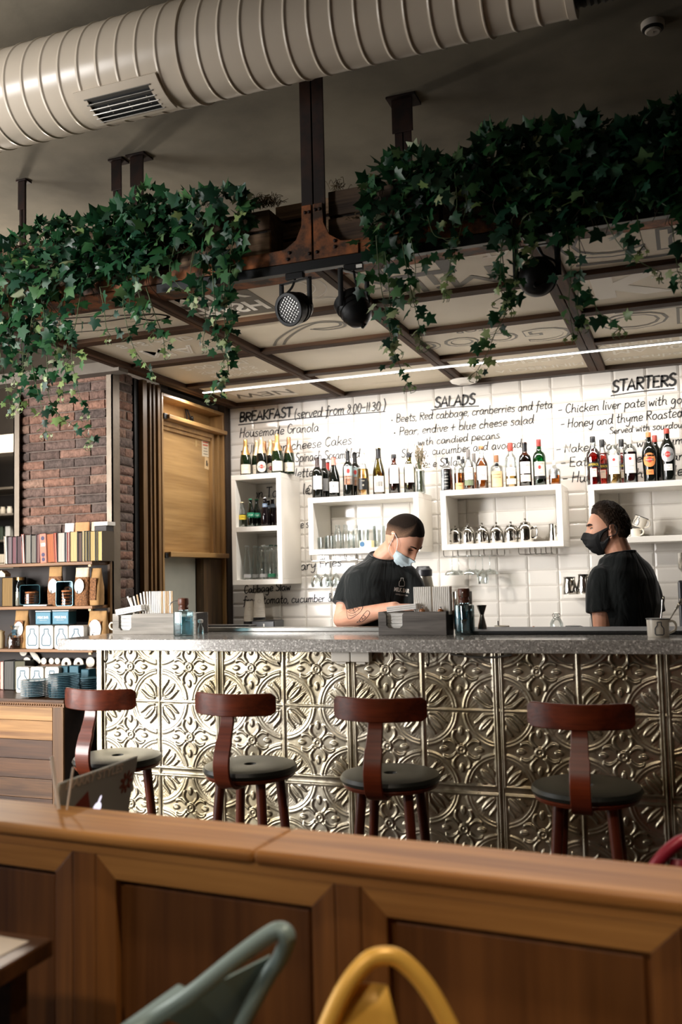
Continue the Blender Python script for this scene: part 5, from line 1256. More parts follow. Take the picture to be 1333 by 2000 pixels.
soap(909, 1240, .19, .037, .195, 'glass soap bottle with a dark wooden pump, right of the right napkin box', -PI/2+.12, 3.2)
# steel tin, jigger and small bar things
x = at(905, 1200, Y=.30).x; zt3 = at(905, 1163, Y=.30).z
m = MB().lathe([(0, 0), (.040, 0), (.042, .003), (.042, zt3-ZTOP), (.040, zt3-ZTOP), (.039, .006), (0, .006)], 28, (x, .30, ZTOP+.017)); tag(m.build('steel_tin', M_steelp), 'plain steel tin standing behind the right soap bottle', 'tin')
x = at(943, 1234, Y=.34).x; zj = ZTOP+.0165; hj = at(943, 1182, Y=.34).z-zj
m = MB().lathe([(0, .0), (.021, 0), (.021, .002), (.0085, hj*.56), (.0095, hj*.575), (.0085, hj*.60), (.022, hj), (.0212, hj), (.008, hj*.62), (0, hj*.6)], 28, (x, .34, zj)); tag(m.build('jigger', M_steelp, angle=30), 'steel hourglass jigger standing on the black bar mat', 'jigger')
def on_back(px, Y, z): return at(px, 1225, Y=Y).x
ZK = 1.10
x = at(981, 1230, Y=.55).x
t = thing('tea_strainer', 'white cup with a steel stick showing above the bar mat', 'cup', (x, .55, 1.02)); hz = at(981, 1222, Y=.55).z-1.02
MB().lathe([(0, 0), (.03, 0), (.034, hz), (.032, hz), (.028, .01), (0, .01)], 20).build('cup', M_enam, t); MB().tube([(-.012, -.01, .02), (-.014, -.012, hz+.022)], .003, 8).build('stirrer', M_steelp, t)
x = at(1043, 1228, Y=.55).x; hz = at(1043, 1223, Y=.55).z-1.02
t = thing('pouring_bottle', 'orange copper pourer tip showing above the bar mat', 'bottle', (x, .55, 1.02))
MB().lathe([(0, 0), (.03, 0), (.03, hz*.5), (.014, hz*.72), (.013, hz*.8)], 20).build('glass_body', G_clear, t); MB().lathe([(.013, hz*.78), (.014, hz*.84), (.006, hz*.92), (.004, hz), (0, hz)], 16).build('pourer', mat('copper_tip', 'b8703c', .3, .7), t)
# swing-top bottle and clip jar
x = at(1088, 1220, Y=2.2).x; hz = at(1088, 1196, Y=2.2).z-ZK
t = thing('swing_top_bottle', 'clear swing-top bottle standing before the tiles left of the bearded man', 'bottle', (x, 2.2, ZK))
MB().lathe([(0, 0), (.038, 0), (.040, .003), (.040, hz*.42), (.030, hz*.62), (.015, hz*.76), (.014, hz*.9), (.017, hz*.92), (.016, hz*.95)], 24).build('glass_body', G_clear, t)
MB().lathe([(0, hz*.93), (.014, hz*.94), (.015, hz*.97), (.008, hz), (0, hz)], 16).build('stopper', P('white', 'ece8e0', .4), t)
MB().tube(catmull([(.016, 0, hz*.95), (.024, 0, hz*.84), (.017, -.012, hz*.76), (0, -.02, hz*.74), (-.017, -.012, hz*.76), (-.024, 0, hz*.84), (-.016, 0, hz*.95)]), .0022, 6).build('wire_clip', M_wire, t)
x = at(1120, 1230, Y=2.2).x; hz = at(1120, 1222, Y=2.2).z-ZK
t = thing('clip_jar', 'low glass jar with a black lid left of the bearded man', 'jar', (x, 2.2, ZK))
MB().lathe([(0, 0), (.05, 0), (.052, .004), (.052, hz*.6), (.042, hz*.8), (.042, hz*.88)], 24).build('glass_body', G_clear, t); MB().lathe([(.04, hz*.88), (.046, hz*.88), (.046, hz*.98), (.04, hz), (0, hz)], 24).build('lid', blackcap, t)
MB().tube([(.046, 0, hz*.9), (.062, -.01, hz*.8), (.056, -.01, hz*.6)], .003, 6).build('clip', M_black, t)
# enamel mug with spoons, front right
x = at(1287, 1243, Z=ZTOP)
em = mug((x.x, x.y, ZTOP), .041, .066, 'white enamel mug with a bottle drawing holding two spoons on the worktop', .12, cam_dir(x.x, x.y)+.12)
for k, (px0, py0, px1, py1, lab) in enumerate(((1290, 1225, 1297, 1164, 'dark steel spoon standing upright in the enamel mug'), (1300, 1225, 1331, 1174, 'steel spoon leaning to the right in the enamel mug'))):
    a, b2 = at(px0, py0, Y=x.y+.01), at(px1, py1, Y=x.y+.02)
    s = MB(); s.tube([a, a.lerp(b2, .55), a.lerp(b2, .72), a.lerp(b2, .86), a.lerp(b2, .97), b2], [.0025, .0025, .004, .006, .0045, .002], 8, flat=(1, .45) if k == 0 else (1, .9))
    tag(s.build('spoon', M_steelp), lab, 'spoon', 'spoons in the enamel mug')
# thermos, cup stacks, black box, coffee grinder on the back worktop
x = at(828, 1140, Y=2.2).x; hz = at(828, 1104, Y=2.2).z-ZK
t = thing('thermos_jug', 'steel thermos jug with a black lid behind the paper sticks', 'thermos', (x, 2.2, ZK))
MB().lathe([(0, 0), (.072, 0), (.075, .006), (.076, hz*.35), (.070, hz*.6), (.055, hz*.82), (.052, hz*.84)], 32).build('body', mat('brushed_steel', 'a29c90', .28, 1.0, var=.05), t)
MB().lathe([(.05, hz*.83), (.058, hz*.84), (.058, hz*.93), (.045, hz*.96), (.04, hz*.985), (0, hz*.99)], 28).build('lid', blackcap, t)
MB().tube(catmull([(-.05, -.02, hz*.9), (-.085, -.03, hz*.88), (-.10, -.03, hz*.6), (-.075, -.02, hz*.3)]), .009, 8).build('handle', blackcap, t)
cupm = P('cup_white', 'd9d2c6', .7)
def cup(x, y, z, lab, grp, first=[None]):
    if first[0] is None:
        t = thing('paper_cup', lab, 'cup', (x, y, z), 0, grp)
        MB().lathe([(.041, 0), (.043, .002), (.041, .006), (.029, .100), (.0285, .104), (0, .104)], 24).build('cup', cupm, t)
        q = MB(); th = cam_dir(x, y)
        for k in range(26):
            a0, a1 = 2*PI*k/26, 2*PI*(k+1)/26
            pts = []
            for rr in (.0115, .0128):
                for aa in (a0, a1): pts.append((rr*math.cos(aa), rr*math.sin(aa)))
            vs = []
            for u, v in pts:
                zz = .05+v; R_ = .0415-.0125*(zz-.006)/.094+.0006; vs.append((R_*math.cos(th+u/R_), R_*math.sin(th+u/R_), zz))
            q.add(vs, [(0, 1, 3, 2)])
        q.build('round_emblem', P('cup_emblem', 'a89a8c'), t)
        first[0] = t; return t
    return dup(first[0], (x, y, z), label=lab)
def stack(px, Y, ztop_px, n, which):
    x = at(px, 1200, Y=Y).x; zt_ = at(px, ztop_px, Y=Y).z
    z0 = zt_-.104-(n-1)*.013
    for k in range(n): cup(x, Y, z0+.013*k, '%s upturned paper cup from the bottom of the %s stack' % (ORD[k], which), 'upturned paper cups')
    return x, z0
for px, tp_, n, w in ((488, 1174, 4, 'left'), (507, 1159, 6, 'right, taller')):
    x, z0 = stack(px, 2.32, tp_, n, w)
    if z0 > ZK+.001:
        m = MB().lathe([(0, 0), (.044, 0), (.044, z0-ZK), (0, z0-ZK)], 24, (x, 2.32, ZK)); tag(m.build('cup_stand', blackcap), 'black round stand under the %s stack of paper cups' % w, 'stand')
xa, xb = at(497, 1225, Y=2.1).x, at(541, 1225, Y=2.1).x; zt4 = at(515, 1212, Y=2.1).z
t = thing('card_reader', 'low black box in front of the tiles below the paper cups', 'box', ((xa+xb)/2, 2.14, ZK))
MB().box(xa, xb, 2.06, 2.22, ZK, zt4).build('case', blackcap, t, world=True, bevel=.006); MB().box((xa+xb)/2+.004, (xa+xb)/2+.012, 2.057, 2.06, ZK+.02, zt4-.02).build('slot_light', P('white', 'ece8e0'), t, world=True)
xa, xb = -.55, at(491, 1225, Y=1.75).x
t = thing('ice_bin', 'open steel bin with a dark lid behind the left end of the worktop', 'bin', ((xa+xb)/2, 1.2, 1.02))
m = MB(); za_, zb_ = 1.02, at(470, 1220, Y=.55).z
xa, xb = at(395, 1225, Y=.55).x, at(490, 1222, Y=.55).x
m.box(xa, xb, .508, .598, 1.021, zb_-.02); m.build('bin_body', mat('bin_steel', '9b9a95', .3, .8), t, world=True, bevel=.004)
MB().box(xa-.01, xb+.01, .507, .60, zb_-.02, zb_).build('lid', blackcap, t, world=True, bevel=.003)
x = at(1331, 1160, Y=2.1).x
t = thing('coffee_grinder', 'black and chrome coffee grinder at the right picture edge', 'grinder', (x+.06, 2.15, ZK))
MB().box(-.075, .075, -.09, .09, 0, .30).build('case', blackcap, t, bevel=.012); MB().lathe([(0, .30), (.05, .30), (.045, .34), (.07, .37), (.07, .46), (0, .47)], 24).build('hopper', M_steelp, t); MB().box(-.07, -.03, -.15, -.09, .16, .20).build('spout', M_steelp, t, bevel=.004)
# ================================================================ STOOLS
M_stoolw = wood('mahogany_ply', '43190b', '82381c', 0, 2.5, .35, coat=.15); M_stoolz = wood('mahogany_leg', '36150b', '6a2e1a', 2, 3, .35, coat=.1)
M_leath = mat('black_leather', '20231f', .38, bump=.12, bscale=300, var=.1)
def make_stool():
    t = thing('bar_stool', 'x', 'stool', (0, 0, 0), 0, 'bar stools along the counter')
    zs_ = .775
    m = MB().lathe([(.019, zs_-.03), (.02, zs_-.008), (.024, zs_-.003), (.05, zs_-.001), (.15, zs_), (.172, zs_-.006), (.178, zs_-.018), (.172, zs_-.030), (.02, zs_-.030)], 48, closed=True)
    m.build('cushion', M_leath, t)
    MB().lathe([(.02, zs_-.030), (.165, zs_-.030), (.17, zs_-.036), (.165, zs_-.046), (.15, zs_-.050), (.02, zs_-.050)], 40, closed=True).build('seat_ring', M_stoolw, t)
    for k in range(4):
        a = PI/4+k*PI/2; c, s = math.cos(a), math.sin(a)
        MB().tube([(.115*c, .115*s, zs_-.045), (.15*c, .15*s, zs_*.5), (.19*c, .19*s, 0)], [.0185, .017, .012], 12).build('leg', M_stoolz, t)
    fr_ = MB(); R_ = .162; fr_.tube([(R_*math.cos(a), R_*math.sin(a), .30) for a in np.linspace(0, 2*PI, 40)[:-1]], .007, 8, closed=True); fr_.build('foot_ring', M_black, t)
    # bent plywood stem: under the seat, out, up to the back rail
    pts = catmull([(0, -.03, zs_-.055), (0, -.10, zs_-.058), (0, -.175, zs_-.052), (0, -.218, zs_-.015), (0, -.226, zs_+.05), (0, -.200, zs_+.12), (0, -.176, zs_+.18), (0, -.1745, zs_+.236)], 6)
    vs, fs = [], []; n = len(pts)
    for i, p in enumerate(pts):
        tt = (pts[min(i+1, n-1)]-pts[max(i-1, 0)]).normalized(); nn = Vector((0, -tt.z, tt.y))
        f_ = i/(n-1); w = .030 if f_ < .55 else .030-.006*((f_-.55)/.45)
        if f_ > .3 and f_ < .7: w = .031
        for sx, sy in ((-1, -1), (1, -1), (1, 1), (-1, 1)): vs.append(p+Vector((sx*w, 0, 0))+nn*sy*.0065)
    for i in range(n-1):
        for q in range(4): fs.append((i*4+q, i*4+(q+1) % 4, i*4+4+(q+1) % 4, i*4+4+q))
    fs += [(3, 2, 1, 0), (n*4-4, n*4-3, n*4-2, n*4-1)]
    MB().add(vs, fs, 0, True).build('stem', M_stoolw, t, bevel=.002, angle=50)
    # curved back rail
    vs, fs = [], []; n = 25
    for i in range(n):
        u = -1+2*i/(n-1); x = .163*u; y = -.180+.068*u*u
        k = max(0, (abs(u)-.90)/.10); h = .040*math.sqrt(max(.0, 1-k*k*.55)); zc_ = zs_+.238
        tx_ = Vector((1, .068*2*u/.163, 0)).normalized(); nn = Vector((-tx_.y, tx_.x, 0))*.0065
        for s1, s2 in ((-1, -1), (1, -1), (1, 1), (-1, 1)): vs.append((x+nn.x*s1, y+nn.y*s1, zc_+h*s2))
    for i in range(n-1):
        for q in range(4): fs.append((i*4+q, i*4+(q+1) % 4, i*4+4+(q+1) % 4, i*4+4+q))
    fs += [(3, 2, 1, 0), (n*4-4, n*4-3, n*4-2, n*4-1)]
    MB().add(vs, fs, 0, True).build('back_rail', M_stoolw, t, bevel=.003, angle=50)
    return t
stool = make_stool()
for k, (px, py, lab) in enumerate(((230, 1473, 'mahogany bar stool with black seat, leftmost, in front of the bookcase corner'), (489, 1490, 'mahogany bar stool with black seat, second from the left'), (763, 1507, 'mahogany bar stool with black seat, third from the left below the socket boxes'), (1146, 1530, 'mahogany bar stool with black seat, rightmost in the shade'))):
    p = at(px, py, Z=.775)
    if k == 0: o = stool; o.location = (p.x, p.y, 0); o['label'] = lab
    else: o = dup(stool, (p.x, p.y, 0), label=lab)
    o.rotation_euler = (0, 0, (.0, .0, .05, .03)[k])
# ================================================================ BOOKCASE
M_bcw = wood('bookcase_wood', '4a2f18', '93673c', 0, 2.2, .5); M_bcd = wood('bookcase_dark_back', '140c07', '2a1b10', 0, 2, .6); M_bcz = wood('bookcase_upright', '47301a', '85602f', 2, 2.2, .5)
XR = -.68
ybf = at(180, 1100, X=XR).y; ybb = at(213, 1150, X=XR).y; ycf = at(124, 1400, X=XR).y
XLb = -1.75
z1_, z2_, z3_ = at(100, 1099, Y=ybf).z, at(100, 1184, Y=ybf).z, at(100, 1268, Y=ybf).z
zcab = at(60, 1365, Y=ycf).z
bc = thing('bookcase', 'brown wooden bookcase with cupboard base in front of the brick pier', 'bookcase', (-1.2, (ycf+ybb)/2, 0))
for z in (z1_, z2_, z3_): MB().box(XLb, XR, ybf, ybb, z-.018, z).build('shelf', M_bcw, bc, world=True, bevel=.002)
MB().box(XR-.002, XR+.016, ybb-.012, ybb+.012, zcab, z1_+.005).build('upright', M_bcz, bc, world=True, bevel=.002)
MB().box(XLb, XLb+.02, ybf, ybb, zcab, z1_).build('upright', M_bcz, bc, world=True)
MB().box(XLb, XR, ybb+.012, ybb+.02, zcab, z1_-.02).build('back_board', M_bcd, bc, world=True)
for z in (z1_, z2_, z3_):
    m = MB(); m.box(XR-.03, XR-.012, ybf+.004, ybf+.02, z-.03, z-.018); m.build('shelf_peg', P('peg', 'c9a878', .5), bc, world=True)
MB().box(XLb, XR, ycf+.012, ybb+.02, 0, zcab-.04).build('cupboard', M_bcd, bc, world=True)
MB().box(XLb, XR+.012, ycf-.012, ybb+.02, zcab-.018, zcab).build('cupboard_top', wood('cupboard_top_wood', '2a1a10', '5a3d24', 0, 2, .3), bc, world=True, bevel=.003)
q = MB(); q.box(XLb, XR+.006, ycf-.004, ycf+.012, zcab-.042, zcab-.018)
x = XLb
while x < XR: q.ell((x, ycf-.006, zcab-.030), (.007, .005, .006), 8, 6); x += .016
q.build('carved_moulding', M_bcw, bc, world=True)
xs_ = at(103, 1400, Y=ycf).x
MB().box(xs_, XR, ycf-.002, ycf+.012, 0, zcab-.042).build('stile', wood('cupboard_stile', '3d2714', '74512c', 2, 2, .5), bc, world=True, bevel=.002)
PLC = [('6e4a26', 'b58a55'), ('6a4522', 'a87c48'), ('2e1c10', '5a3a20'), ('382313', '694526'), ('3a2515', '6b4a2a'), ('2e1d11', '553720'), ('33200f', '5e3f22')]
zz = zcab-.044
for k in range(8):
    h = .105 if k else .075
    a, b2 = PLC[k % len(PLC)]
    MB().box(XLb, xs_-.003, ycf, ycf+.012, max(zz-h+.002, 0), zz).build('plank', wood('cupboard_plank_%d' % (k % len(PLC)), a, b2, 0, 1.8+.3*k, .5), bc, world=True, bevel=.0015)
    zz -= h
    if zz < .05: break
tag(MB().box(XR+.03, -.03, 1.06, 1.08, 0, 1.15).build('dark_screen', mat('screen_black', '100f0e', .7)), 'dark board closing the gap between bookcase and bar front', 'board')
# books on the top shelf (page edges outwards)
pagec = {}
def book(px0, px1, py0, cov, pg, lab, grp, z, Y=None, lean=0.0, dep=.12, deco=None):
    Y = Y if Y is not None else ybf+.015
    x0, x1 = at(px0, 1070, Y=Y).x, at(px1, 1070, Y=Y).x; h = at((px0+px1)/2, py0, Y=Y).z-z; w = x1-x0
    t = thing('book', lab, 'book', ((x0+x1)/2, Y, z+.001), 0, grp)
    t.rotation_euler = (0, lean, 0)
    cm = mat('cover_'+cov, cov, .55); c = min(.0025, w*.18)
    q = MB(); q.box(-w/2+.0004, -w/2+c, 0, dep, 0, h); q.box(w/2-c, w/2-.0004, 0, dep, 0, h); q.box(-w/2+c, w/2-c, dep-.003, dep, 0, h); q.build('cover', cm, t)
    if deco: deco(t, w, h)
    else: 
        MB().box(-w/2+c, w/2-c, .004, dep-.003, .003, h-.004).build('pages', mat('pages_'+pg, pg, .85, var=.25, scale=300, stretch=(1, .02, .02)), t)
    return t
gb = 'books on the top shelf of the bookcase'
def deco100(t, w, h):
    q = MB().box(-w/2+.0025, w/2-.0025, 0, .1, 0, h); nav = P('navy', '2a2c4e'); 
    text_mesh('100', .03, frame((0, -.0006, h*.62), (1, 0, 0), (0, 0, 1), (0, -1, 0)), q, 2, .0003, .001, width=w*.7)
    for zc_, r in ((.28, .013), (.12, .012), (.85, .013)): q.lathe([(0, 0), (r, 0), (r, .0006), (0, .0006)], 18, M=frame((0, -.0001, h*zc_), (1, 0, 0), (0, 0, 1), (0, -1, 0)), mi=1)
    q.build('spine', [P('coral', 'e0745a'), nav, white], t)
BK = [(9, 14, 1047, 'dcd2c4', 'c9c0b0', 'thin white book at the left end of the top shelf'), (14.2, 23, 1048, '1d1a1c', '6d5f60', 'dark grey book beside the thin white one'), (23.2, 32, 1048, '2a1a1e', '6e4a4e', 'book with dull purple page edges'),
      (32.2, 42.5, 1047, '231619', '4e3c3e', 'dark brown thick book left of the pink cover'), (43.5, 48, 1043, 'd98d80', 'd9c9bd', 'thin pink and white book leaning slightly'), (49, 60, 1044, '1e1f1e', '7c776d', 'black covered book with grey pages'),
      (60.2, 70.5, 1045, '272624', '6f6a61', 'grey paged book left of the maroon one'), (71, 77.5, 1043, '4a1c26', '7c5a55', 'maroon book left of the coral spine'), (79, 91, 1043, 'e0745a', 'e0745a', 'coral book with a navy pattern and 100 on its spine', 'd'),
      (92, 107, 1042, '6e3a20', 'a35d3a', 'thick brown book leaning to the left'), (107.5, 111, 1041, 'd9654e', 'd9a08a', 'thin orange-red book left of the pale grey pages'), (112, 126.5, 1040, '2a2e33', 'aca69a', 'thick book with pale grey pages'),
      (127, 131, 1040, '1d2740', '8f8a80', 'thin navy book right of the pale grey pages'), (131.2, 135.5, 1040, 'c2493f', 'c2a89a', 'thin red book next to the navy one'), (136, 151, 1038, '2a2018', 'bfa271', 'thick book with tan pages'), (152, 159.5, 1040, '201618', '55423a', 'dark book in the shade right of the tan pages'),
      (161, 164, 1037, 'd9caa6', 'cdb98c', 'thin cream book left of the olive ones'), (164.2, 170, 1037, '23241c', '80724c', 'dark green book with olive pages'), (170.2, 175, 1037, '14140f', '6d5f3c', 'black book with olive pages'), (175.2, 186, 1037, '3b301c', 'ab9460', 'book with pale olive pages'), (186.2, 190, 1037, '1c1a12', '77683f', 'thin dark olive book'), (190.2, 199.5, 1037, '4a3a20', 'bfa66c', 'rightmost book of the top shelf with tan pages')]
for b in BK:
    ln = {43.5: .05, 79: .04, 92: .05, 107.5: .04, 9: .04}.get(b[0], 0.0)
    book(b[0], b[1], b[2], b[3], b[4], b[5], gb, z1_, lean=-ln, deco=deco100 if len(b) > 6 else None)
# paper bags
M_kraft = mat('kraft_paper', 'a9814f', .8, var=.15, scale=25, bump=.5, bscale=22); M_gran = mat('granola', '8a5c36', .7, var=.6, scale=120, bump=1.0, bscale=160)
M_cello = glass('cellophane', (.93, .93, .93))
def bag(px0, px1, py0, py1, Y, dep, lab, body, window=True, oval=True, z=None, topm=None, text='GRANOLA', tuck=.8):
    x0, x1 = at(px0, (py0+py1)/2, Y=Y).x, at(px1, (py0+py1)/2, Y=Y).x; w = (x1-x0); h = at((px0+px1)/2, py0, Y=Y).z-z
    t = thing('paper_bag', lab, 'bag', ((x0+x1)/2, Y+dep/2, z+.001), 0, 'bags of granola and biscuits in the bookcase')
    R = random.Random(int(px0*7)); rings = []
    for k in range(9):
        f = k/8; dd = dep*(1-.9*max(0, (f-.45)/.55)); ww = w*(1+.06*math.sin(f*5))*(1 if f < .7 else 1+.04*(f-.7)); 
        ring = []
        for j in range(20):
            a = 2*PI*j/20; q_ = (abs(math.cos(a))**4+abs(math.sin(a))**4)**(-.25)
            ring.append((ww/2*q_*math.cos(a)*(1+R.uniform(-.02, .02)), max(dd, .004)/2*q_*math.sin(a)*(1+R.uniform(-.1, .1)), f*h))
        rings.append(ring)
    MB().rows(rings[:7 if topm else 9]).build('bag_body', body, t, angle=60)
    if topm: MB().rows(rings[6:]).build('bag_top', topm, t, angle=60)
    Mf = frame((0, -dep/2-.001, h*.42), (1, 0, 0), (0, .05, 1), (0, -1, .05))
    if window: MB().box(-w*.30, w*.30, -h*.28, h*.32, 0, .003, 0, Mf).build('window', M_gran, t, bevel=.002)
    if oval:
        q = MB(); k = .34*w; q.lathe([(0, 0), (k, 0), (k, .001), (0, .001)], 28, M=Mf @ T(0, .02, .004) @ Matrix.Diagonal((1, 1.3, 1, 1)))
        text_mesh(text, .012, Mf @ T(0, .055 if h > .2 else .03, .0052), q, 1, .0002, width=w*.4); q.box(-w*.18, w*.18, -.001, .001, 0, .0003, 1, Mf @ T(0, .012, .0052)); q.box(-w*.14, w*.14, -.001, .001, 0, .0003, 1, Mf @ T(0, .002, .0052)); q.box(-w*.14, -w*.06, -.014, .006, 0, .0003, 1, Mf @ T(0, -.012, .0052))
        q.build('oval_label', [white, ink], t)
    return t
for px0, px1, py0, c, lab in ((122, 141, 1022, 'e6ded0', 'white bag end showing above the books on the top shelf'), (142, 171, 1020, 'c08c5a', 'brown bag end showing above the books on the top shelf'), (174, 196, 1019, 'd9b79a', 'pinkish bag end above the rightmost books')):
    bag(px0, px1, py0, 1095, ybf+.14, .05, lab, mat('bagtop_'+c, c, .7, var=.12, scale=30, bump=.3, bscale=30), False, False, z1_)
m = MB().box(at(188, 1017, Y=ybf+.12).x, at(212, 1017, Y=ybf+.12).x, ybf+.10, ybf+.17, z1_+.001, at(200, 1017, Y=ybf+.1).z-.03); tag(m.build('dark_carton', mat('dark_carton', '2a2220', .6), bevel=.003), 'dark carton behind the rightmost books of the top shelf', 'box')
m = MB().box(at(186, 1014, Y=ybf+.11).x, at(213, 1014, Y=ybf+.11).x, ybf+.095, ybf+.175, at(200, 1017, Y=ybf+.1).z-.029, at(200, 1015, Y=ybf+.1).z-.012); tag(m.build('white_carton', white, bevel=.002), 'flat white carton lying on the dark carton above the books', 'box')
# second shelf
book(3, 25, 1128, '2a1e12', '7d6238', 'thick old book standing at the left end of the second shelf', 'thick books', z2_)
x = at(37, 1150, Y=ybf+.05).x; h = at(37, 1128, Y=ybf+.05).z-z2_
t = thing('glass_jar', 'glass jar with a wooden lid beside the thick book on the second shelf', 'jar', (x, ybf+.06, z2_+.001))
MB().lathe([(0, 0), (.030, 0), (.032, .003), (.032, h*.68), (.02, h*.85), (.02, h*.9)], 24).build('glass_body', G_clear, t); MB().lathe([(0, h*.9), (.024, h*.9), (.024, h), (0, h)], 20).build('lid', gold, t); MB().lathe([(0, .004), (.029, .004), (.029, h*.5), (0, h*.5)], 20).build('contents', P('oats', '9a9484', .9), t)
M_tealtin = mat('teal_tin', '1d4753', .3, .3); M_biscuit = mat('biscuit', 'a8683a', .8, var=.4, scale=60, bump=.8, bscale=90)
def open_tin(px0, px1, py0, py1, Y, dep, lab, z, rot=0.0):
    x0, x1 = at(px0, py1, Y=Y).x, at(px1, py1, Y=Y).x; w, h = x1-x0, at((px0+px1)/2, py0, Y=Y).z-z
    t = thing('biscuit_tin', lab, 'tin', ((x0+x1)/2, Y, z+.001), rot, 'teal biscuit tins')
    q = MB(); r = .012; th = .002
    def rr(wx, hz, r_):
        out = []
        for cx_, cz_, a0 in ((wx/2-r_, hz-r_, 0), (-wx/2+r_, hz-r_, PI/2), (-wx/2+r_, r_, PI), (wx/2-r_, r_, 3*PI/2)):
            for k in range(5): a = a0+PI/2*k/4; out.append((cx_+r_*math.cos(a), cz_+r_*math.sin(a)))
        return out
    A, B = rr(w, h, r), [(x_, z_) for x_, z_ in [(a*(1-2*th/w), th+(b*(1-2*th/h))) for a, b in rr(w, h, r)]]
    rows_ = [[(a, 0, b) for a, b in A], [(a, dep, b) for a, b in A]]; inn = [[(a, 0, b) for a, b in B], [(a, dep-.004, b) for a, b in B]]
    n_ = len(A)
    q.rows([inn[1], inn[0], rows_[0], rows_[1]], sm=True); q.build('tin', M_tealtin, t, angle=40)
    q = MB(); q.tube([(a, -.001, b) for a, b in A], .0016, 6, closed=True); q.build('rim', mat('teal_rim', '5d8c96', .3, .4), t)
    q = MB(); R = random.Random(5)
    for k in range(5):
        q.lathe([(0, 0), (w*.33, 0), (w*.35, .004), (w*.33, .010), (0, .012)], 16, (R.uniform(-.003, .003), dep*.42, .006+k*h*.13))
    q.build('biscuits', M_biscuit, t)
    MB().lathe([(0, .004), (w*.38, .004), (w*.38, h*.55), (w*.15, h*.78), (0, h*.8)], 16, (0, dep*.45, 0)).build('cellophane', M_cello, t)
    return t
z_ = z2_
xl_, xr_ = at(46, 1179, Y=ybf+.01).x, at(92, 1179, Y=ybf+.01).x
tag(MB().box(xl_, xr_, ybf+.006, ybf+.11, z2_+.001, z2_+.010).build('tin_lid', mat('tin_lid_white', 'c9c9c4', .35, .3), bevel=.003), 'flat pale tin lid under the lying teal tin on the second shelf', 'lid')
open_tin(43, 74, 1143, 1176, ybf+.02, .095, 'teal tin on its side with wrapped biscuits, on the pale lid', z2_+.010, .45)
bag(91, 117, 1107, 1180, ybf+.05, .05, 'tall clear granola bag with a white oval label, left one on the second shelf', M_gran, False, True, z2_, M_kraft)
open_tin(111, 141, 1136, 1180, ybf+.006, .085, 'upright open teal tin with a stack of biscuits between two granola bags', z2_, .12)
bag(142, 169, 1109, 1180, ybf+.02, .06, 'tall granola bag with a white oval label right of the upright teal tin', M_gran, False, True, z2_, mat('clear_bag_top', 'cdb79a', .35, var=.2, scale=30))
bag(172, 192, 1110, 1180, ybf+.04, .07, 'brown paper bag at the right end of the second shelf', M_kraft, True, False, z2_)
tag(MB().prism([(-.03, 0), (.03, 0), (.03, .018), (0, .04), (-.03, .018)], .05, frame((at(2, 1127, Y=ybf+.02).x, ybf+.07, at(2, 1127, Y=ybf+.02).z), (1, 0, 0), (0, 0, 1), (0, -1, 0))).build('card_house', P('card', 'd9c3a2')), 'cream folded card on top of the thick old book at the left', 'card')
# third shelf
M_boxwhite = P('box_white', 'd2ccc2', .5)
def bottle_box(px0, px1, py0, py1, Y, lab, z, dep=.07):
    x0, x1 = at(px0, py1, Y=Y).x, at(px1, py1, Y=Y).x; w, h = x1-x0-.002, at((px0+px1)/2, py0, Y=Y).z-z
    t = thing('bottle_print_box', lab, 'box', ((x0+x1)/2, Y+dep/2, z+.001), 0, 'white boxes printed with a bottle')
    r = .012; out = []
    for cx_, cz_, a0 in ((w/2-r, h-r, 0), (-w/2+r, h-r, PI/2), (-w/2+r, r, PI), (w/2-r, r, 3*PI/2)):
        for k in range(6): a = a0+PI/2*k/5; out.append((cx_+r*math.cos(a), cz_+r*math.sin(a)))
    MB().prism(out, dep, frame((0, dep/2, 0), (1, 0, 0), (0, 0, 1), (0, -1, 0))).build('box', M_boxwhite, t, bevel=.0015)
    q = MB(); bottle_icon(q, frame((0, -dep/2-.0006, h*.5), (1, 0, 0), (0, 0, 1), (0, -1, 0)), h*.70, 0, .0062); q.build('bottle_emblem', P('emblem_teal', '1f5468'), t)
    return t
for k, (a, b2) in enumerate(((50, 76), (77, 104), (106, 133), (134, 164))):
    bottle_box(a, b2, 1222, 1267, ybf+.004, ['white box with a teal bottle outline, leftmost on the third shelf', 'white box with a teal bottle outline, second on the third shelf', 'white bottle-outline box third on the third shelf, behind the worktop corner', 'white bottle-outline box rightmost on the third shelf, behind the worktop'][k], z3_)
zt5 = at(90, 1220, Y=ybf+.012).z
def milk_tin(px0, px1, py0, lab, Y, z, dep=.075):
    x0, x1 = at(px0, 1205, Y=Y).x, at(px1, 1205, Y=Y).x; w, h = x1-x0, at((px0+px1)/2, py0, Y=Y).z-z
    t = thing('milk_bar_tin' if False else 'printed_tin', lab, 'tin', ((x0+x1)/2, Y+dep/2, z+.001), 0, 'teal printed tins')
    MB().box(-w/2, w/2, -dep/2, dep/2, 0, h-.008).build('tin', mat('teal_tin_bright', '2f6375', .3, .2), t, bevel=.004); MB().box(-w/2-.001, w/2+.001, -dep/2-.001, dep/2+.001, h-.008, h).build('lid', mat('tin_lid_white', 'c9c9c4', .35, .3), t, bevel=.003)
    q = MB(); M = frame((0, -dep/2-.0006, h*.5), (1, 0, 0), (0, 0, 1), (0, -1, 0)); text_mesh('MILK BAR', .018, M, q, 0, .0002, .0008, width=w*.72); text_mesh('coffee & kitchen', .006, M @ T(0, -.016, 0), q, 0, .0002, width=w*.5); q.build('lettering', white, t)
    return t
milk_tin(69, 99, 1193, 'teal tin with white lettering, left one on top of the bottle-outline boxes', ybf+.008, zt5)
milk_tin(102, 134, 1192, 'teal tin with white lettering, right one on top of the bottle-outline boxes', ybf+.008, zt5)
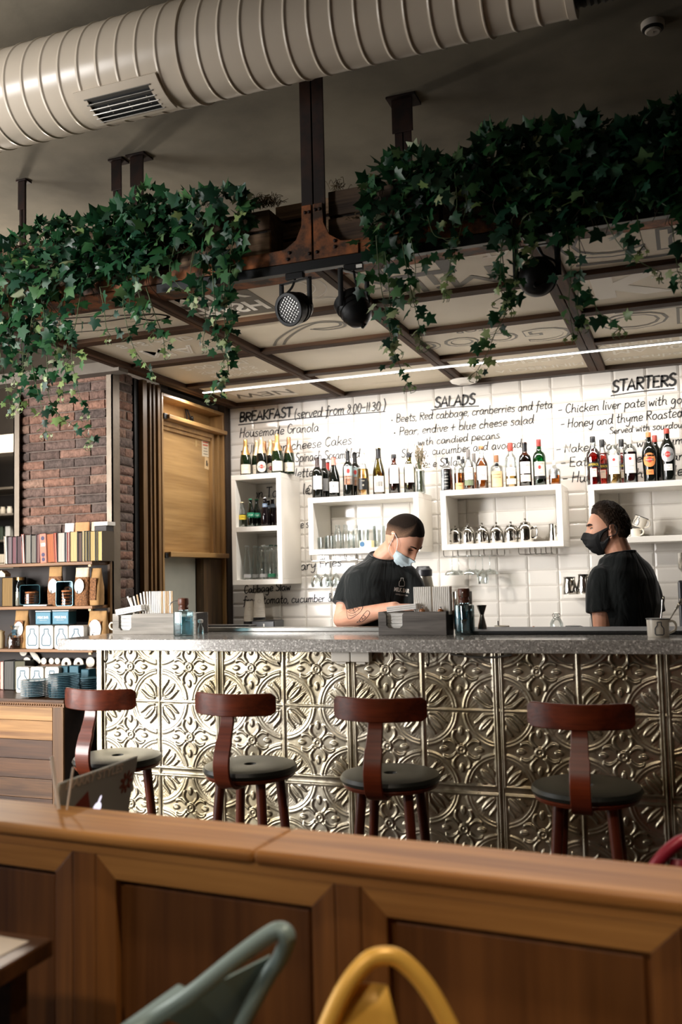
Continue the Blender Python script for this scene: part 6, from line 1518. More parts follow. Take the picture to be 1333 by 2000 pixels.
bag(24, 50, 1193, 1267, ybf+.05, .06, 'brown granola bag with a white oval label left of the bottle-outline boxes', M_kraft, True, True, z3_)
t = thing('biscuit_packet', 'clear packet of dark biscuits at the left of the third shelf', 'packet', (at(22, 1260, Y=ybf+.01).x, ybf+.02, z3_+.001))
q = MB(); R = random.Random(3)
for k in range(6): q.lathe([(0, 0), (.033, 0), (.036, .004), (.033, .009), (0, .010)], 14, (R.uniform(-.004, .004), .02, .002+k*.0105))
q.build('biscuits', mat('dark_biscuit', '5a3822', .8, var=.4, scale=70, bump=.8, bscale=90), t); MB().lathe([(0, 0), (.042, .002), (.045, .04), (.040, .075), (.014, .10), (.02, .118), (.03, .135), (0, .12)], 18, (0, .02, 0)).build('cellophane', M_cello, t)
q = MB(); q.box(-.02, .012, .018, .022, .078, .112); q.build('ribbon', P('teal_ribbon', '2f6375'), t)
bag(168, 204, 1194, 1243, ybf+.05, .06, 'small brown bag with a white oval label at the right end of the third shelf', M_kraft, True, True, z3_, None, 'COOKIES')
m = MB().lathe([(0, 0), (.022, 0), (.024, .07), (.019, .085), (.024, .10), (0, .11)], 18, (at(2, 1250, Y=ybf+.05).x, ybf+.05, z3_+.001)); tag(m.build('cream_canister', P('cream_can', 'b8a37e', .5)), 'cream canister at the left picture edge on the third shelf', 'canister')
# cupboard top: books, boxes, tins, letters and plates
zc2 = zcab
for px0, px1, py0, cov, pg, lab in ((0, 7, 1292, 'd99a8c', 'd9b0a4', 'pink book at the left picture edge on the cupboard'), (7.5, 27, 1291, '1c1d1f', '55534f', 'black book with grey pages on the cupboard'), (28, 49, 1291, '20251c', '5d5a48', 'dark green book on the cupboard left of the bottle-outline boxes')):
    book(px0, px1, py0, cov, pg, lab, 'books on the cupboard', zc2, Y=ybf+.06, dep=.10)
for k, (a, b2) in enumerate(((31, 57), (59, 85), (88, 115))):
    bottle_box(a, b2, 1303, 1348, ybf-.05, ['white box with a bottle outline on the cupboard, left of three', 'white box with a bottle outline on the cupboard, middle of three', 'white bottle-outline box on the cupboard, right of three behind the plates'][k], zc2, .06)
for px0, px1, py0, lab in ((117, 137, 1301, 'teal tin on the cupboard behind the tall stack of plates'), (139, 158, 1300, 'teal tin with a pale band behind the right stack of plates'), (162, 178, 1307, 'dark teal tin at the right behind the plates')):
    x0, x1 = at(px0, 1320, Y=ybf).x, at(px1, 1320, Y=ybf).x
    m = MB().box(x0, x1, ybf-.02, ybf+.05, zc2+.001, at(px0, py0, Y=ybf-.02).z); tag(m.build('teal_canister', M_tealtin, bevel=.005), lab, 'tin', 'teal tins on the cupboard')
m = MB().box(at(60, 1300, Y=ybf+.1).x, at(189, 1300, Y=ybf+.1).x, ybf+.165, ybf+.175, zc2+.001, at(120, 1294, Y=ybf+.16).z); tag(m.build('leaning_board', M_bcw, bevel=.002), 'plain wooden board standing at the back of the cupboard below the white letters', 'board')
lt = thing('cutout_letters', 'row of white cut-out letters behind the plates under the third shelf', 'letters', (-1.0, ybf+.155, zc2))
def disc(px, py, rpx, hole=0, sx=1.0):
    p = at(px, py, Y=ybf+.15); r = rpx*(p-CAM).dot(_fw)/F_PX
    q = MB(); pr = [(hole*r, 0), (r, 0), (r, .008), (hole*r, .008)] if hole else [(0, 0), (r, 0), (r, .008), (0, .008)]
    q.lathe(pr, 28, M=frame(p, (1, 0, 0), (0, 0, 1), (0, -1, 0)) @ Matrix.Diagonal((sx, 1, 1, 1)), closed=bool(hole)); q.build('letter', P('letter_white', 'd8d0c0'), lt, world=True, angle=40)
disc(47, 1262+10, 9); disc(54, 1293, 9.5, 0, 1.0); disc(87, 1291, 6.5); disc(102, 1291, 6); disc(113.5, 1291, 6); disc(131, 1296, 11.5, .3); disc(155, 1296, 11.5, .3); disc(178, 1293, 10)
a_, b_ = at(60, 1272, Y=ybf+.15), at(79, 1294, Y=ybf+.15); q = MB(); q.tube([a_, a_.lerp(b_, .5), b_], [.012, .020, .010], 12, flat=(1, .3), up=(1, 0, 0)); q.build('letter', P('letter_white', 'd8d0c0'), lt, world=True)
M_plate = mat('blue_plate_glaze', '4f717c', .15, var=.06, scale=6)
pl = MB().lathe([(0, 0), (.45, 0), (.50, .02), (.55, .03), (.86, .085), (1, .125), (1, .145), (.98, .15), (.85, .11), (.55, .055), (0, .05)], 40).build('plate', M_plate, angle=60)
first = [True]
def plates(pxl, pxr, pytop, pybot, Y, n, which, tilt=0.0):
    xa, xb = at(pxl, pytop, Y=Y).x, at(pxr, pytop, Y=Y).x; R = (xb-xa)/2*.90; zt_ = at((pxl+pxr)/2, pytop+2, Y=Y).z
    dz = (zt_-zc2-.15*R)/(n-1)
    for k in range(n):
        if first[0]: o = pl; first[0] = False
        else: o = pl.copy(); COL.objects.link(o)
        o.location = ((xa+xb)/2+.005*math.sin(k*1.7)*.3-tilt*k*dz, Y, zc2+.001+k*dz); o.scale = (R, R, R)
        tag(o, '%s blue plate from the bottom of the %s stack on the cupboard' % (ORD[k], which), 'plate', 'blue plates stacked on the cupboard')
plates(44, 99, 1326, 1357, ycf+.085, 10, 'left')
plates(99, 156, 1315, 1355, ycf+.075, 14, 'tall middle', .06)
plates(153, 193, 1322, 1350, ycf+.16, 9, 'right, set back')
# ================================================================ PLANTERS, IVY, SPOTLIGHTS
M_pal = [wood('pallet_wood_%d' % k, a, b2, 0, 2.5+.4*k, .75, .4) for k, (a, b2) in enumerate((('3a291b', '8a6a4a'), ('30231a', '6e5640'), ('4a3726', '9a7c5e'), ('261b13', '5c4835')))]
def crate(lab, x0, x1, y0, z0, hs, depth=.26, gap=.014, zt=None):
    t = thing('planter_crate', lab, 'planter', ((x0+x1)/2, y0+depth/2, z0), 0, 'pallet wood planters on the iron beam')
    z = z0; R = random.Random(int(x0*100))
    for h in hs:
        j = R.uniform(-.006, .006)
        MB().box(x0, x1, y0+j, y0+j+.018, z, z+h).build('plank', R.choice(M_pal), t, world=True, bevel=.003)
        z += h+gap
    MB().box(x0, x1, y0+depth-.018, y0+depth, z0, z-gap).build('back_board', M_pal[3], t, world=True)
    for xx in (x0, x1-.02): MB().box(xx, xx+.02, y0+.02, y0+depth-.018, z0, z-gap).build('end_board', M_pal[1], t, world=True, bevel=.002)
    MB().box(x0+.02, x1-.02, y0+.02, y0+depth-.02, z0, z-gap-.02).build('soil', mat('dark_soil', '14100c', .95, var=.4, scale=60, bump=1, bscale=60), t, world=True)
    return t
YCB = -.10
crate('pallet wood planter at the far left under the left ivy', -1.15, -.42, YCB, 2.842, (.085, .085, .06))
crate('pallet wood planter under the middle of the left ivy', -.40, .28, YCB-.006, 2.842, (.085, .085, .05))
crate('pallet wood planter with grey boards left of the nearest iron post', .30, at(529, 450, Y=YCB).x, YCB-.012, 2.842, (.10, .085))
crate('set-back pallet wood planter right behind the nearest iron post', at(533, 450, Y=.0).x, at(640, 420, Y=.0).x+.1, .03, 2.842, (.10, .07, .07))
crate('dark pallet wood planter right of the nearest iron post', at(641, 420, Y=YCB).x, at(858, 400, Y=YCB).x, YCB, 2.842, (.115, .105))
crate('long pallet wood planter under the right ivy', at(866, 400, Y=YCB).x, 3.3, YCB-.004, 2.842, (.085, .085, .05))
# dry moss tufts on the crates
def moss(px, py, Y, w, h, lab, n=60):
    p = at(px, py, Y=Y); R = random.Random(px); m = MB()
    for k in range(n):
        a = R.uniform(0, 2*PI); b = Vector((p.x+R.uniform(-w, w)/2, Y+R.uniform(-.03, .03), p.z)); c = b+Vector((math.cos(a)*w*.25, math.sin(a)*.02, R.uniform(.3, 1)*h)); d = c+Vector((math.cos(a*2.1)*w*.25, 0, R.uniform(-.5, .2)*h))
        m.tube(catmull([b, c, d], 4), .0011, 4, caps=False)
    tag(m.build('dry_moss', mat('dry_moss', '5a4a30', .95, var=.3)), lab, 'moss')
moss(520, 402, -.05, .10, .045, 'tuft of dry moss on the planter left of the nearest iron post', 110)
moss(662, 372, .02, .07, .04, 'few dry moss stalks on the planter right of the nearest iron post', 26)
moss(700, 428, YCB-.003, .08, .012, 'wisp of dry moss in the gap of the planter right of the nearest iron post', 26)
moss(560, 448, .02, .07, .014, 'wisp of dry moss in the gap of the set-back planter', 40)
# ---- ivy
def ivy_mat():
    m, N, L, b = bsdf('ivy_leaf')
    a = N.new('ShaderNodeAttribute'); a.attribute_name = 'tint'; L.new(a.outputs['Color'], b.inputs['Base Color'])
    b.inputs['Roughness'].default_value = .38; b.inputs['Specular IOR Level'].default_value = .35
    tr = N.new('ShaderNodeBsdfTranslucent'); L.new(a.outputs['Color'], tr.inputs[0])
    mx = N.new('ShaderNodeMixShader'); mx.inputs[0].default_value = .18
    L.new(b.outputs[0], mx.inputs[1]); L.new(tr.outputs[0], mx.inputs[2]); L.new(mx.outputs[0], N['Material Output'].inputs[0])
    return m
M_ivy = ivy_mat(); M_stem = mat('ivy_stem', '4a5a34', .7); M_stemb = mat('ivy_stem_brown', '3a2c20', .8)
HL = [(0, 0), (.20, -.14), (.50, -.06), (.36, .20), (.62, .50), (.27, .55), (0, 1.05)]
LEAF = HL+[(-x, y) for x, y in HL[-2:0:-1]]
DARK = [(.008, .046, .018), (.012, .064, .024), (.018, .082, .028), (.014, .058, .032), (.007, .034, .016), (.026, .100, .030)]
MIDT = [(.06, .15, .05), (.10, .19, .07), (.05, .13, .07)]
PALE = [(.26, .34, .12), (.34, .40, .20), (.20, .30, .10), (.40, .44, .28)]
def leaf(mb, p, d, n, s, col, R):
    d = Vector(d).normalized(); n = Vector(n); n = (n-d*n.dot(d))
    n = n.normalized() if n.length > 1e-5 else d.orthogonal().normalized(); x = d.cross(n)
    cup, droop = R.uniform(.05, .35), R.uniform(.0, .35)
    vs = [p+d*(.33*s)-n*(droop*.1*s)]
    for a, b2 in LEAF:
        vs.append(p+x*(a*s)+d*(b2*s)-n*((cup*abs(a)+droop*max(0, b2)**2*.5)*s))
    k = len(LEAF)
    mb.add(vs, [(0, 1+i, 1+(i+1) % k) for i in range(k)], 0, True, None, col)
def vine(pxs, t, R, Y=-.25, dens=1.0, s0=.058, s1=.028, pale=.5, spread=.035, name='vine', dy=0.0):
    P_ = [at(x, y, Y=Y-dy*i/len(pxs)+R.uniform(-.015, .015)) for i, (x, y) in enumerate(pxs)]
    C = catmull(P_, 10); L_ = sum((C[i+1]-C[i]).length for i in range(len(C)-1))
    sm = MB(); sm.tube(C, [.0022-.0012*i/len(C) for i in range(len(C))], 5, caps=False)
    lm = MB(); n = int(L_/.021*dens)
    for k in range(n):
        f = (k+R.random())/n; i = min(int(f*(len(C)-1)), len(C)-2); p = C[i].lerp(C[i+1], f*(len(C)-1)-i)
        s = (s0+(s1-s0)*f)*R.uniform(.75, 1.2)
        off = Vector((R.gauss(0, spread), R.gauss(0, spread*.7), R.gauss(0, spread*.5)))*(1.1-.6*f)
        q_ = p+off; sm.tube([p, (p+q_)/2-Vector((0, 0, .004)), q_], .0008, 4, caps=False)
        d = Vector((R.gauss(0, .55)+off.x*12, R.gauss(-.25, .4), R.gauss(-.75, .45))); nn = Vector((R.gauss(0, .5), R.gauss(-1, .4), R.gauss(.35, .5)))
        r_ = R.random()
        col = R.choice(PALE) if r_ < pale*f**2.2 else R.choice(MIDT) if r_ < .12+pale*.5*f else R.choice(DARK)
        leaf(lm, q_, d, nn, s, col, R)
    for k in range(3):      # curly pale tips
        e = C[-1]; a = R.uniform(0, 6); w = R.uniform(.01, .03)
        sm.tube(catmull([e, e+Vector((w*math.cos(a), -.004, -.015)), e+Vector((w*1.3*math.cos(a), -.006, -.035)), e+Vector((w*.6*math.cos(a+.6), -.004, -.042))], 4), .0014, 4, caps=False)
        leaf(lm, e+Vector((w*math.cos(a), -.005, -.02)), (math.cos(a), -.3, -.6), (0, -1, .2), .016, R.choice(PALE), R)
    v = sm.build('stem', M_stem, t, world=True) if False else None
    o = lm.build(name, M_ivy, t, world=True, angle=180)
    st = sm.build('stem', M_stem, o)
    root = Vector(t.location); st.data.transform(Matrix.Translation(-root))
    return o
def mass(xs, tops, bots, t, R, n, ybk=.12, s=.056):
    lm, sm = MB(), MB()
    for k in range(n):
        x = R.uniform(xs[0], xs[-1]); tp, bt = np.interp(x, xs, tops), np.interp(x, xs, bots)
        v = R.random()**1.15; py = tp+(bt-tp)*v
        Y = -.20+R.gauss(0, .035)+(ybk+.10)*max(0, (.35-v))*R.random()*1.8
        p = at(x, py, Y=Y)
        d = Vector((R.gauss(0, .8), R.gauss(-.35, .45), R.gauss(.55 if v < .12 else -.35, .65))); nn = Vector((R.gauss(0, .55), R.gauss(-.8, .5), R.gauss(.6, .5)))
        r_ = R.random(); col = R.choice(PALE) if r_ < .03 else R.choice(MIDT) if r_ < .15 else R.choice(DARK)
        leaf(lm, p, d, nn, s*R.uniform(.65, 1.25), col, R)
        if k % 5 == 0: sm.tube(catmull([p, p+Vector((R.uniform(-.03, .03), .03, -.03)), p+Vector((R.uniform(-.05, .05), .06, -.09))], 3), .0014, 4, caps=False)
    o = lm.build('foliage', M_ivy, t, world=True, angle=180)
    st = sm.build('stem', M_stemb, o); st.data.transform(Matrix.Translation(-Vector(t.location)))
def ivy(lab, xs, tops, bots, n, vines, seed, grp='ivy plants in the planters'):
    R = random.Random(seed); c = at((xs[0]+xs[-1])/2, tops[len(tops)//2], Y=-.12)
    t = thing('ivy_plant', lab, 'ivy', (c.x, -.12, 2.99), 0, grp)
    mass(xs, tops, bots, t, R, n)
    for v in vines:
        pts, kw = (v, {}) if isinstance(v, list) else v
        vine(pts, t, R, **kw)
ivy('large ivy hanging far down at the left picture edge', [-40, 0, 50, 75, 110, 150], [475, 478, 452, 432, 428, 432], [640, 665, 650, 620, 575, 555], 380,
    [[(-10, 600), (2, 700), (14, 760), (22, 800)], [(50, 640), (66, 730), (80, 790), (90, 842)], [(100, 600), (110, 660), (128, 720), (122, 770)], ([(85, 600), (92, 700), (100, 790), (150, 838), (175, 862)], {'s0': .06, 'dens': .8}), [(35, 600), (45, 700), (38, 790)], [(15, 560), (20, 650), (28, 740)], [(70, 560), (60, 640), (48, 720)], [(130, 560), (118, 620), (108, 690), (98, 745)]], 11)
ivy('ivy between the left edge and the close pair of posts', [140, 170, 210, 235, 270, 300], [435, 428, 418, 402, 395, 392], [580, 550, 550, 555, 540, 540], 300,
    [[(160, 560), (150, 620), (140, 690), (152, 760), (168, 805)], [(240, 560), (243, 610), (262, 680), (298, 728)], [(195, 560), (203, 600), (208, 640), (216, 655)], [(285, 560), (305, 620), (318, 655), (322, 685)], [(265, 540), (280, 610), (300, 650)], [(120, 600), (132, 660), (138, 700)]], 12)
ivy('ivy with tufts at the close pair of posts left of the grey planter', [235, 255, 290, 330, 352, 372, 400, 450, 482, 498], [400, 372, 365, 382, 398, 376, 372, 370, 378, 402], [525, 530, 525, 505, 455, 460, 535, 535, 455, 425], 350,
    [[(400, 500), (396, 560), (402, 620), (396, 672)], [(440, 500), (438, 590), (442, 680), (446, 728), (428, 752), (412, 772)], [(415, 520), (420, 600), (426, 660), (440, 700)], ([(342, 480), (332, 530), (352, 560), (375, 575)], {'dens': .5}), [(380, 480), (372, 540), (380, 590)], [(455, 470), (448, 560), (455, 630), (440, 660)]], 13)
ivy('ivy starting right of the nearest iron post at the thin rear post', [713, 735, 780, 820, 850, 868], [352, 318, 300, 292, 305, 335], [430, 490, 490, 450, 420, 375], 270,
    [[(735, 460), (742, 540), (756, 620), (772, 690), (796, 748)], [(785, 470), (802, 560), (818, 630), (826, 668)], [(750, 470), (760, 560), (766, 640), (776, 680)], [(800, 450), (812, 520), (808, 580)], ([(835, 420), (850, 460), (885, 465)], {'dens': .6})], 14)
ivy('pale trailing ivy in the gap of the right planters', [868, 885, 905, 925], [322, 312, 302, 300], [352, 348, 352, 378], 70,
    [([(888, 330), (893, 400), (884, 470), (878, 530), (868, 570)], {'pale': 1.0, 's0': .05, 'dens': 1.4}), ([(900, 330), (912, 390), (902, 440), (890, 490)], {'pale': .9, 's0': .045, 'dens': 1.1})], 15)
ivy('tall bushy ivy in the middle of the right planters', [915, 940, 962, 1000, 1040, 1080, 1115], [300, 262, 240, 268, 246, 240, 256], [360, 390, 430, 470, 425, 430, 460], 440,
    [[(972, 420), (984, 520), (990, 600), (968, 650), (952, 690), (932, 725)], [(1000, 430), (1008, 530), (1000, 600)], [(985, 440), (978, 520), (982, 580)], ([(1035, 420), (1045, 460), (1040, 500)], {'dens': .7}), [(1020, 430), (1012, 480), (1010, 540)], ([(1045, 300), (1075, 330), (1080, 400)], {'pale': .8})], 16)
ivy('dark bushy ivy right of the round black spotlight', [1100, 1140, 1180, 1230, 1262, 1290], [262, 222, 236, 240, 224, 216], [470, 430, 410, 410, 400, 405], 390,
    [([(1105, 440), (1116, 520), (1112, 590), (1120, 650)], {'dens': .7}), ([(1130, 440), (1134, 520), (1128, 600), (1136, 630)], {'dens': .6}), ([(1150, 560), (1168, 606), (1190, 622), (1215, 640)], {'dens': .7}), ([(1180, 420), (1205, 470), (1240, 505), (1292, 532)], {'dens': .9}), ([(1245, 420), (1250, 450), (1258, 480)], {'dens': .5})], 17)
ivy('dark ivy at the right picture edge', [1285, 1310, 1335, 1400], [216, 206, 192, 185], [405, 415, 440, 450], 270,
    [([(1312, 430), (1320, 490), (1324, 530)], {'dens': .6}), ([(1335, 440), (1340, 520), (1330, 560)], {'dens': .5})], 18)
# ---- lighting track and spotlights under the beam
M_spot = mat('black_spot_metal', '191a1b', .4, .3, spec=.4)
tag(MB().box(.40, 3.2, -.150, -.115, 2.735, 2.7745).build('lighting_track', M_spot, bevel=.002), 'black lighting track along the underside of the rusty beam', 'track')
def spotlamp(lab, px, py, d, arm_px, arm_py, R_=.068, L_=.13, dome=False):
    Y = -.135; c = at(px, py, Y=Y); d = Vector(d).normalized(); a0 = at(arm_px, arm_py, Y=Y); a0.z = 2.735
    t = thing('track_spotlight', lab, 'spotlight', (a0.x, Y, 2.735), 0, 'black spotlights on the track')
    s = d.cross(UP).normalized(); u = s.cross(d)
    M = frame(c, s, u, d)       # z = beam direction
    pr = [(0, -L_*.62), (R_*.35, -L_*.60), (R_*.72, -L_*.46), (R_*.90, -L_*.24), (R_*.94, -L_*.20), (R_*.90, -L_*.18), (R_*.92, -L_*.04), (R_*.97, -.004), (R_*.92, .002), (R_*.94, L_*.12), (R_, L_*.14), (R_*1.03, L_*.16), (R_*1.03, L_*.40), (R_*.98, L_*.42), (R_*.82, L_*.42), (R_*.80, L_*.32), (0, L_*.30)]
    MB().lathe(pr, 36, M=M).build('housing', M_spot, t, world=True, angle=35)
    MB().lathe([(0, L_*.34), (R_*.79, L_*.34), (R_*.79, L_*.35), (0, L_*.36)], 32, M=M).build('lens', mat('spot_lens', 'd9d9d4', .25, .5), t, world=True)
    g_ = MB(); k = int(R_*1.5/.012)
    for i in range(-k, k+1):
        w_ = math.sqrt(max(0, (R_*.79)**2-(i*.012)**2))
        if w_ > .005: g_.box(-w_, w_, i*.012-.001, i*.012+.001, L_*.365, L_*.385, 0, M @ Rz(PI/4)); g_.box(i*.012-.001, i*.012+.001, -w_, w_, L_*.365, L_*.385, 0, M @ Rz(PI/4))
    g_.build('honeycomb_grid', M_spot, t, world=True)
    hs = Vector((s.x, s.y, 0)).normalized()
    b_ = MB(); W_ = R_*1.10; top = Vector((a0.x, Y, 2.700)); tc = Vector((c.x, c.y, 2.695))
    for e in (-1, 1):
        b_.tube([c+hs*e*W_, Vector((c.x, c.y, 2.705))+hs*e*W_*.98], .0075, 6, flat=(1.5, .5))
    b_.tube([Vector((c.x, c.y, 2.70))-hs*W_, Vector((c.x, c.y, 2.70))+hs*W_], .0075, 6, flat=(.5, 1.5))
    b_.build('yoke', M_spot, t, world=True)
    MB().box(c.x-.04, c.x+.04, Y-.014, Y+.014, 2.708, 2.7345).build('track_adapter', M_spot, t, world=True, bevel=.003)
    MB().tube(catmull([(c.x, Y, 2.71), c+hs*.02+UP*.09, c+hs*W_*.9+UP*.05, c-d*L_*.3+hs*R_*.8, c-d*L_*.62-UP*.02, c-d*L_*.55]), .005, 7).build('cable', M_spot, t, world=True)
    return t
tc_ = lambda px, py: (CAM-at(px, py, Y=-.135)).normalized()
d1 = tc_(575, 603)*.80-RT*.58-UP*.10
spotlamp('black track spotlight facing left with its honeycomb lens in view', 578, 602, d1, 572, 540)
d2 = -tc_(693, 605)*.45-RT*.40+UP*.72
t2_ = spotlamp('black track spotlight right of the nearest post, seen from behind', 693, 604, d2, 690, 510)
MB().box(at(703, 519, Y=-.151).x-.016, at(703, 519, Y=-.151).x+.010, -.1512, -.1496, 2.712, 2.727).build('rating_sticker', white, t2_, world=True)
d3 = -tc_(1049, 545)*.95+UP*.15+RT*.1
spotlamp('round black spotlight half hidden by ivy at the right', 1050, 543, d3, 1052, 470, .072, .12)
# ================================================================ PEOPLE
from mathutils.bvhtree import BVHTree

def skin(name, c, c2):
    m, N, L, b = bsdf(name)
    n = N.new('ShaderNodeTexNoise'); n.inputs['Scale'].default_value = 9; n.inputs['Detail'].default_value = 4
    tc = N.new('ShaderNodeTexCoord'); L.new(tc.outputs['Object'], n.inputs['Vector'])
    cr = N.new('ShaderNodeValToRGB'); cr.color_ramp.elements[0].position = .35; cr.color_ramp.elements[0].color = lin(c); cr.color_ramp.elements[1].position = .68; cr.color_ramp.elements[1].color = lin(c2)
    L.new(n.outputs['Fac'], cr.inputs[0]); L.new(cr.outputs[0], b.inputs['Base Color'])
    b.inputs['Roughness'].default_value = .5; b.inputs['Subsurface Weight'].default_value = .12; b.inputs['Subsurface Radius'].default_value = (.02, .008, .005)
    n2 = N.new('ShaderNodeTexNoise'); n2.inputs['Scale'].default_value = 260; L.new(tc.outputs['Object'], n2.inputs['Vector'])
    bp = N.new('ShaderNodeBump'); bp.inputs['Strength'].default_value = .08; bp.inputs['Distance'].default_value = .002; L.new(n2.outputs['Fac'], bp.inputs['Height']); L.new(bp.outputs[0], b.inputs['Normal'])
    return m
def cloth(name, c):
    m, N, L, b = bsdf(name)
    tc = N.new('ShaderNodeTexCoord')
    n = N.new('ShaderNodeTexNoise'); n.inputs['Scale'].default_value = 350; L.new(tc.outputs['Object'], n.inputs['Vector'])
    mr = N.new('ShaderNodeMapRange'); mr.inputs[3].default_value = .6; mr.inputs[4].default_value = 1.5; L.new(n.outputs['Fac'], mr.inputs[0])
    mx = N.new('ShaderNodeMix'); mx.data_type = 'RGBA'; mx.blend_type = 'MULTIPLY'; mx.inputs[0].default_value = 1; mx.inputs[6].default_value = lin(c); L.new(mr.outputs[0], mx.inputs[7]); L.new(mx.outputs[2], b.inputs['Base Color'])
    b.inputs['Roughness'].default_value = .9; b.inputs['Sheen Weight'].default_value = .25; b.inputs['Sheen Roughness'].default_value = .4; b.inputs['Specular IOR Level'].default_value = .15
    mp = N.new('ShaderNodeMapping'); mp.inputs['Scale'].default_value = (6, 6, 2.2); L.new(tc.outputs['Object'], mp.inputs[0])
    n2 = N.new('ShaderNodeTexNoise'); n2.inputs['Scale'].default_value = 1.4; n2.inputs['Detail'].default_value = 3; n2.inputs['Distortion'].default_value = .8; L.new(mp.outputs[0], n2.inputs['Vector'])
    bp = N.new('ShaderNodeBump'); bp.inputs['Strength'].default_value = .9; bp.inputs['Distance'].default_value = .03; L.new(n2.outputs['Fac'], bp.inputs['Height']); L.new(bp.outputs[0], b.inputs['Normal'])
    return m
HX, HY, HZ = .074, .096, .116
def head_pt(x, y, z):
    """head surface for a unit direction (x right, y face, z up)"""
    X, Y_, Z = HX*x, HY*y, HZ*z
    if z < 0:
        s = (-z)**1.4; X *= 1-.30*s
        if y > 0: Y_ *= 1+.02*s-.12*max(0, -z-.8)
        else: Y_ *= 1-.35*s
    if y < 0 and z > 0: Y_ *= 1+.06*(1-z)
    X *= 1+.03*math.exp(-((z-.25)/.4)**2)*(-y if y < 0 else 0)
    if y > 0:
        ax = abs(x); g = lambda a, c, w: math.exp(-((a-c)/w)**2)
        # flatter face, brow, eye sockets, nose, cheekbones, lips, chin
        Y_ += -.004*g(z, .1, .35)*g(ax, .0, .8)
        Y_ += .006*g(z, .26, .10)*g(ax, .22, .30)
        Y_ -= .011*g(z, .08, .10)*g(ax, .36, .16)
        Y_ += .005*g(z, -.12, .16)*g(ax, .55, .18)
        nz = max(0, min(1, (.16-z)/.42)) if z > -.30 else max(0, 1-(-.30-z)/.07)
        Y_ += (.004+.022*nz)*math.exp(-(ax/(.09+.05*nz))**2)*(1 if z < .2 else max(0, 1-(z-.2)/.1))
        Y_ += .007*g(z, -.52, .07)*g(ax, 0, .25)
        Y_ -= .004*g(z, -.62, .04)*g(ax, 0, .3)
        Y_ += .008*g(z, -.82, .12)*g(ax, 0, .30)
    return Vector((X, Y_, Z))
def hd(az, el):
    """direction from azimuth (0 = face, + towards x) and height sin"""
    c = math.sqrt(max(0, 1-el*el)); return head_pt(math.sin(az)*c, math.cos(az)*c, el)
def add_head(mb, M):
    nu, nv = 64, 48; vs, fs = [], []
    for i in range(nv+1):
        t = PI*i/nv
        for j in range(nu):
            a = 2*PI*j/nu; vs.append(head_pt(math.sin(t)*math.sin(a), math.sin(t)*math.cos(a), math.cos(t)))
    for i in range(nv):
        for j in range(nu):
            j2 = (j+1) % nu; fs.append((i*nu+j, i*nu+j2, (i+1)*nu+j2, (i+1)*nu+j))
    mb.add(vs, [f[::-1] for f in fs], 0, True, M)
    for s in (-1, 1):      # ears
        Me = M @ T(s*.073, -.010, -.008) @ Ry(s*.18) @ Rz(s*-.35)
        pts = [(0, .012, -.030), (0, .002, -.033), (0, -.012, -.020), (0, -.020, .004), (0, -.018, .022), (0, -.006, .032), (0, .008, .028), (0, .013, .012)]
        mb.tube(catmull(pts, 5), .0048, 8, 0, False, Me)
        mb.ell((0, -.003, 0), (.0035, .015, .027), 12, 10, 0, Me)
        mb.ell((s*.002, .006, -.026), (.005, .007, .009), 10, 8, 0, Me); mb.ell((s*.003, .010, -.004), (.004, .004, .006), 8, 6, 0, Me)
def shell(name, M, region, off, mats, parent, col=None, nu=72, nv=48, fold=None, ground=None):
    """part that lies on the head: region(az, el) -> bool per vertex, off(az, el) -> distance above the skin"""
    vs, keep, idx, cols = [], {}, {}, {}
    els = [math.sin(-PI/2+PI*(i+.5)/nv) for i in range(nv)]
    for i, el in enumerate(els):
        for j in range(nu):
            az = -PI+2*PI*j/nu
            if region(az, el):
                p = hd(az, el); q = (p-Vector((0, 0, .0))).normalized(); o = off(az, el)
                idx[(i, j)] = len(vs)//2; vs.append(p+q*o); vs.append(p-q*.002); cols[(i, j)] = col(az, el) if col else None
    fs, fc = [], []; edge = {}
    for i in range(nv-1):
        for j in range(nu):
            j2 = (j+1) % nu; K = [(i, j), (i, j2), (i+1, j2), (i+1, j)]
            if all(k in idx for k in K):
                a = [idx[k] for k in K]
                fs.append(tuple(2*x for x in a)); fs.append(tuple(2*x+1 for x in a[::-1]))
                for q in range(4):
                    e = (a[q], a[(q+1) % 4])
                    if (e[1], e[0]) in edge: del edge[(e[1], e[0])]
                    else: edge[e] = 1
                fc += [cols[K[0]]]*2
    mb = MB()
    for f, c in zip(fs, fc): pass
    mb.v = [tuple(M @ v) for v in vs]; mb.f = list(fs); mb.m = [0]*len(fs); mb.s = [True]*len(fs); mb.c = list(fc)
    for a, b2 in edge:
        mb.f.append((2*a, 2*a+1, 2*b2+1, 2*b2)); mb.m.append(0); mb.s.append(True); mb.c.append(fc[0] if fc else None)
    return mb
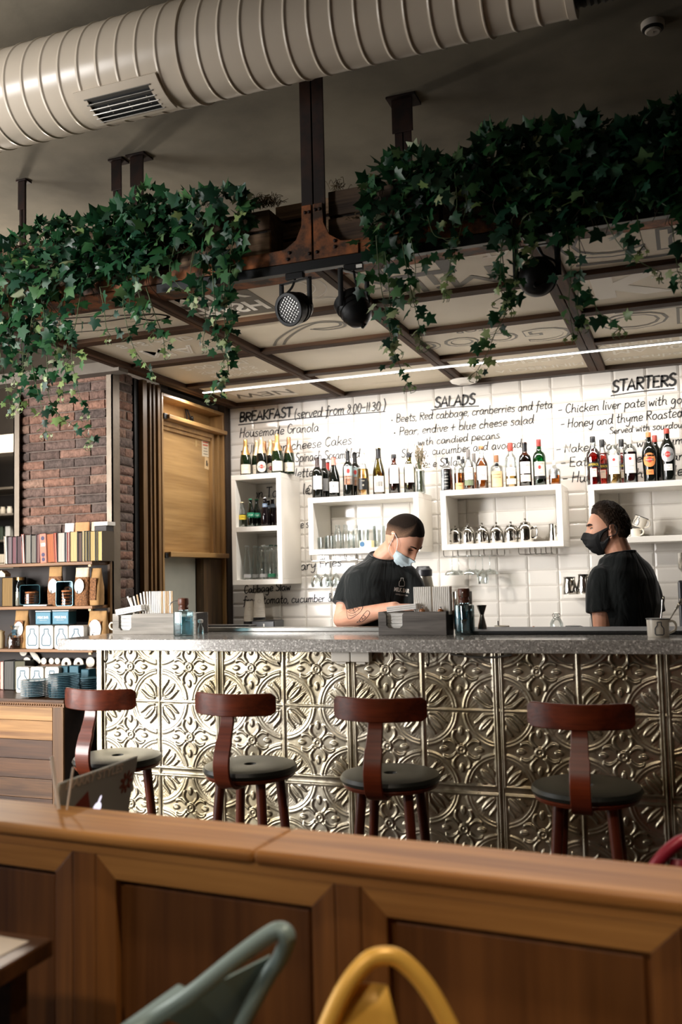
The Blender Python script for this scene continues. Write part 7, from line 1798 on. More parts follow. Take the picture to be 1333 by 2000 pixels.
def shell2(M, a0, a1, lo, hi, off, col=None, nu=120, nv=40, wrap=False):
    """part lying on the head between the curves lo(az) and hi(az); smooth edges, closed thickness"""
    mb = MB(); out, inn, cc = [], [], []
    n = nu if wrap else nu+1
    for i in range(nv+1):
        for j in range(n):
            az = a0+(a1-a0)*j/nu; tl, th = math.asin(max(-1, lo(az))), math.asin(min(1, hi(az))); t = tl+(th-tl)*i/nv; el = math.sin(t)
            p = hd(az, el); q_ = p.normalized(); e = min(1.0, 6*i/nv, 6*(nv-i)/nv if not wrap else 1.0, 1.0 if wrap else 8*j/nu, 1.0 if wrap else 8*(nu-j)/nu)
            out.append(p+q_*(off(az, el)*(.35+.65*e))); inn.append(p-q_*.003); cc.append(col(az, el) if col else None)
    N_ = len(out); vs = [M @ v for v in out+inn]; F, C_ = [], []
    for i in range(nv):
        for j in range(nu):
            j2 = (j+1) % n if wrap else j+1
            k = (i*n+j, i*n+j2, (i+1)*n+j2, (i+1)*n+j); F.append(k[::-1]); C_.append(cc[k[0]]); F.append(tuple(x+N_ for x in k)); C_.append(cc[k[0]])
    def wall(a_, b_): F.append((a_, b_, b_+N_, a_+N_)); C_.append(cc[a_])
    for j in range(nu):
        j2 = (j+1) % n if wrap else j+1
        wall(j, j2)
        if not wrap: wall(nv*n+j2, nv*n+j)
    if not wrap:
        for i in range(nv): wall((i+1)*n, i*n); wall(i*n+nu, (i+1)*n+nu)
    mb.v = [tuple(v) for v in vs]; mb.f = F; mb.m = [0]*len(F); mb.s = [True]*len(F); mb.c = C_
    return mb
def chord(az, el):
    t = min(1, max(0, (-.24-el)/.64)); A_, B_ = hd(az, -.24).y, hd(az, -.88).y
    return (max(0, A_+(B_-A_)*t-hd(az, el).y)+.007*math.sin(PI*t))*math.exp(-(az/.75)**4)*min(1, max(0, (el+.955)/.10))
def finger(mb, base, d, nrm, L, r, bend):
    """chain of three bones from the knuckle; bend = angles at the three joints, curling away from nrm"""
    d = Vector(d).normalized(); n = Vector(nrm); ax = d.cross(n).normalized(); p = Vector(base); pts = [p-d*.012, p.copy()]; rr = [r*1.05, r*1.08]
    for f, b2 in zip((.45, .30, .25), bend):
        d = Matrix.Rotation(-b2, 3, ax) @ d; p = p+d*L*f; pts.append(p.copy()); rr.append(r*(1.0 if f > .4 else .9 if f > .28 else .68))
    C = catmull(pts, 4); R_ = np.interp(np.linspace(0, 1, len(C)), np.linspace(0, 1, len(rr)), rr).tolist()
    mb.tube(C, R_, 10); mb.ell(C[-1], (R_[-1],)*3, 10, 8)
def add_hand(mb, wrist, d, nrm, side, bend=(.35, .5, .35), spread=.06, k=1.0):
    """d = towards the fingers, nrm = back of the hand, side = +1 when the thumb lies towards d x nrm"""
    w = Vector(wrist); d = Vector(d).normalized(); n = (Vector(nrm)-d*d.dot(Vector(nrm))).normalized(); s = d.cross(n).normalized()*side
    rows = []
    for f, hw, hh in ((-.15, .026, .021), (.15, .029, .018), (.45, .037, .016), (.8, .042, .015), (1.0, .041, .012), (1.06, .034, .008)):
        c = w+d*(.088*f*k); rows.append([c+s*(hw*k*math.cos(a))+n*(hh*k*math.sin(a)) for a in np.linspace(0, 2*PI, 17)[:-1]])
    mb.rows(rows)
    for q, (o, L, r) in enumerate(((.030, .072, .0088), (.010, .080, .0092), (-.011, .075, .0088), (-.030, .060, .0078))):
        dd = d+s*(spread*(1.5-q)*.5); finger(mb, w+d*.086*k+s*o*k, dd, n, L*k, r*k, bend)
    b0 = w+d*.025*k+s*.026*k
    mb.tube(catmull([b0-s*.012*k, b0+d*.012*k+s*.008*k-n*.006*k, b0+d*.040*k+s*.024*k-n*.012*k, b0+d*.062*k+s*.026*k-n*.020*k, b0+d*.078*k+s*.020*k-n*.026*k], 4), [.014*k]*5+[.0115*k]*4+[.0105*k]*4+[.009*k]*3+[.007*k], 10)
def torso(mb, spine, lat, k=1.0):
    """loft along spine: list of (point, half width, half depth); lat = direction of the shoulders"""
    lat = Vector(lat).normalized(); fr = lat.cross(UP).normalized(); rows = []
    for e_ in spine:
        p, hw, hd_ = e_[:3]; tl_ = e_[3] if len(e_) > 3 else 0.0
        ring = []
        for a in np.linspace(0, 2*PI, 33)[:-1]:
            c, s = math.cos(a), math.sin(a); q = (abs(c)**2.5+abs(s)**2.5)**(-1/2.5)
            ring.append(Vector(p)+lat*(hw*k*q*c)+fr*(hd_*k*q*s)-UP*(tl_*s))
        rows.append(ring)
    mb.rows(rows)
def limb(mb, pts, rad, n=16, seg=6, ball=True):
    C = catmull(pts, seg); R_ = np.interp(np.linspace(0, 1, len(C)), np.linspace(0, 1, len(rad)), rad).tolist()
    mb.tube(C, R_, n); mb.ell(C[0], (R_[0],)*3, 14, 10)
    if ball: mb.ell(C[-1], (R_[-1],)*3, 14, 10)
def q(px, py, Y): return at(px, py, Y=Y)
M_shirt = cloth('charcoal_tshirt', '1c1f1f'); M_trouser = cloth('dark_trousers', '15171a'); M_shoe = mat('dark_shoe', '141414', .5)
def hit(bv, px, py, off=.002):
    d = (_r*((px-W_PX/2)/F_PX)+_u*((H_PX/2-py)/F_PX)+_fw).normalized(); h = bv.ray_cast(CAM, d)
    return h[0]-d*off if h[0] is not None else None
def legs(mb, tr, sh, hipc, lat, facing):
    lat = Vector(lat).normalized(); f = Vector(facing).normalized()
    for s in (-1, 1):
        h = Vector(hipc)+lat*s*.085; kx = Vector((h.x, h.y, .50))+f*.02+lat*s*.01; an = Vector((h.x, h.y, .09))-f*.02+lat*s*.015
        limb(mb, [h, (h+kx)/2+f*.01, kx, (kx+an)/2-f*.01, an], [.080, .075, .052, .050, .036]); limb(mb, [an, an+f*.07-UP*.045, an+f*.15-UP*.06], [.036, .036, .028])
        limb(tr, [h+UP*.04, (h+kx)/2+f*.01, kx, (kx+an)/2-f*.01, an-UP*.02], [.093, .087, .066, .062, .055])
        c = an+f*.06; rows = []
        for y, w_, hh in ((-.115, .030, .05), (-.09, .042, .09), (-.02, .045, .085), (.05, .048, .06), (.12, .046, .045), (.165, .026, .035)):
            o = Vector((c.x, c.y, 0))+f*y; rows.append([o+lat*(w_*math.cos(a))+UP*(.002+hh*max(0, math.sin(a))) for a in np.linspace(0, 2*PI, 17)[:-1]])
        m = MB(); m.rows(rows); sh.append(m)
def hair_noise(az, el): return math.sin(az*23+el*11)*math.sin(el*31+az*7)
# ------------------------------------------------ the man looking down
YA = 0.80
pa = thing('person', 'person in black t-shirt and pale blue face mask looking down, tattooed forearm, behind the worktop', 'person', (q(745, 1230, YA).x, YA, 0))
body, shirt = MB(), MB()
latA = (RT*.93+AW*.36).normalized(); frA = latA.cross(UP)          # frA points towards the counter
neck0, neck1 = q(750, 1090, YA), q(778, 1060, YA-.03)
pel = q(741, 1330, YA+.05); pel.z = .95
wa, ch, shd = q(740, 1240, YA+.02), q(740, 1165, YA), q(744, 1108, YA)
shd = Vector((shd.x, shd.y, neck0.z-.078))
core = [(Vector((pel.x, pel.y, .86)), .155, .115), (pel, .165, .12), (wa, .150, .105), ((wa+ch)/2, .158, .112), (ch, .175, .120), (shd-UP*.030, .176, .108), (shd+UP*.005, .166, .096), (shd+UP*.036, .136, .084), (neck0-UP*.006, .06, .058)]
torso(body, core, latA, .88); torso(shirt, [(p, a*1.06, b2*1.10) for p, a, b2 in core[:-1]]+[(neck0-UP*.012, .100, .080, .014), (neck0+UP*.010, .074, .070, .026)], latA)
limb(body, [neck0-UP*.05, neck0, (neck0+neck1)/2, neck1], [.062, .057, .054, .053])
# head: face turned to the right of the picture and bowed
fd = (RT*.76-AW*.65).normalized(); pit = math.radians(47)
face = (fd*math.cos(pit)-UP*math.sin(pit)).normalized(); side = face.cross(UP).normalized(); hup = side.cross(face).normalized()
# small sideways lean of the head
rl = math.radians(-4); side, hup = side*math.cos(rl)+hup*math.sin(rl), hup*math.cos(rl)-side*math.sin(rl)
hc = q(789, 1051, YA-.06)
MH = frame(hc, side, face, hup) @ Matrix.Diagonal((1.05, 1.07, 1.05, 1.0))
add_head(body, MH)
# arms
sR, eR, wR = q(692, 1128, YA-.01), q(668, 1210, YA-.09), q(772, 1187, YA-.29)
limb(body, [sR-UP*.02+RT*.012, (sR+eR)/2+RT*-.004, eR], [.040, .047, .043]); limb(body, [eR, eR.lerp(wR, .35)-UP*.004, eR.lerp(wR, .7), wR], [.043, .047, .036, .029])
limb(shirt, [sR+RT*.012+UP*.004, sR.lerp(eR, .22)-RT*.004, sR.lerp(eR, .66)], [.061, .066, .074], ball=False)
sL, eL, wL = q(798, 1126, YA+.05), q(822, 1205, YA+.02), q(800, 1196, YA-.20)
limb(body, [sL-UP*.02-RT*.012, (sL+eL)/2, eL], [.040, .046, .043]); limb(body, [eL, eL.lerp(wL, .4), wL], [.043, .044, .029])
limb(shirt, [sL-RT*.012+UP*.004, sL.lerp(eL, .25), sL.lerp(eL, .75)], [.061, .066, .074], ball=False)
dR = (q(806, 1186, YA-.33)-wR).normalized()
add_hand(body, wR, dR, UP*.9-AW*.25, 1, (.75, .55, .4), .08)
dL = (q(792, 1205, YA-.32)-wL).normalized(); add_hand(body, wL, dL, UP*.9-AW*.1, -1, (.6, .5, .4), .06)
trA, shA = MB(), []
legs(body, trA, shA, Vector((pel.x, pel.y, .93)), latA, frA)
torso(trA, [(Vector((pel.x, pel.y, .84)), .165, .125), (Vector((pel.x, pel.y, 1.0)), .162, .12)], latA)
M_skinA = skin('skin_fair', 'c08a70', 'd2a086')
bA = body.build('body', M_skinA, pa, world=True, remesh=.0042, smooth=2)
sA = shirt.build('t_shirt', M_shirt, pa, world=True, remesh=.0065, smooth=6)
trA.build('trousers', M_trouser, pa, world=True, remesh=.009, smooth=4)
for m in shA: m.build('shoe', M_shoe, pa, world=True, subsurf=1)
# collar band
M_band = cloth('tshirt_rib', '141616')
fdir = frA
ring = [neck0+UP*.010+latA*(.072*math.cos(a))+fdir*(.070*math.sin(a))-UP*(.026*math.sin(a)) for a in np.linspace(0, 2*PI, 33)[:-1]]
MB().tube(ring, .0055, 8, closed=True).build('collar', M_band, pa, world=True)
# buzz cut
M_buzz = mat('buzz_hair', '2a211b', .95, attr='tint', var=.25, scale=300, bump=.5, bscale=500, spec=.1)
def lineA(az):
    a = abs(az)
    return np.interp(a, [0, .5, .95, 1.25, 1.45, 1.75, 2.3, PI], [.66, .64, .52, .30, .12, .02, -.28, -.40])
darkA = np.array(lin('241c17')[:3]); fadeA = np.array(lin('7d6250')[:3])
def colA(az, el):
    t = min(1, max(0, (el-lineA(az)-.10)/.38)); return tuple(fadeA*(1-t)+darkA*t)
def colA2(az, el):
    t = min(1, max(0, (el-lineA(az)-.10)/.38)); u = min(1, max(0, (1.25-abs(az))/.45)); u = u*u*(3-2*u); t = max(t, u); return tuple(fadeA*(1-t)+darkA*t)
shell2(MH, -PI, PI, lineA, lambda az: 1.0, lambda az, el: .0035+.004*min(1, max(0, (el-lineA(az)-.1)/.4)), colA2, 160, 60, True).build('hair', M_buzz, pa, world=True, angle=180)
M_brow = mat('brow_hair', '2a1c14', .9)
for s in (-1, 1):
    pts = [hd(s*a, .20+.035*math.sin((a-.15)/.5*PI)) for a in np.linspace(.17, .62, 9)]; 
    MB().tube([MH @ (p+p.normalized()*.0015) for p in pts], [.0022, .003, .0034, .0034, .0032, .003, .0026, .002, .001], 6, flat=(1.3, .6)).build('eyebrow', M_brow, pa, world=True)
    pts = [hd(s*a, .055-.03*math.sin((a-.24)/.34*PI)) for a in np.linspace(.24, .58, 8)]
    MB().tube([MH @ (p+p.normalized()*.0020) for p in pts], .0016, 6).build('eyelashes', M_brow, pa, world=True)
# surgical mask
M_mask = mat('pale_blue_mask', 'b4c6cc', .75, var=.05, scale=12)
shell2(MH, -1.12, 1.12, lambda az: np.interp(abs(az), [0, .5, 1.12], [-.965, -.95, -.70]), lambda az: np.interp(abs(az), [0, .25, .8, 1.12], [-.27, -.30, -.27, -.30]), lambda az, el: .010+.005*math.exp(-(az/.3)**2)+chord(az, el)+.0016*math.sin(el*38), None, 120, 60).build('face_mask', M_mask, pa, world=True, angle=180)
for s in (-1, 1):
    ear = Vector((s*.080, -.020, .014)); a1 = hd(s*1.10, -.32); a2 = hd(s*1.08, -.66)
    for aa, mid in ((a1, Vector((s*.077, .030, .008))), (a2, Vector((s*.074, .010, -.055)))):
        MB().tube(catmull([MH @ (aa+aa.normalized()*.008), MH @ mid, MH @ (ear+Vector((0, .018, .010))), MH @ ear], 5), .0014, 6).build('ear_loop', P('mask_loop', 'e6e6e2', .7), pa, world=True)
# print on the chest and tattoos follow the surface
bvS = BVHTree.FromPolygons([Vector(v) for v in shirt.v], shirt.f); bvB = BVHTree.FromPolygons([Vector(v) for v in body.v], body.f)
def on_surface(bv, mb, polys, off, mi=0):
    vs = []; ok = True
    for px, py in polys[0]:
        h = hit(bv, px, py, off)
        if h is None: return
        vs.append(h)
    mb.add(vs, polys[1], mi)
def print_text(bv, mb, s, size, cx_, cy_, width, rot, off=.004, bold=0.0):
    t = MB(); text_mesh(s, size, Matrix.Identity(4), t, 0, 0.0, bold, width=width); c, n = math.cos(rot), math.sin(rot)
    pts = [(cx_+x*c+y*n, cy_+x*n-y*c) for x, y, z in t.v]
    on_surface(bv, mb, (pts, t.f), off)
M_print = P('shirt_print', 'cfccc4', .8)
lg_ = MB(); print_text(bvS, lg_, 'MILK BAR', 11, 785, 1153, 30, .14, bold=.4); print_text(bvS, lg_, 'COFFEE & KITCHEN', 4, 785, 1162, 24, .14)
ic = MB(); bottle_icon(ic, Matrix.Identity(4), 16, 0, 1.2); on_surface(bvS, lg_, ([(785.5+x+y*.06, 1137-y) for x, y, z in ic.v], ic.f), .004)
lg_.build('chest_print', M_print, pa, world=True)
M_tat = mat('tattoo_ink', '2a2c30', .6)
def tat(lines, r):
    m = MB()
    for L in lines:
        P_ = catmull([(x, y, 0) for x, y in L], 5); pts = [hit(bvB, p.x, p.y, .0012) for p in P_]
        pts = [p for p in pts if p is not None]
        if len(pts) > 2: m.tube(pts, r, 5)
    m.build('tattoo', M_tat, pa, world=True)
def zt_(pts): return [(640+x/6.06, 980+y/6.06) for x, y in pts]
tat([zt_(L) for L in ([(235, 1240), (228, 1300), (250, 1385), (330, 1350), (400, 1290), (420, 1240)], [(235, 1240), (300, 1225), (380, 1225), (420, 1240)], [(255, 1245), (262, 1290), (290, 1260), (320, 1290), (345, 1250), (375, 1275)], [(240, 1300), (290, 1320), (340, 1300), (390, 1260)], [(250, 1340), (290, 1350), (340, 1325)], [(265, 1255), (300, 1240), (340, 1245), (370, 1235)], [(270, 1300), (300, 1290), (330, 1310)], [(385, 1230), (420, 1250), (400, 1280)], [(280, 1275), (310, 1265), (300, 1295)])], .0011)
tat([zt_(L) for L in ([(375, 1405), (430, 1330), (470, 1290), (498, 1305), (490, 1340), (440, 1395), (400, 1420), (375, 1405)], [(400, 1370), (420, 1385), (410, 1400)], [(455, 1310), (480, 1330)], [(420, 1345), (450, 1360), (430, 1380)], [(345, 1428), (375, 1410), (385, 1425), (345, 1428)])], .0011)
# ------------------------------------------------ the bearded man in profile
YP = 1.08
pb = thing('person', 'bearded person in black t-shirt and black face mask standing sideways behind the worktop', 'person', (q(1215, 1230, YP).x, YP, 0))
body, shirt = MB(), MB()
hdg = (RT*-.66+AW*.75).normalized()              # chest direction: to the left and away
latB = hdg.cross(UP).normalized()                # his right
neck0, neck1 = q(1212, 1085, YP), q(1200, 1050, YP-.005)
pel = q(1222, 1330, YP+.02); pel.z = .96
wa, ch, shd = q(1222, 1250, YP), q(1222, 1180, YP+.02), q(1220, 1122, YP+.02)
core = [(Vector((pel.x, pel.y, .86)), .150, .115), (pel, .165, .12), (wa, .155, .112), ((wa+ch)/2, .168, .120), (ch, .185, .128), (shd-UP*.020, .176, .112), (shd+UP*.018, .166, .100), (shd+UP*.050, .138, .090), (neck0-UP*.006, .06, .062)]
torso(body, core, latB, .88); torso(shirt, [(p, a*1.06, b2*1.10) for p, a, b2 in core[:-1]]+[(neck0-UP*.012, .104, .088, -.004), (neck0+UP*.008, .075, .073, -.012)], latB)
limb(body, [neck0-UP*.05, neck0, (neck0+neck1)/2, neck1], [.064, .059, .056, .055])
fd = (RT*-.975+AW*.10).normalized(); pit = math.radians(2)
face = (fd*math.cos(pit)-UP*math.sin(pit)).normalized(); side = face.cross(UP).normalized(); hup = side.cross(face).normalized()
hc = q(1187, 1035, YP-.01)
MHB = frame(hc, side, face, hup) @ Matrix.Diagonal((1.0, 1.0, 1.03, 1.0))
add_head(body, MHB)
sL, eL, wL = q(1174, 1130, YP-.10), q(1180, 1240, YP-.13), q(1112, 1268, YP-.22)
limb(body, [sL-UP*.02+RT*.012, (sL+eL)/2, eL], [.042, .050, .045]); limb(body, [eL, eL.lerp(wL, .4), wL], [.045, .046, .030])
limb(shirt, [sL+RT*.008+UP*.004, sL.lerp(eL, .22)-RT*.004, sL.lerp(eL, .60)], [.064, .070, .080], ball=False)
sR, eR, wR = q(1262, 1130, YP+.12), q(1275, 1225, YP+.14), q(1240, 1265, YP+.0)
limb(body, [sR-UP*.02-RT*.02, (sR+eR)/2, eR], [.040, .048, .045]); limb(body, [eR, eR.lerp(wR, .4), wR], [.045, .046, .030])
limb(shirt, [sR-RT*.02, sR.lerp(eR, .3), sR.lerp(eR, .7)], [.064, .068, .073], ball=False)
dL = (hdg*.6-UP*.35-AW*.5).normalized(); add_hand(body, wL, dL, UP*.9-RT*.2, -1, (.5, .5, .4), .06)
dR = (hdg*.6-UP*.3-AW*.2).normalized(); add_hand(body, wR, dR, UP*.9, 1, (.5, .5, .4), .06)
trB, shB = MB(), []
legs(body, trB, shB, Vector((pel.x, pel.y, .93)), latB, hdg)
torso(trB, [(Vector((pel.x, pel.y, .84)), .165, .125), (Vector((pel.x, pel.y, 1.0)), .165, .122)], latB)
M_skinB = skin('skin_warm', 'c78c6e', 'd8a184')
body.build('body', M_skinB, pb, world=True, remesh=.0042, smooth=2); shirt.build('t_shirt', M_shirt, pb, world=True, remesh=.0065, smooth=6)
trB.build('trousers', M_trouser, pb, world=True, remesh=.009, smooth=4)
for m in shB: m.build('shoe', M_shoe, pb, world=True, subsurf=1)
frB = latB.cross(UP)
ring = [neck0+UP*.008+latB*(.073*math.cos(a))+frB*(.072*math.sin(a))+UP*(.012*math.sin(a)) for a in np.linspace(0, 2*PI, 33)[:-1]]
MB().tube(ring, .0055, 8, closed=True).build('collar', M_band, pb, world=True)
# short dark hair with a faded side, beard, eyebrow, eye
M_hairB = mat('dark_brown_hair', '231913', .8, attr='tint', var=.4, scale=160, bump=1.0, bscale=260, spec=.25)
darkB = np.array(lin('34261c')[:3]); fadeB = np.array(lin('5f4838')[:3])
def lineB(az):
    a = abs(az); return np.interp(a, [0, .5, .9, 1.15, 1.35, 1.5, 1.75, 2.1, 2.6, PI], [.69, .69, .60, .44, .22, -.05, .02, -.35, -.52, -.56])
def offB(az, el):
    t = min(1, max(0, (el-lineB(az))/.35)); top = max(0, el-.2)
    return .003+.010*t+.012*top*(1.2 if abs(az) < 1.2 else 1.0)+.0022*t*math.sin(az*37+el*9)*math.sin(el*29-az*13)+.0012*t*math.sin(az*71)
def colB(az, el):
    t = min(1, max(0, (el-lineB(az)-.02)/.3)); u = min(1, max(0, (1.2-abs(az))/.4)); t = max(t, u); return tuple(fadeB*(1-t)+darkB*t)
shell2(MHB, -PI, PI, lineB, lambda az: 1.0, offB, colB, 200, 70, True).build('hair', M_hairB, pb, world=True, angle=180)
rnd = random.Random(21); tf = MB()
for k in range(1500):      # short locks
    az, el = rnd.uniform(-PI, PI), rnd.uniform(.0, 1.0)
    if el < lineB(az)+.18: continue
    p = hd(az, el); nrm = p.normalized(); o = offB(az, el); t1 = Vector((rnd.uniform(-.5, .5), 1.0 if el > .55 else .2, -.2 if abs(az) > 1.3 else .3)); t1 = (t1-nrm*t1.dot(nrm)).normalized()
    a_, L_ = p+nrm*(o-.002), rnd.uniform(.008, .018)
    tf.tube([MHB @ a_, MHB @ (a_+t1*L_*.6+nrm*.003), MHB @ (a_+t1*L_+nrm*.0035)], [.0016, .0013, .0003], 4, caps=False)
tf.build('hair_locks', mat('dark_brown_lock', '3a2a1e', .6, spec=.3), pb, world=True)
M_beard = mat('short_beard', '3b2a20', .9, var=.4, scale=300, bump=.8, bscale=400)
for s in (-1, 1):
    lo_ = lambda a: np.interp(abs(a), [.95, 1.2, 1.45], [-.80, -.66, -.40]); hi_ = lambda a: np.interp(abs(a), [.95, 1.15, 1.45], [-.30, -.20, .02])
    shell2(MHB, s*.95 if s > 0 else -1.45, 1.45 if s > 0 else -.95, lo_, hi_, lambda az, el: .0026, None, 40, 30).build('beard', M_beard, pb, world=True, angle=180)
for s in (-1, 1):
    pts = [hd(s*a, .21+.03*math.sin((a-.15)/.5*PI)) for a in np.linspace(.15, .62, 9)]
    MB().tube([MHB @ (p+p.normalized()*.0018) for p in pts], [.0026, .0036, .004, .004, .0038, .0034, .003, .0024, .001], 6, flat=(1.4, .7)).build('eyebrow', M_brow, pb, world=True)
    e = hd(s*.42, .075); MB().ell(MHB @ (e-e.normalized()*.004), (.0085, .0085, .0085), 14, 10).build('eye', mat('eye_white', 'cfc6bd', .2), pb, world=True)
    pts = [hd(s*a, .085+.03*math.sin((a-.26)/.34*PI)) for a in np.linspace(.26, .60, 8)]
    MB().tube([MHB @ (p+p.normalized()*.003) for p in pts], .0016, 6).build('eyelashes', M_brow, pb, world=True)
    e = hd(s*.36, .07); MB().ell(MHB @ (e+e.normalized()*.002), (.0035, .0035, .004), 10, 8).build('iris', mat('iris_dark', '201510', .15), pb, world=True)
M_maskB = mat('black_mask', '0c0d0e', .75, bump=.1, bscale=200)
upB = lambda az: np.interp(abs(az), [0, .3, .7, 1.05, 1.30, 1.52], [-.05, -.10, -.15, -.05, .04, .10])
loB = lambda az: np.interp(abs(az), [0, .5, .9, 1.05], [-.975, -.965, -.93, -.86])
shell2(MHB, -1.05, 1.05, loB, upB, lambda az, el: .008+.006*math.exp(-(az/.4)**2)*math.exp(-((el+.45)/.45)**2)+chord(az, el), None, 120, 60).build('face_mask', M_maskB, pb, world=True, angle=180)
for s in (-1, 1):
    for lo_, hi_ in ((lambda a: upB(a)-np.interp(abs(a), [.98, 1.2, 1.52], [.42, .16, .07]), upB), (lambda a: np.interp(abs(a), [.98, 1.25, 1.52], [-.88, -.70, -.40]), lambda a: np.interp(abs(a), [.98, 1.2, 1.52], [-.46, -.46, -.28]))):
        shell2(MHB, .98 if s > 0 else -1.52, 1.52 if s > 0 else -.98, lo_, hi_, lambda az, el: .0075, None, 40, 16).build('mask_strap', M_maskB, pb, world=True, angle=180)
for s in (-1, 1):
    MB().tube(catmull([MHB @ (hd(s*1.45, .03)+Vector((s*.004, 0, 0))), MHB @ Vector((s*.083, -.012, .026)), MHB @ Vector((s*.084, -.030, .004)), MHB @ Vector((s*.079, -.022, -.026)), MHB @ (hd(s*1.45, -.30)+Vector((s*.004, 0, 0)))], 5), .0024, 6).build('ear_loop', M_maskB, pb, world=True)
# ================================================================ FOREGROUND
ang = math.atan2(-1.686+1.592, 2.510-.811)
MPf = T(1.80, -1.745, 0) @ Rz(ang)
M_oakf = wood('partition_oak_long', '7d4a1c', 'c98f4e', 0, 1.3, .45, .06, .35, .0); M_oakp = wood('partition_oak_panel', '4f2c12', '86552a', 2, 1.0, .5, .05, .3); M_oaks = wood('partition_oak_stile', '5a3416', '96602e', 2, 1.2, .48, .05, .3)
pt_ = thing('booth_partition', 'long oak panelled partition with a thick top rail across the foreground', 'partition', (1.80, -1.745, 0), ang)
def lp(px, py, ly):
    """local x, z on the partition's vertical plane at local y = ly that is seen at a pixel"""
    n = Vector((-math.sin(ang), math.cos(ang), 0)); o = Vector((1.80, -1.745, 0))+n*ly
    d = (_r*((px-W_PX/2)/F_PX)+_u*((H_PX/2-py)/F_PX)+_fw); t = (o-CAM).dot(n)/d.dot(n); h = CAM+d*t
    l = MPf.inverted() @ h; return l.x, l.z
xj = lp(495, 1640, -.09)[0]
for a, b2 in ((-1.6, xj-.0006), (xj+.0006, 2.2)):
    MB().box(a, b2, -.095, .095, .872, .90).build('top_rail', M_oakf, pt_, bevel=.010, segs=3)
MB().box(-1.6, 2.2, -.082, -.078, .850, .872).build('cove_moulding', M_oakf, pt_)
MB().box(-1.6, 2.2, -.055, .075, 0, .870).build('core', M_oakp, pt_)
FY = -.080
xs = [lp(px, 1800, FY)[0] for px in (142, 187, 655, 706, 1332, 1372)]
st_ = MB()
xL = [-1.6, xs[0], xs[1], xs[2], xs[3], xs[4], xs[5], 2.2]
for a, b2 in ((xs[0]+.001, xs[1]-.001), (xs[2]+.001, xs[3]-.001), (xs[4]+.001, xs[5]-.001)):
    MB().box(a, b2, FY, -.054, 0, .850).build('stile', M_oaks, pt_, bevel=.003)
def panel(a, b2):
    m = MB(); zt, zb, w = .848, .10, .052
    # mitred raised frame
    def fr(p, q_, ia, ib):
        pass
    o = [(a, zb), (b2, zb), (b2, zt), (a, zt)]; i = [(a+w, zb+w), (b2-w, zb+w), (b2-w, zt-w), (a+w, zt-w)]
    for k in range(4):
        k2 = (k+1) % 4; A, B, C_, D = o[k], o[k2], i[k2], i[k]
        g = .0006
        vs = [(A[0], FY, A[1]), (B[0], FY, B[1]), (C_[0], FY+.004, C_[1]), (D[0], FY+.004, D[1]), (A[0], -.055, A[1]), (B[0], -.055, B[1]), (C_[0], -.056, C_[1]), (D[0], -.056, D[1])]
        mm = MB().add(vs, [(0, 1, 2, 3), (0, 4, 5, 1), (3, 2, 6, 7), (1, 5, 6, 2), (0, 3, 7, 4), (4, 7, 6, 5)])
        mm.build('frame_moulding', M_oakf if k in (0, 2) else M_oaks, pt_, bevel=.0015)
    MB().box(a+w+.012, b2-w-.012, -.062, -.054, zb+w+.012, zt-w-.012).build('raised_panel', M_oakp, pt_, bevel=.004)
panel(xs[0]-.62, xs[0]-.001); panel(xs[1]+.001, xs[2]-.001); panel(xs[3]+.001, xs[4]-.001); panel(xs[5]+.001, xs[5]+.60)
# table with a card at the lower left
M_tab = wood('dark_table_wood', '2a170c', '5a361c', 0, 1.5, .35)
c0 = at(105, 1832, Z=.75)
tb = thing('dining_table', 'dark brown wooden dining table cut by the lower left picture corner', 'table', (c0.x-.4, c0.y-.35, 0))
MB().box(c0.x-.85, c0.x, c0.y-.72, c0.y, .715, .75).build('tabletop', M_tab, tb, world=True, bevel=.004)
for sx in (-.79, -.06):
    for sy in (-.66, -.06): MB().box(c0.x+sx-.025, c0.x+sx+.025, c0.y+sy-.025, c0.y+sy+.025, 0, .715).build('leg', M_tab, tb, world=True)
for sy in (-.655, -.065): MB().box(c0.x-.765, c0.x-.085, c0.y+sy-.012, c0.y+sy+.012, .62, .715).build('apron', M_tab, tb, world=True)
ca, cb, cc_ = at(-6, 1827, Z=.752), at(57, 1838, Z=.752), at(0, 1872, Z=.752)
ux = (cb-ca).normalized(); uy = Vector((-ux.y, ux.x, 0)); w_ = (cb-ca).length+.03
cd_ = thing('table_card', 'small white printed card lying on the dark table', 'card', (cb.x-w_/2*ux.x-uy.x*.045, cb.y-w_/2*ux.y-uy.y*.045, .751))
Mc = frame((0, 0, 0), ux, uy, UP); MB().box(-w_/2, w_/2, -.045, .045, 0, .001, 0, Mc).build('card', P('card_white', 'cdbfae', .6), cd_, bevel=.0004)
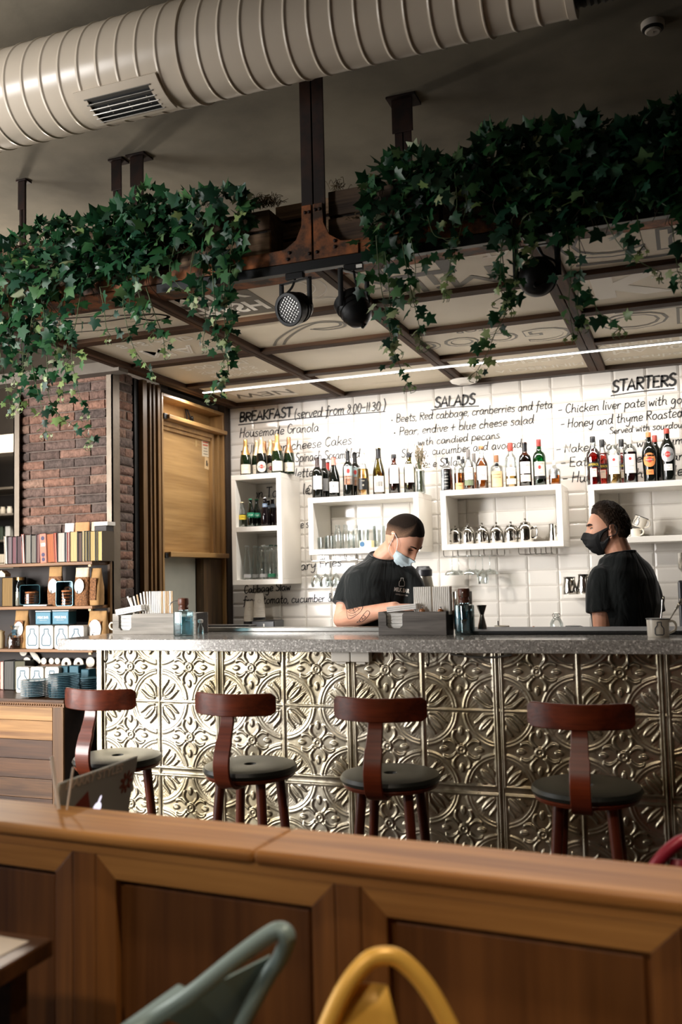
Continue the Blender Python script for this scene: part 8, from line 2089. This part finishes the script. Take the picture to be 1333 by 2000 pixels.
# metal chairs
def arch_chair(nm, lab, col, loc, rz, sdx=0.0):
    t = thing(nm, lab, 'chair', loc, rz, None); m = mat('painted_metal_'+col, col, .35, .15, var=.06, scale=5)
    P_ = [(-.172, -.155, .44), (-.162, -.185, .56), (-.124, -.215, .68), (-.078, -.237, .775), (-.034, -.249, .826), (0, -.251, .838), (.034, -.249, .826), (.078, -.237, .775), (.124, -.215, .68), (.162, -.185, .56), (.172, -.155, .44)]
    MB().tube(catmull(P_, 6), .0150, 12).build('back_tube', m, t)
    vs, fs = [], []
    for i in range(9):
        f = i/8; z = .45+.345*f; y = -.165-.078*f; w = .085-.042*f
        for j in range(5): u = -1+j/2; vs.append((u*w+sdx*f, y-.012*(1-u*u), z))
    for i in range(8):
        for j in range(4): fs.append((i*5+j, i*5+j+1, i*5+6+j, i*5+5+j))
    MB().add(vs, fs, 0, True).build('back_splat', m, t, solid=.003)
    MB().lathe([(0, .445), (.20, .445), (.215, .440), (.215, .452), (.20, .458), (.12, .452), (0, .450)], 32, sq=4).build('seat', m, t, angle=50)
    for sx in (-1, 1):
        for sy in (-1, 1): MB().tube([(sx*.165, sy*.155, .44), (sx*.185, sy*.18, .22), (sx*.20, sy*.205, 0)], [.020, .017, .012], 8).build('leg', m, t)
    return t
py_ = at(750, 1862, Z=.842)
rzy = math.atan2((CAM-py_).y, (CAM-py_).x)-PI/2
o = arch_chair('metal_chair', 'yellow metal chair with a rounded tube back in the foreground', 'e8b350', (0, 0, 0), rzy+.10, .040)
off = Rz(rzy+.10) @ Vector((0, -.251, 0)); o.location = (py_.x-off.x, py_.y-off.y, 0)
# blue armchair: the tube runs from the back down into the arms
bl = mat('painted_metal_blue', '869894', .38, .15, var=.08, scale=5)
N_ = [at(300, 1990, Z=.692), at(380, 1937, Z=.745), at(460, 1873, Z=.80), at(520, 1829, Z=.838), at(548, 1817, Z=.85), at(562, 1832, Z=.838), at(548, 1870, Z=.79), at(525, 1905, Z=.75), at(490, 1968, Z=.69), at(472, 2004, Z=.655)]
N_ = [at(170, 2075, Z=.655), at(230, 2035, Z=.665)]+N_
bc_ = at(330, 2010, Z=.45); bc_.z = 0
t = thing('metal_armchair', 'grey-blue metal armchair with a sloping tube back left of the yellow chair', 'chair', (1.55, -2.30, 0))
MB().tube(catmull(N_, 8), .0150, 12).build('back_tube', bl, t, world=True)
a0, a1, a2, a3 = N_[3], N_[4], N_[8], N_[9]
sp = MB(); q1, q2 = at(535, 1860, Z=.79), at(505, 1925, Z=.70); q3, q4 = at(330, 2010, Z=.60), at(455, 2030, Z=.58)
sp.add([at(528, 1866, Z=.78), at(436, 1913, Z=.745), at(330, 1990, Z=.66), at(455, 2040, Z=.58), at(488, 1972, Z=.665)], [(0, 1, 2, 3, 4)]); sp.build('back_panel', bl, t, world=True, solid=.004)
ap_ = MB(); A_, B_ = at(352, 1922, Z=.735), at(226, 2012, Z=.66); vv = (at(392, 1945, Z=.735)-A_)
for_ = []
ap_.add([A_, A_+vv*.95, at(300, 2000, Z=.678), at(215, 2035, Z=.65), B_], [(0, 1, 2, 3, 4)]); ap_.build('arm_plate', bl, t, world=True, solid=.012, bevel=.004)
MB().lathe([(0, .445), (.20, .445), (.21, .450), (.20, .458), (0, .452)], 28, (1.55, -2.30, 0), sq=4).build('seat', bl, t, world=True)
for k, (dx, dy) in enumerate(((-.18, -.18), (.18, -.18), (-.18, .18), (.18, .18))): MB().tube([(1.55+dx*.8, -2.30+dy*.8, .45), (1.55+dx, -2.30+dy, 0)], [.018, .013], 8).build('leg', bl, t, world=True)
for k, e in enumerate((N_[0], N_[-1])):
    MB().tube([e, Vector((1.55+(-.16 if k == 0 else .12), -2.30+(-.17 if k == 0 else .17), .45))], .014, 10).build('arm_support', bl, t, world=True)
# red chair peeking in at the right edge
p = at(1347, 1641, Z=.838); off = Rz(.35) @ Vector((0, -.251, 0))
arch_chair('metal_chair', 'dark red metal chair behind the partition, its back peeking in at the right edge', '8a1f30', (p.x-off.x, p.y-off.y, 0), .35)
# table with laptop behind the partition
tx0, ty0 = .62, -1.40
tt = thing('cafe_table', 'small dark table behind the partition carrying the laptop', 'table', (1.0, -1.22, 0))
L0, L1 = at(115, 1530, Z=.955), at(268, 1476, Z=.955)
MB().box(.55, .98, -1.60, -1.12, .665, .69).build('tabletop', M_tab, tt, world=True, bevel=.003)
MB().lathe([(0, 0), (.22, 0), (.22, .012), (.03, .03), (.03, .665), (0, .665)], 28, (.77, -1.36, 0)).build('pedestal', M_black, tt, world=True, angle=40)
lt_ = thing('laptop', 'grey laptop lid with stickers standing open behind the partition', 'laptop', ((L0.x+L1.x)/2, (L0.y+L1.y)/2, .69))
ex = (L1-L0).normalized(); wl_ = (L1-L0).length
nrm = ex.cross(UP).normalized()      # outer face of the lid, towards the camera side
if nrm.dot(CAM-L0) < 0: nrm = -nrm
tilt = math.radians(12); upv = (UP*math.cos(tilt)+nrm*math.sin(tilt)).normalized(); nn = ex.cross(upv).normalized()
if nn.dot(CAM-L0) < 0: nn = -nn
hl = (.955-.705)/upv.z
base = L0-upv*hl
s_in = 1 if ex.cross(upv).dot(nn) > 0 else -1
ML = frame(base, ex, upv, ex.cross(upv))
M_lap = mat('laptop_grey', 'b9b8aa', .55, .0)
fz = .004*s_in
MB().box(0, wl_, 0, hl, min(-fz, fz), max(-fz, fz), 0, ML).build('lid', M_lap, lt_, world=True, bevel=.003)
MB().box(0, wl_, .0, .24, -.008, .006, 0, frame(base-UP*.004, ex, -nn, ex.cross(-nn))).build('keyboard_base', M_lap, lt_, world=True, bevel=.003)
MT = ML @ T(0, 0, fz+.0006*s_in) if s_in > 0 else ML @ T(0, 0, -.0046)
def lid_px(px, py):
    o = base+nn*.0046; d = (_r*((px-W_PX/2)/F_PX)+_u*((H_PX/2-py)/F_PX)+_fw); t_ = (o-CAM).dot(nn)/d.dot(nn); h = CAM+d*t_-base
    return h.dot(ex), h.dot(upv)
Mz = frame(base+nn*.0046, ex, upv, nn)
x0_, y0_ = lid_px(130, 1535); x1_, y1_ = lid_px(240, 1500)
q_ = MB(); text_mesh('HARRY STYLES', .034, Mz @ T((x0_+x1_)/2, (y0_+y1_)/2, 0) @ Rz(math.atan2(y1_-y0_, x1_-x0_)), q_, 0, .0004, .001, width=(x1_-x0_)); q_.build('sticker_lettering', P('sticker_tan', 'eadac4', .6), lt_, world=True)
q_ = MB(); a_, b_, c_ = lid_px(146, 1574), lid_px(172, 1545), lid_px(176, 1578)
q_.prism([a_, c_, b_], .0008, Mz); q_.build('red_sticker', P('sticker_red', '9c3a24', .6), lt_, world=True)
q_ = MB(); fx, fy = lid_px(247, 1527)
for k in range(9):
    a_ = 2*PI*k/9; q_.ell((0, 0, 0), (.013, .006, .0008), 10, 4, 0, Mz @ T(fx+.022*math.cos(a_), fy+.022*math.sin(a_), 0) @ Rz(a_))
q_.lathe([(.010, 0), (.018, 0), (.018, .001), (.010, .001)], 20, M=Mz @ T(fx, fy, 0), closed=True); q_.build('flower_sticker', P('sticker_rust', '8e4326', .6), lt_, world=True)
ax_, ay_ = lid_px(190, 1576); bx_, by_ = lid_px(195, 1562)
q_ = MB(); q_.ell((0, 0, 0), (.020, .017, .001), 20, 6, 0, Mz @ T(ax_, ay_-.004, 0)); q_.ell((0, 0, 0), (.0045, .013, .001), 12, 5, 0, Mz @ T(bx_, by_, 0) @ Rz(-.45)); q_.build('glowing_logo', light_mat('logo_glow', 'f3ecff', 1.3), lt_, world=True)
# glass with straws beside the laptop
g0 = at(113, 1560, Y=L0.y-.03); gz = .6905
t = thing('drink_glass', 'drinking glass beside the laptop, hidden behind the partition', 'glass', (g0.x-.01, L0.y-.03, gz))
MB().lathe([(0, 0), (.028, 0), (.030, .004), (.034, .10), (.033, .10), (.028, .008), (0, .008)], 20).build('glass', G_clear, t)
for k, (ax, ay, bx, by, lab) in enumerate(((101, 1478, 119, 1572, 'white paper straw leaning left beside the laptop'), (143, 1499, 128, 1560, 'short white straw tip behind the laptop corner'))):
    a_, b_ = at(ax, ay, Y=L0.y-.03), at(bx, by, Y=L0.y-.03); b_.z = max(b_.z-.05, gz+.02); 
    tag(MB().tube([a_, b_], .0045 if k == 0 else .0025, 8).build('straw', P('straw_white', 'f6eee2', .7)), lab, 'straw', 'white straws beside the laptop')
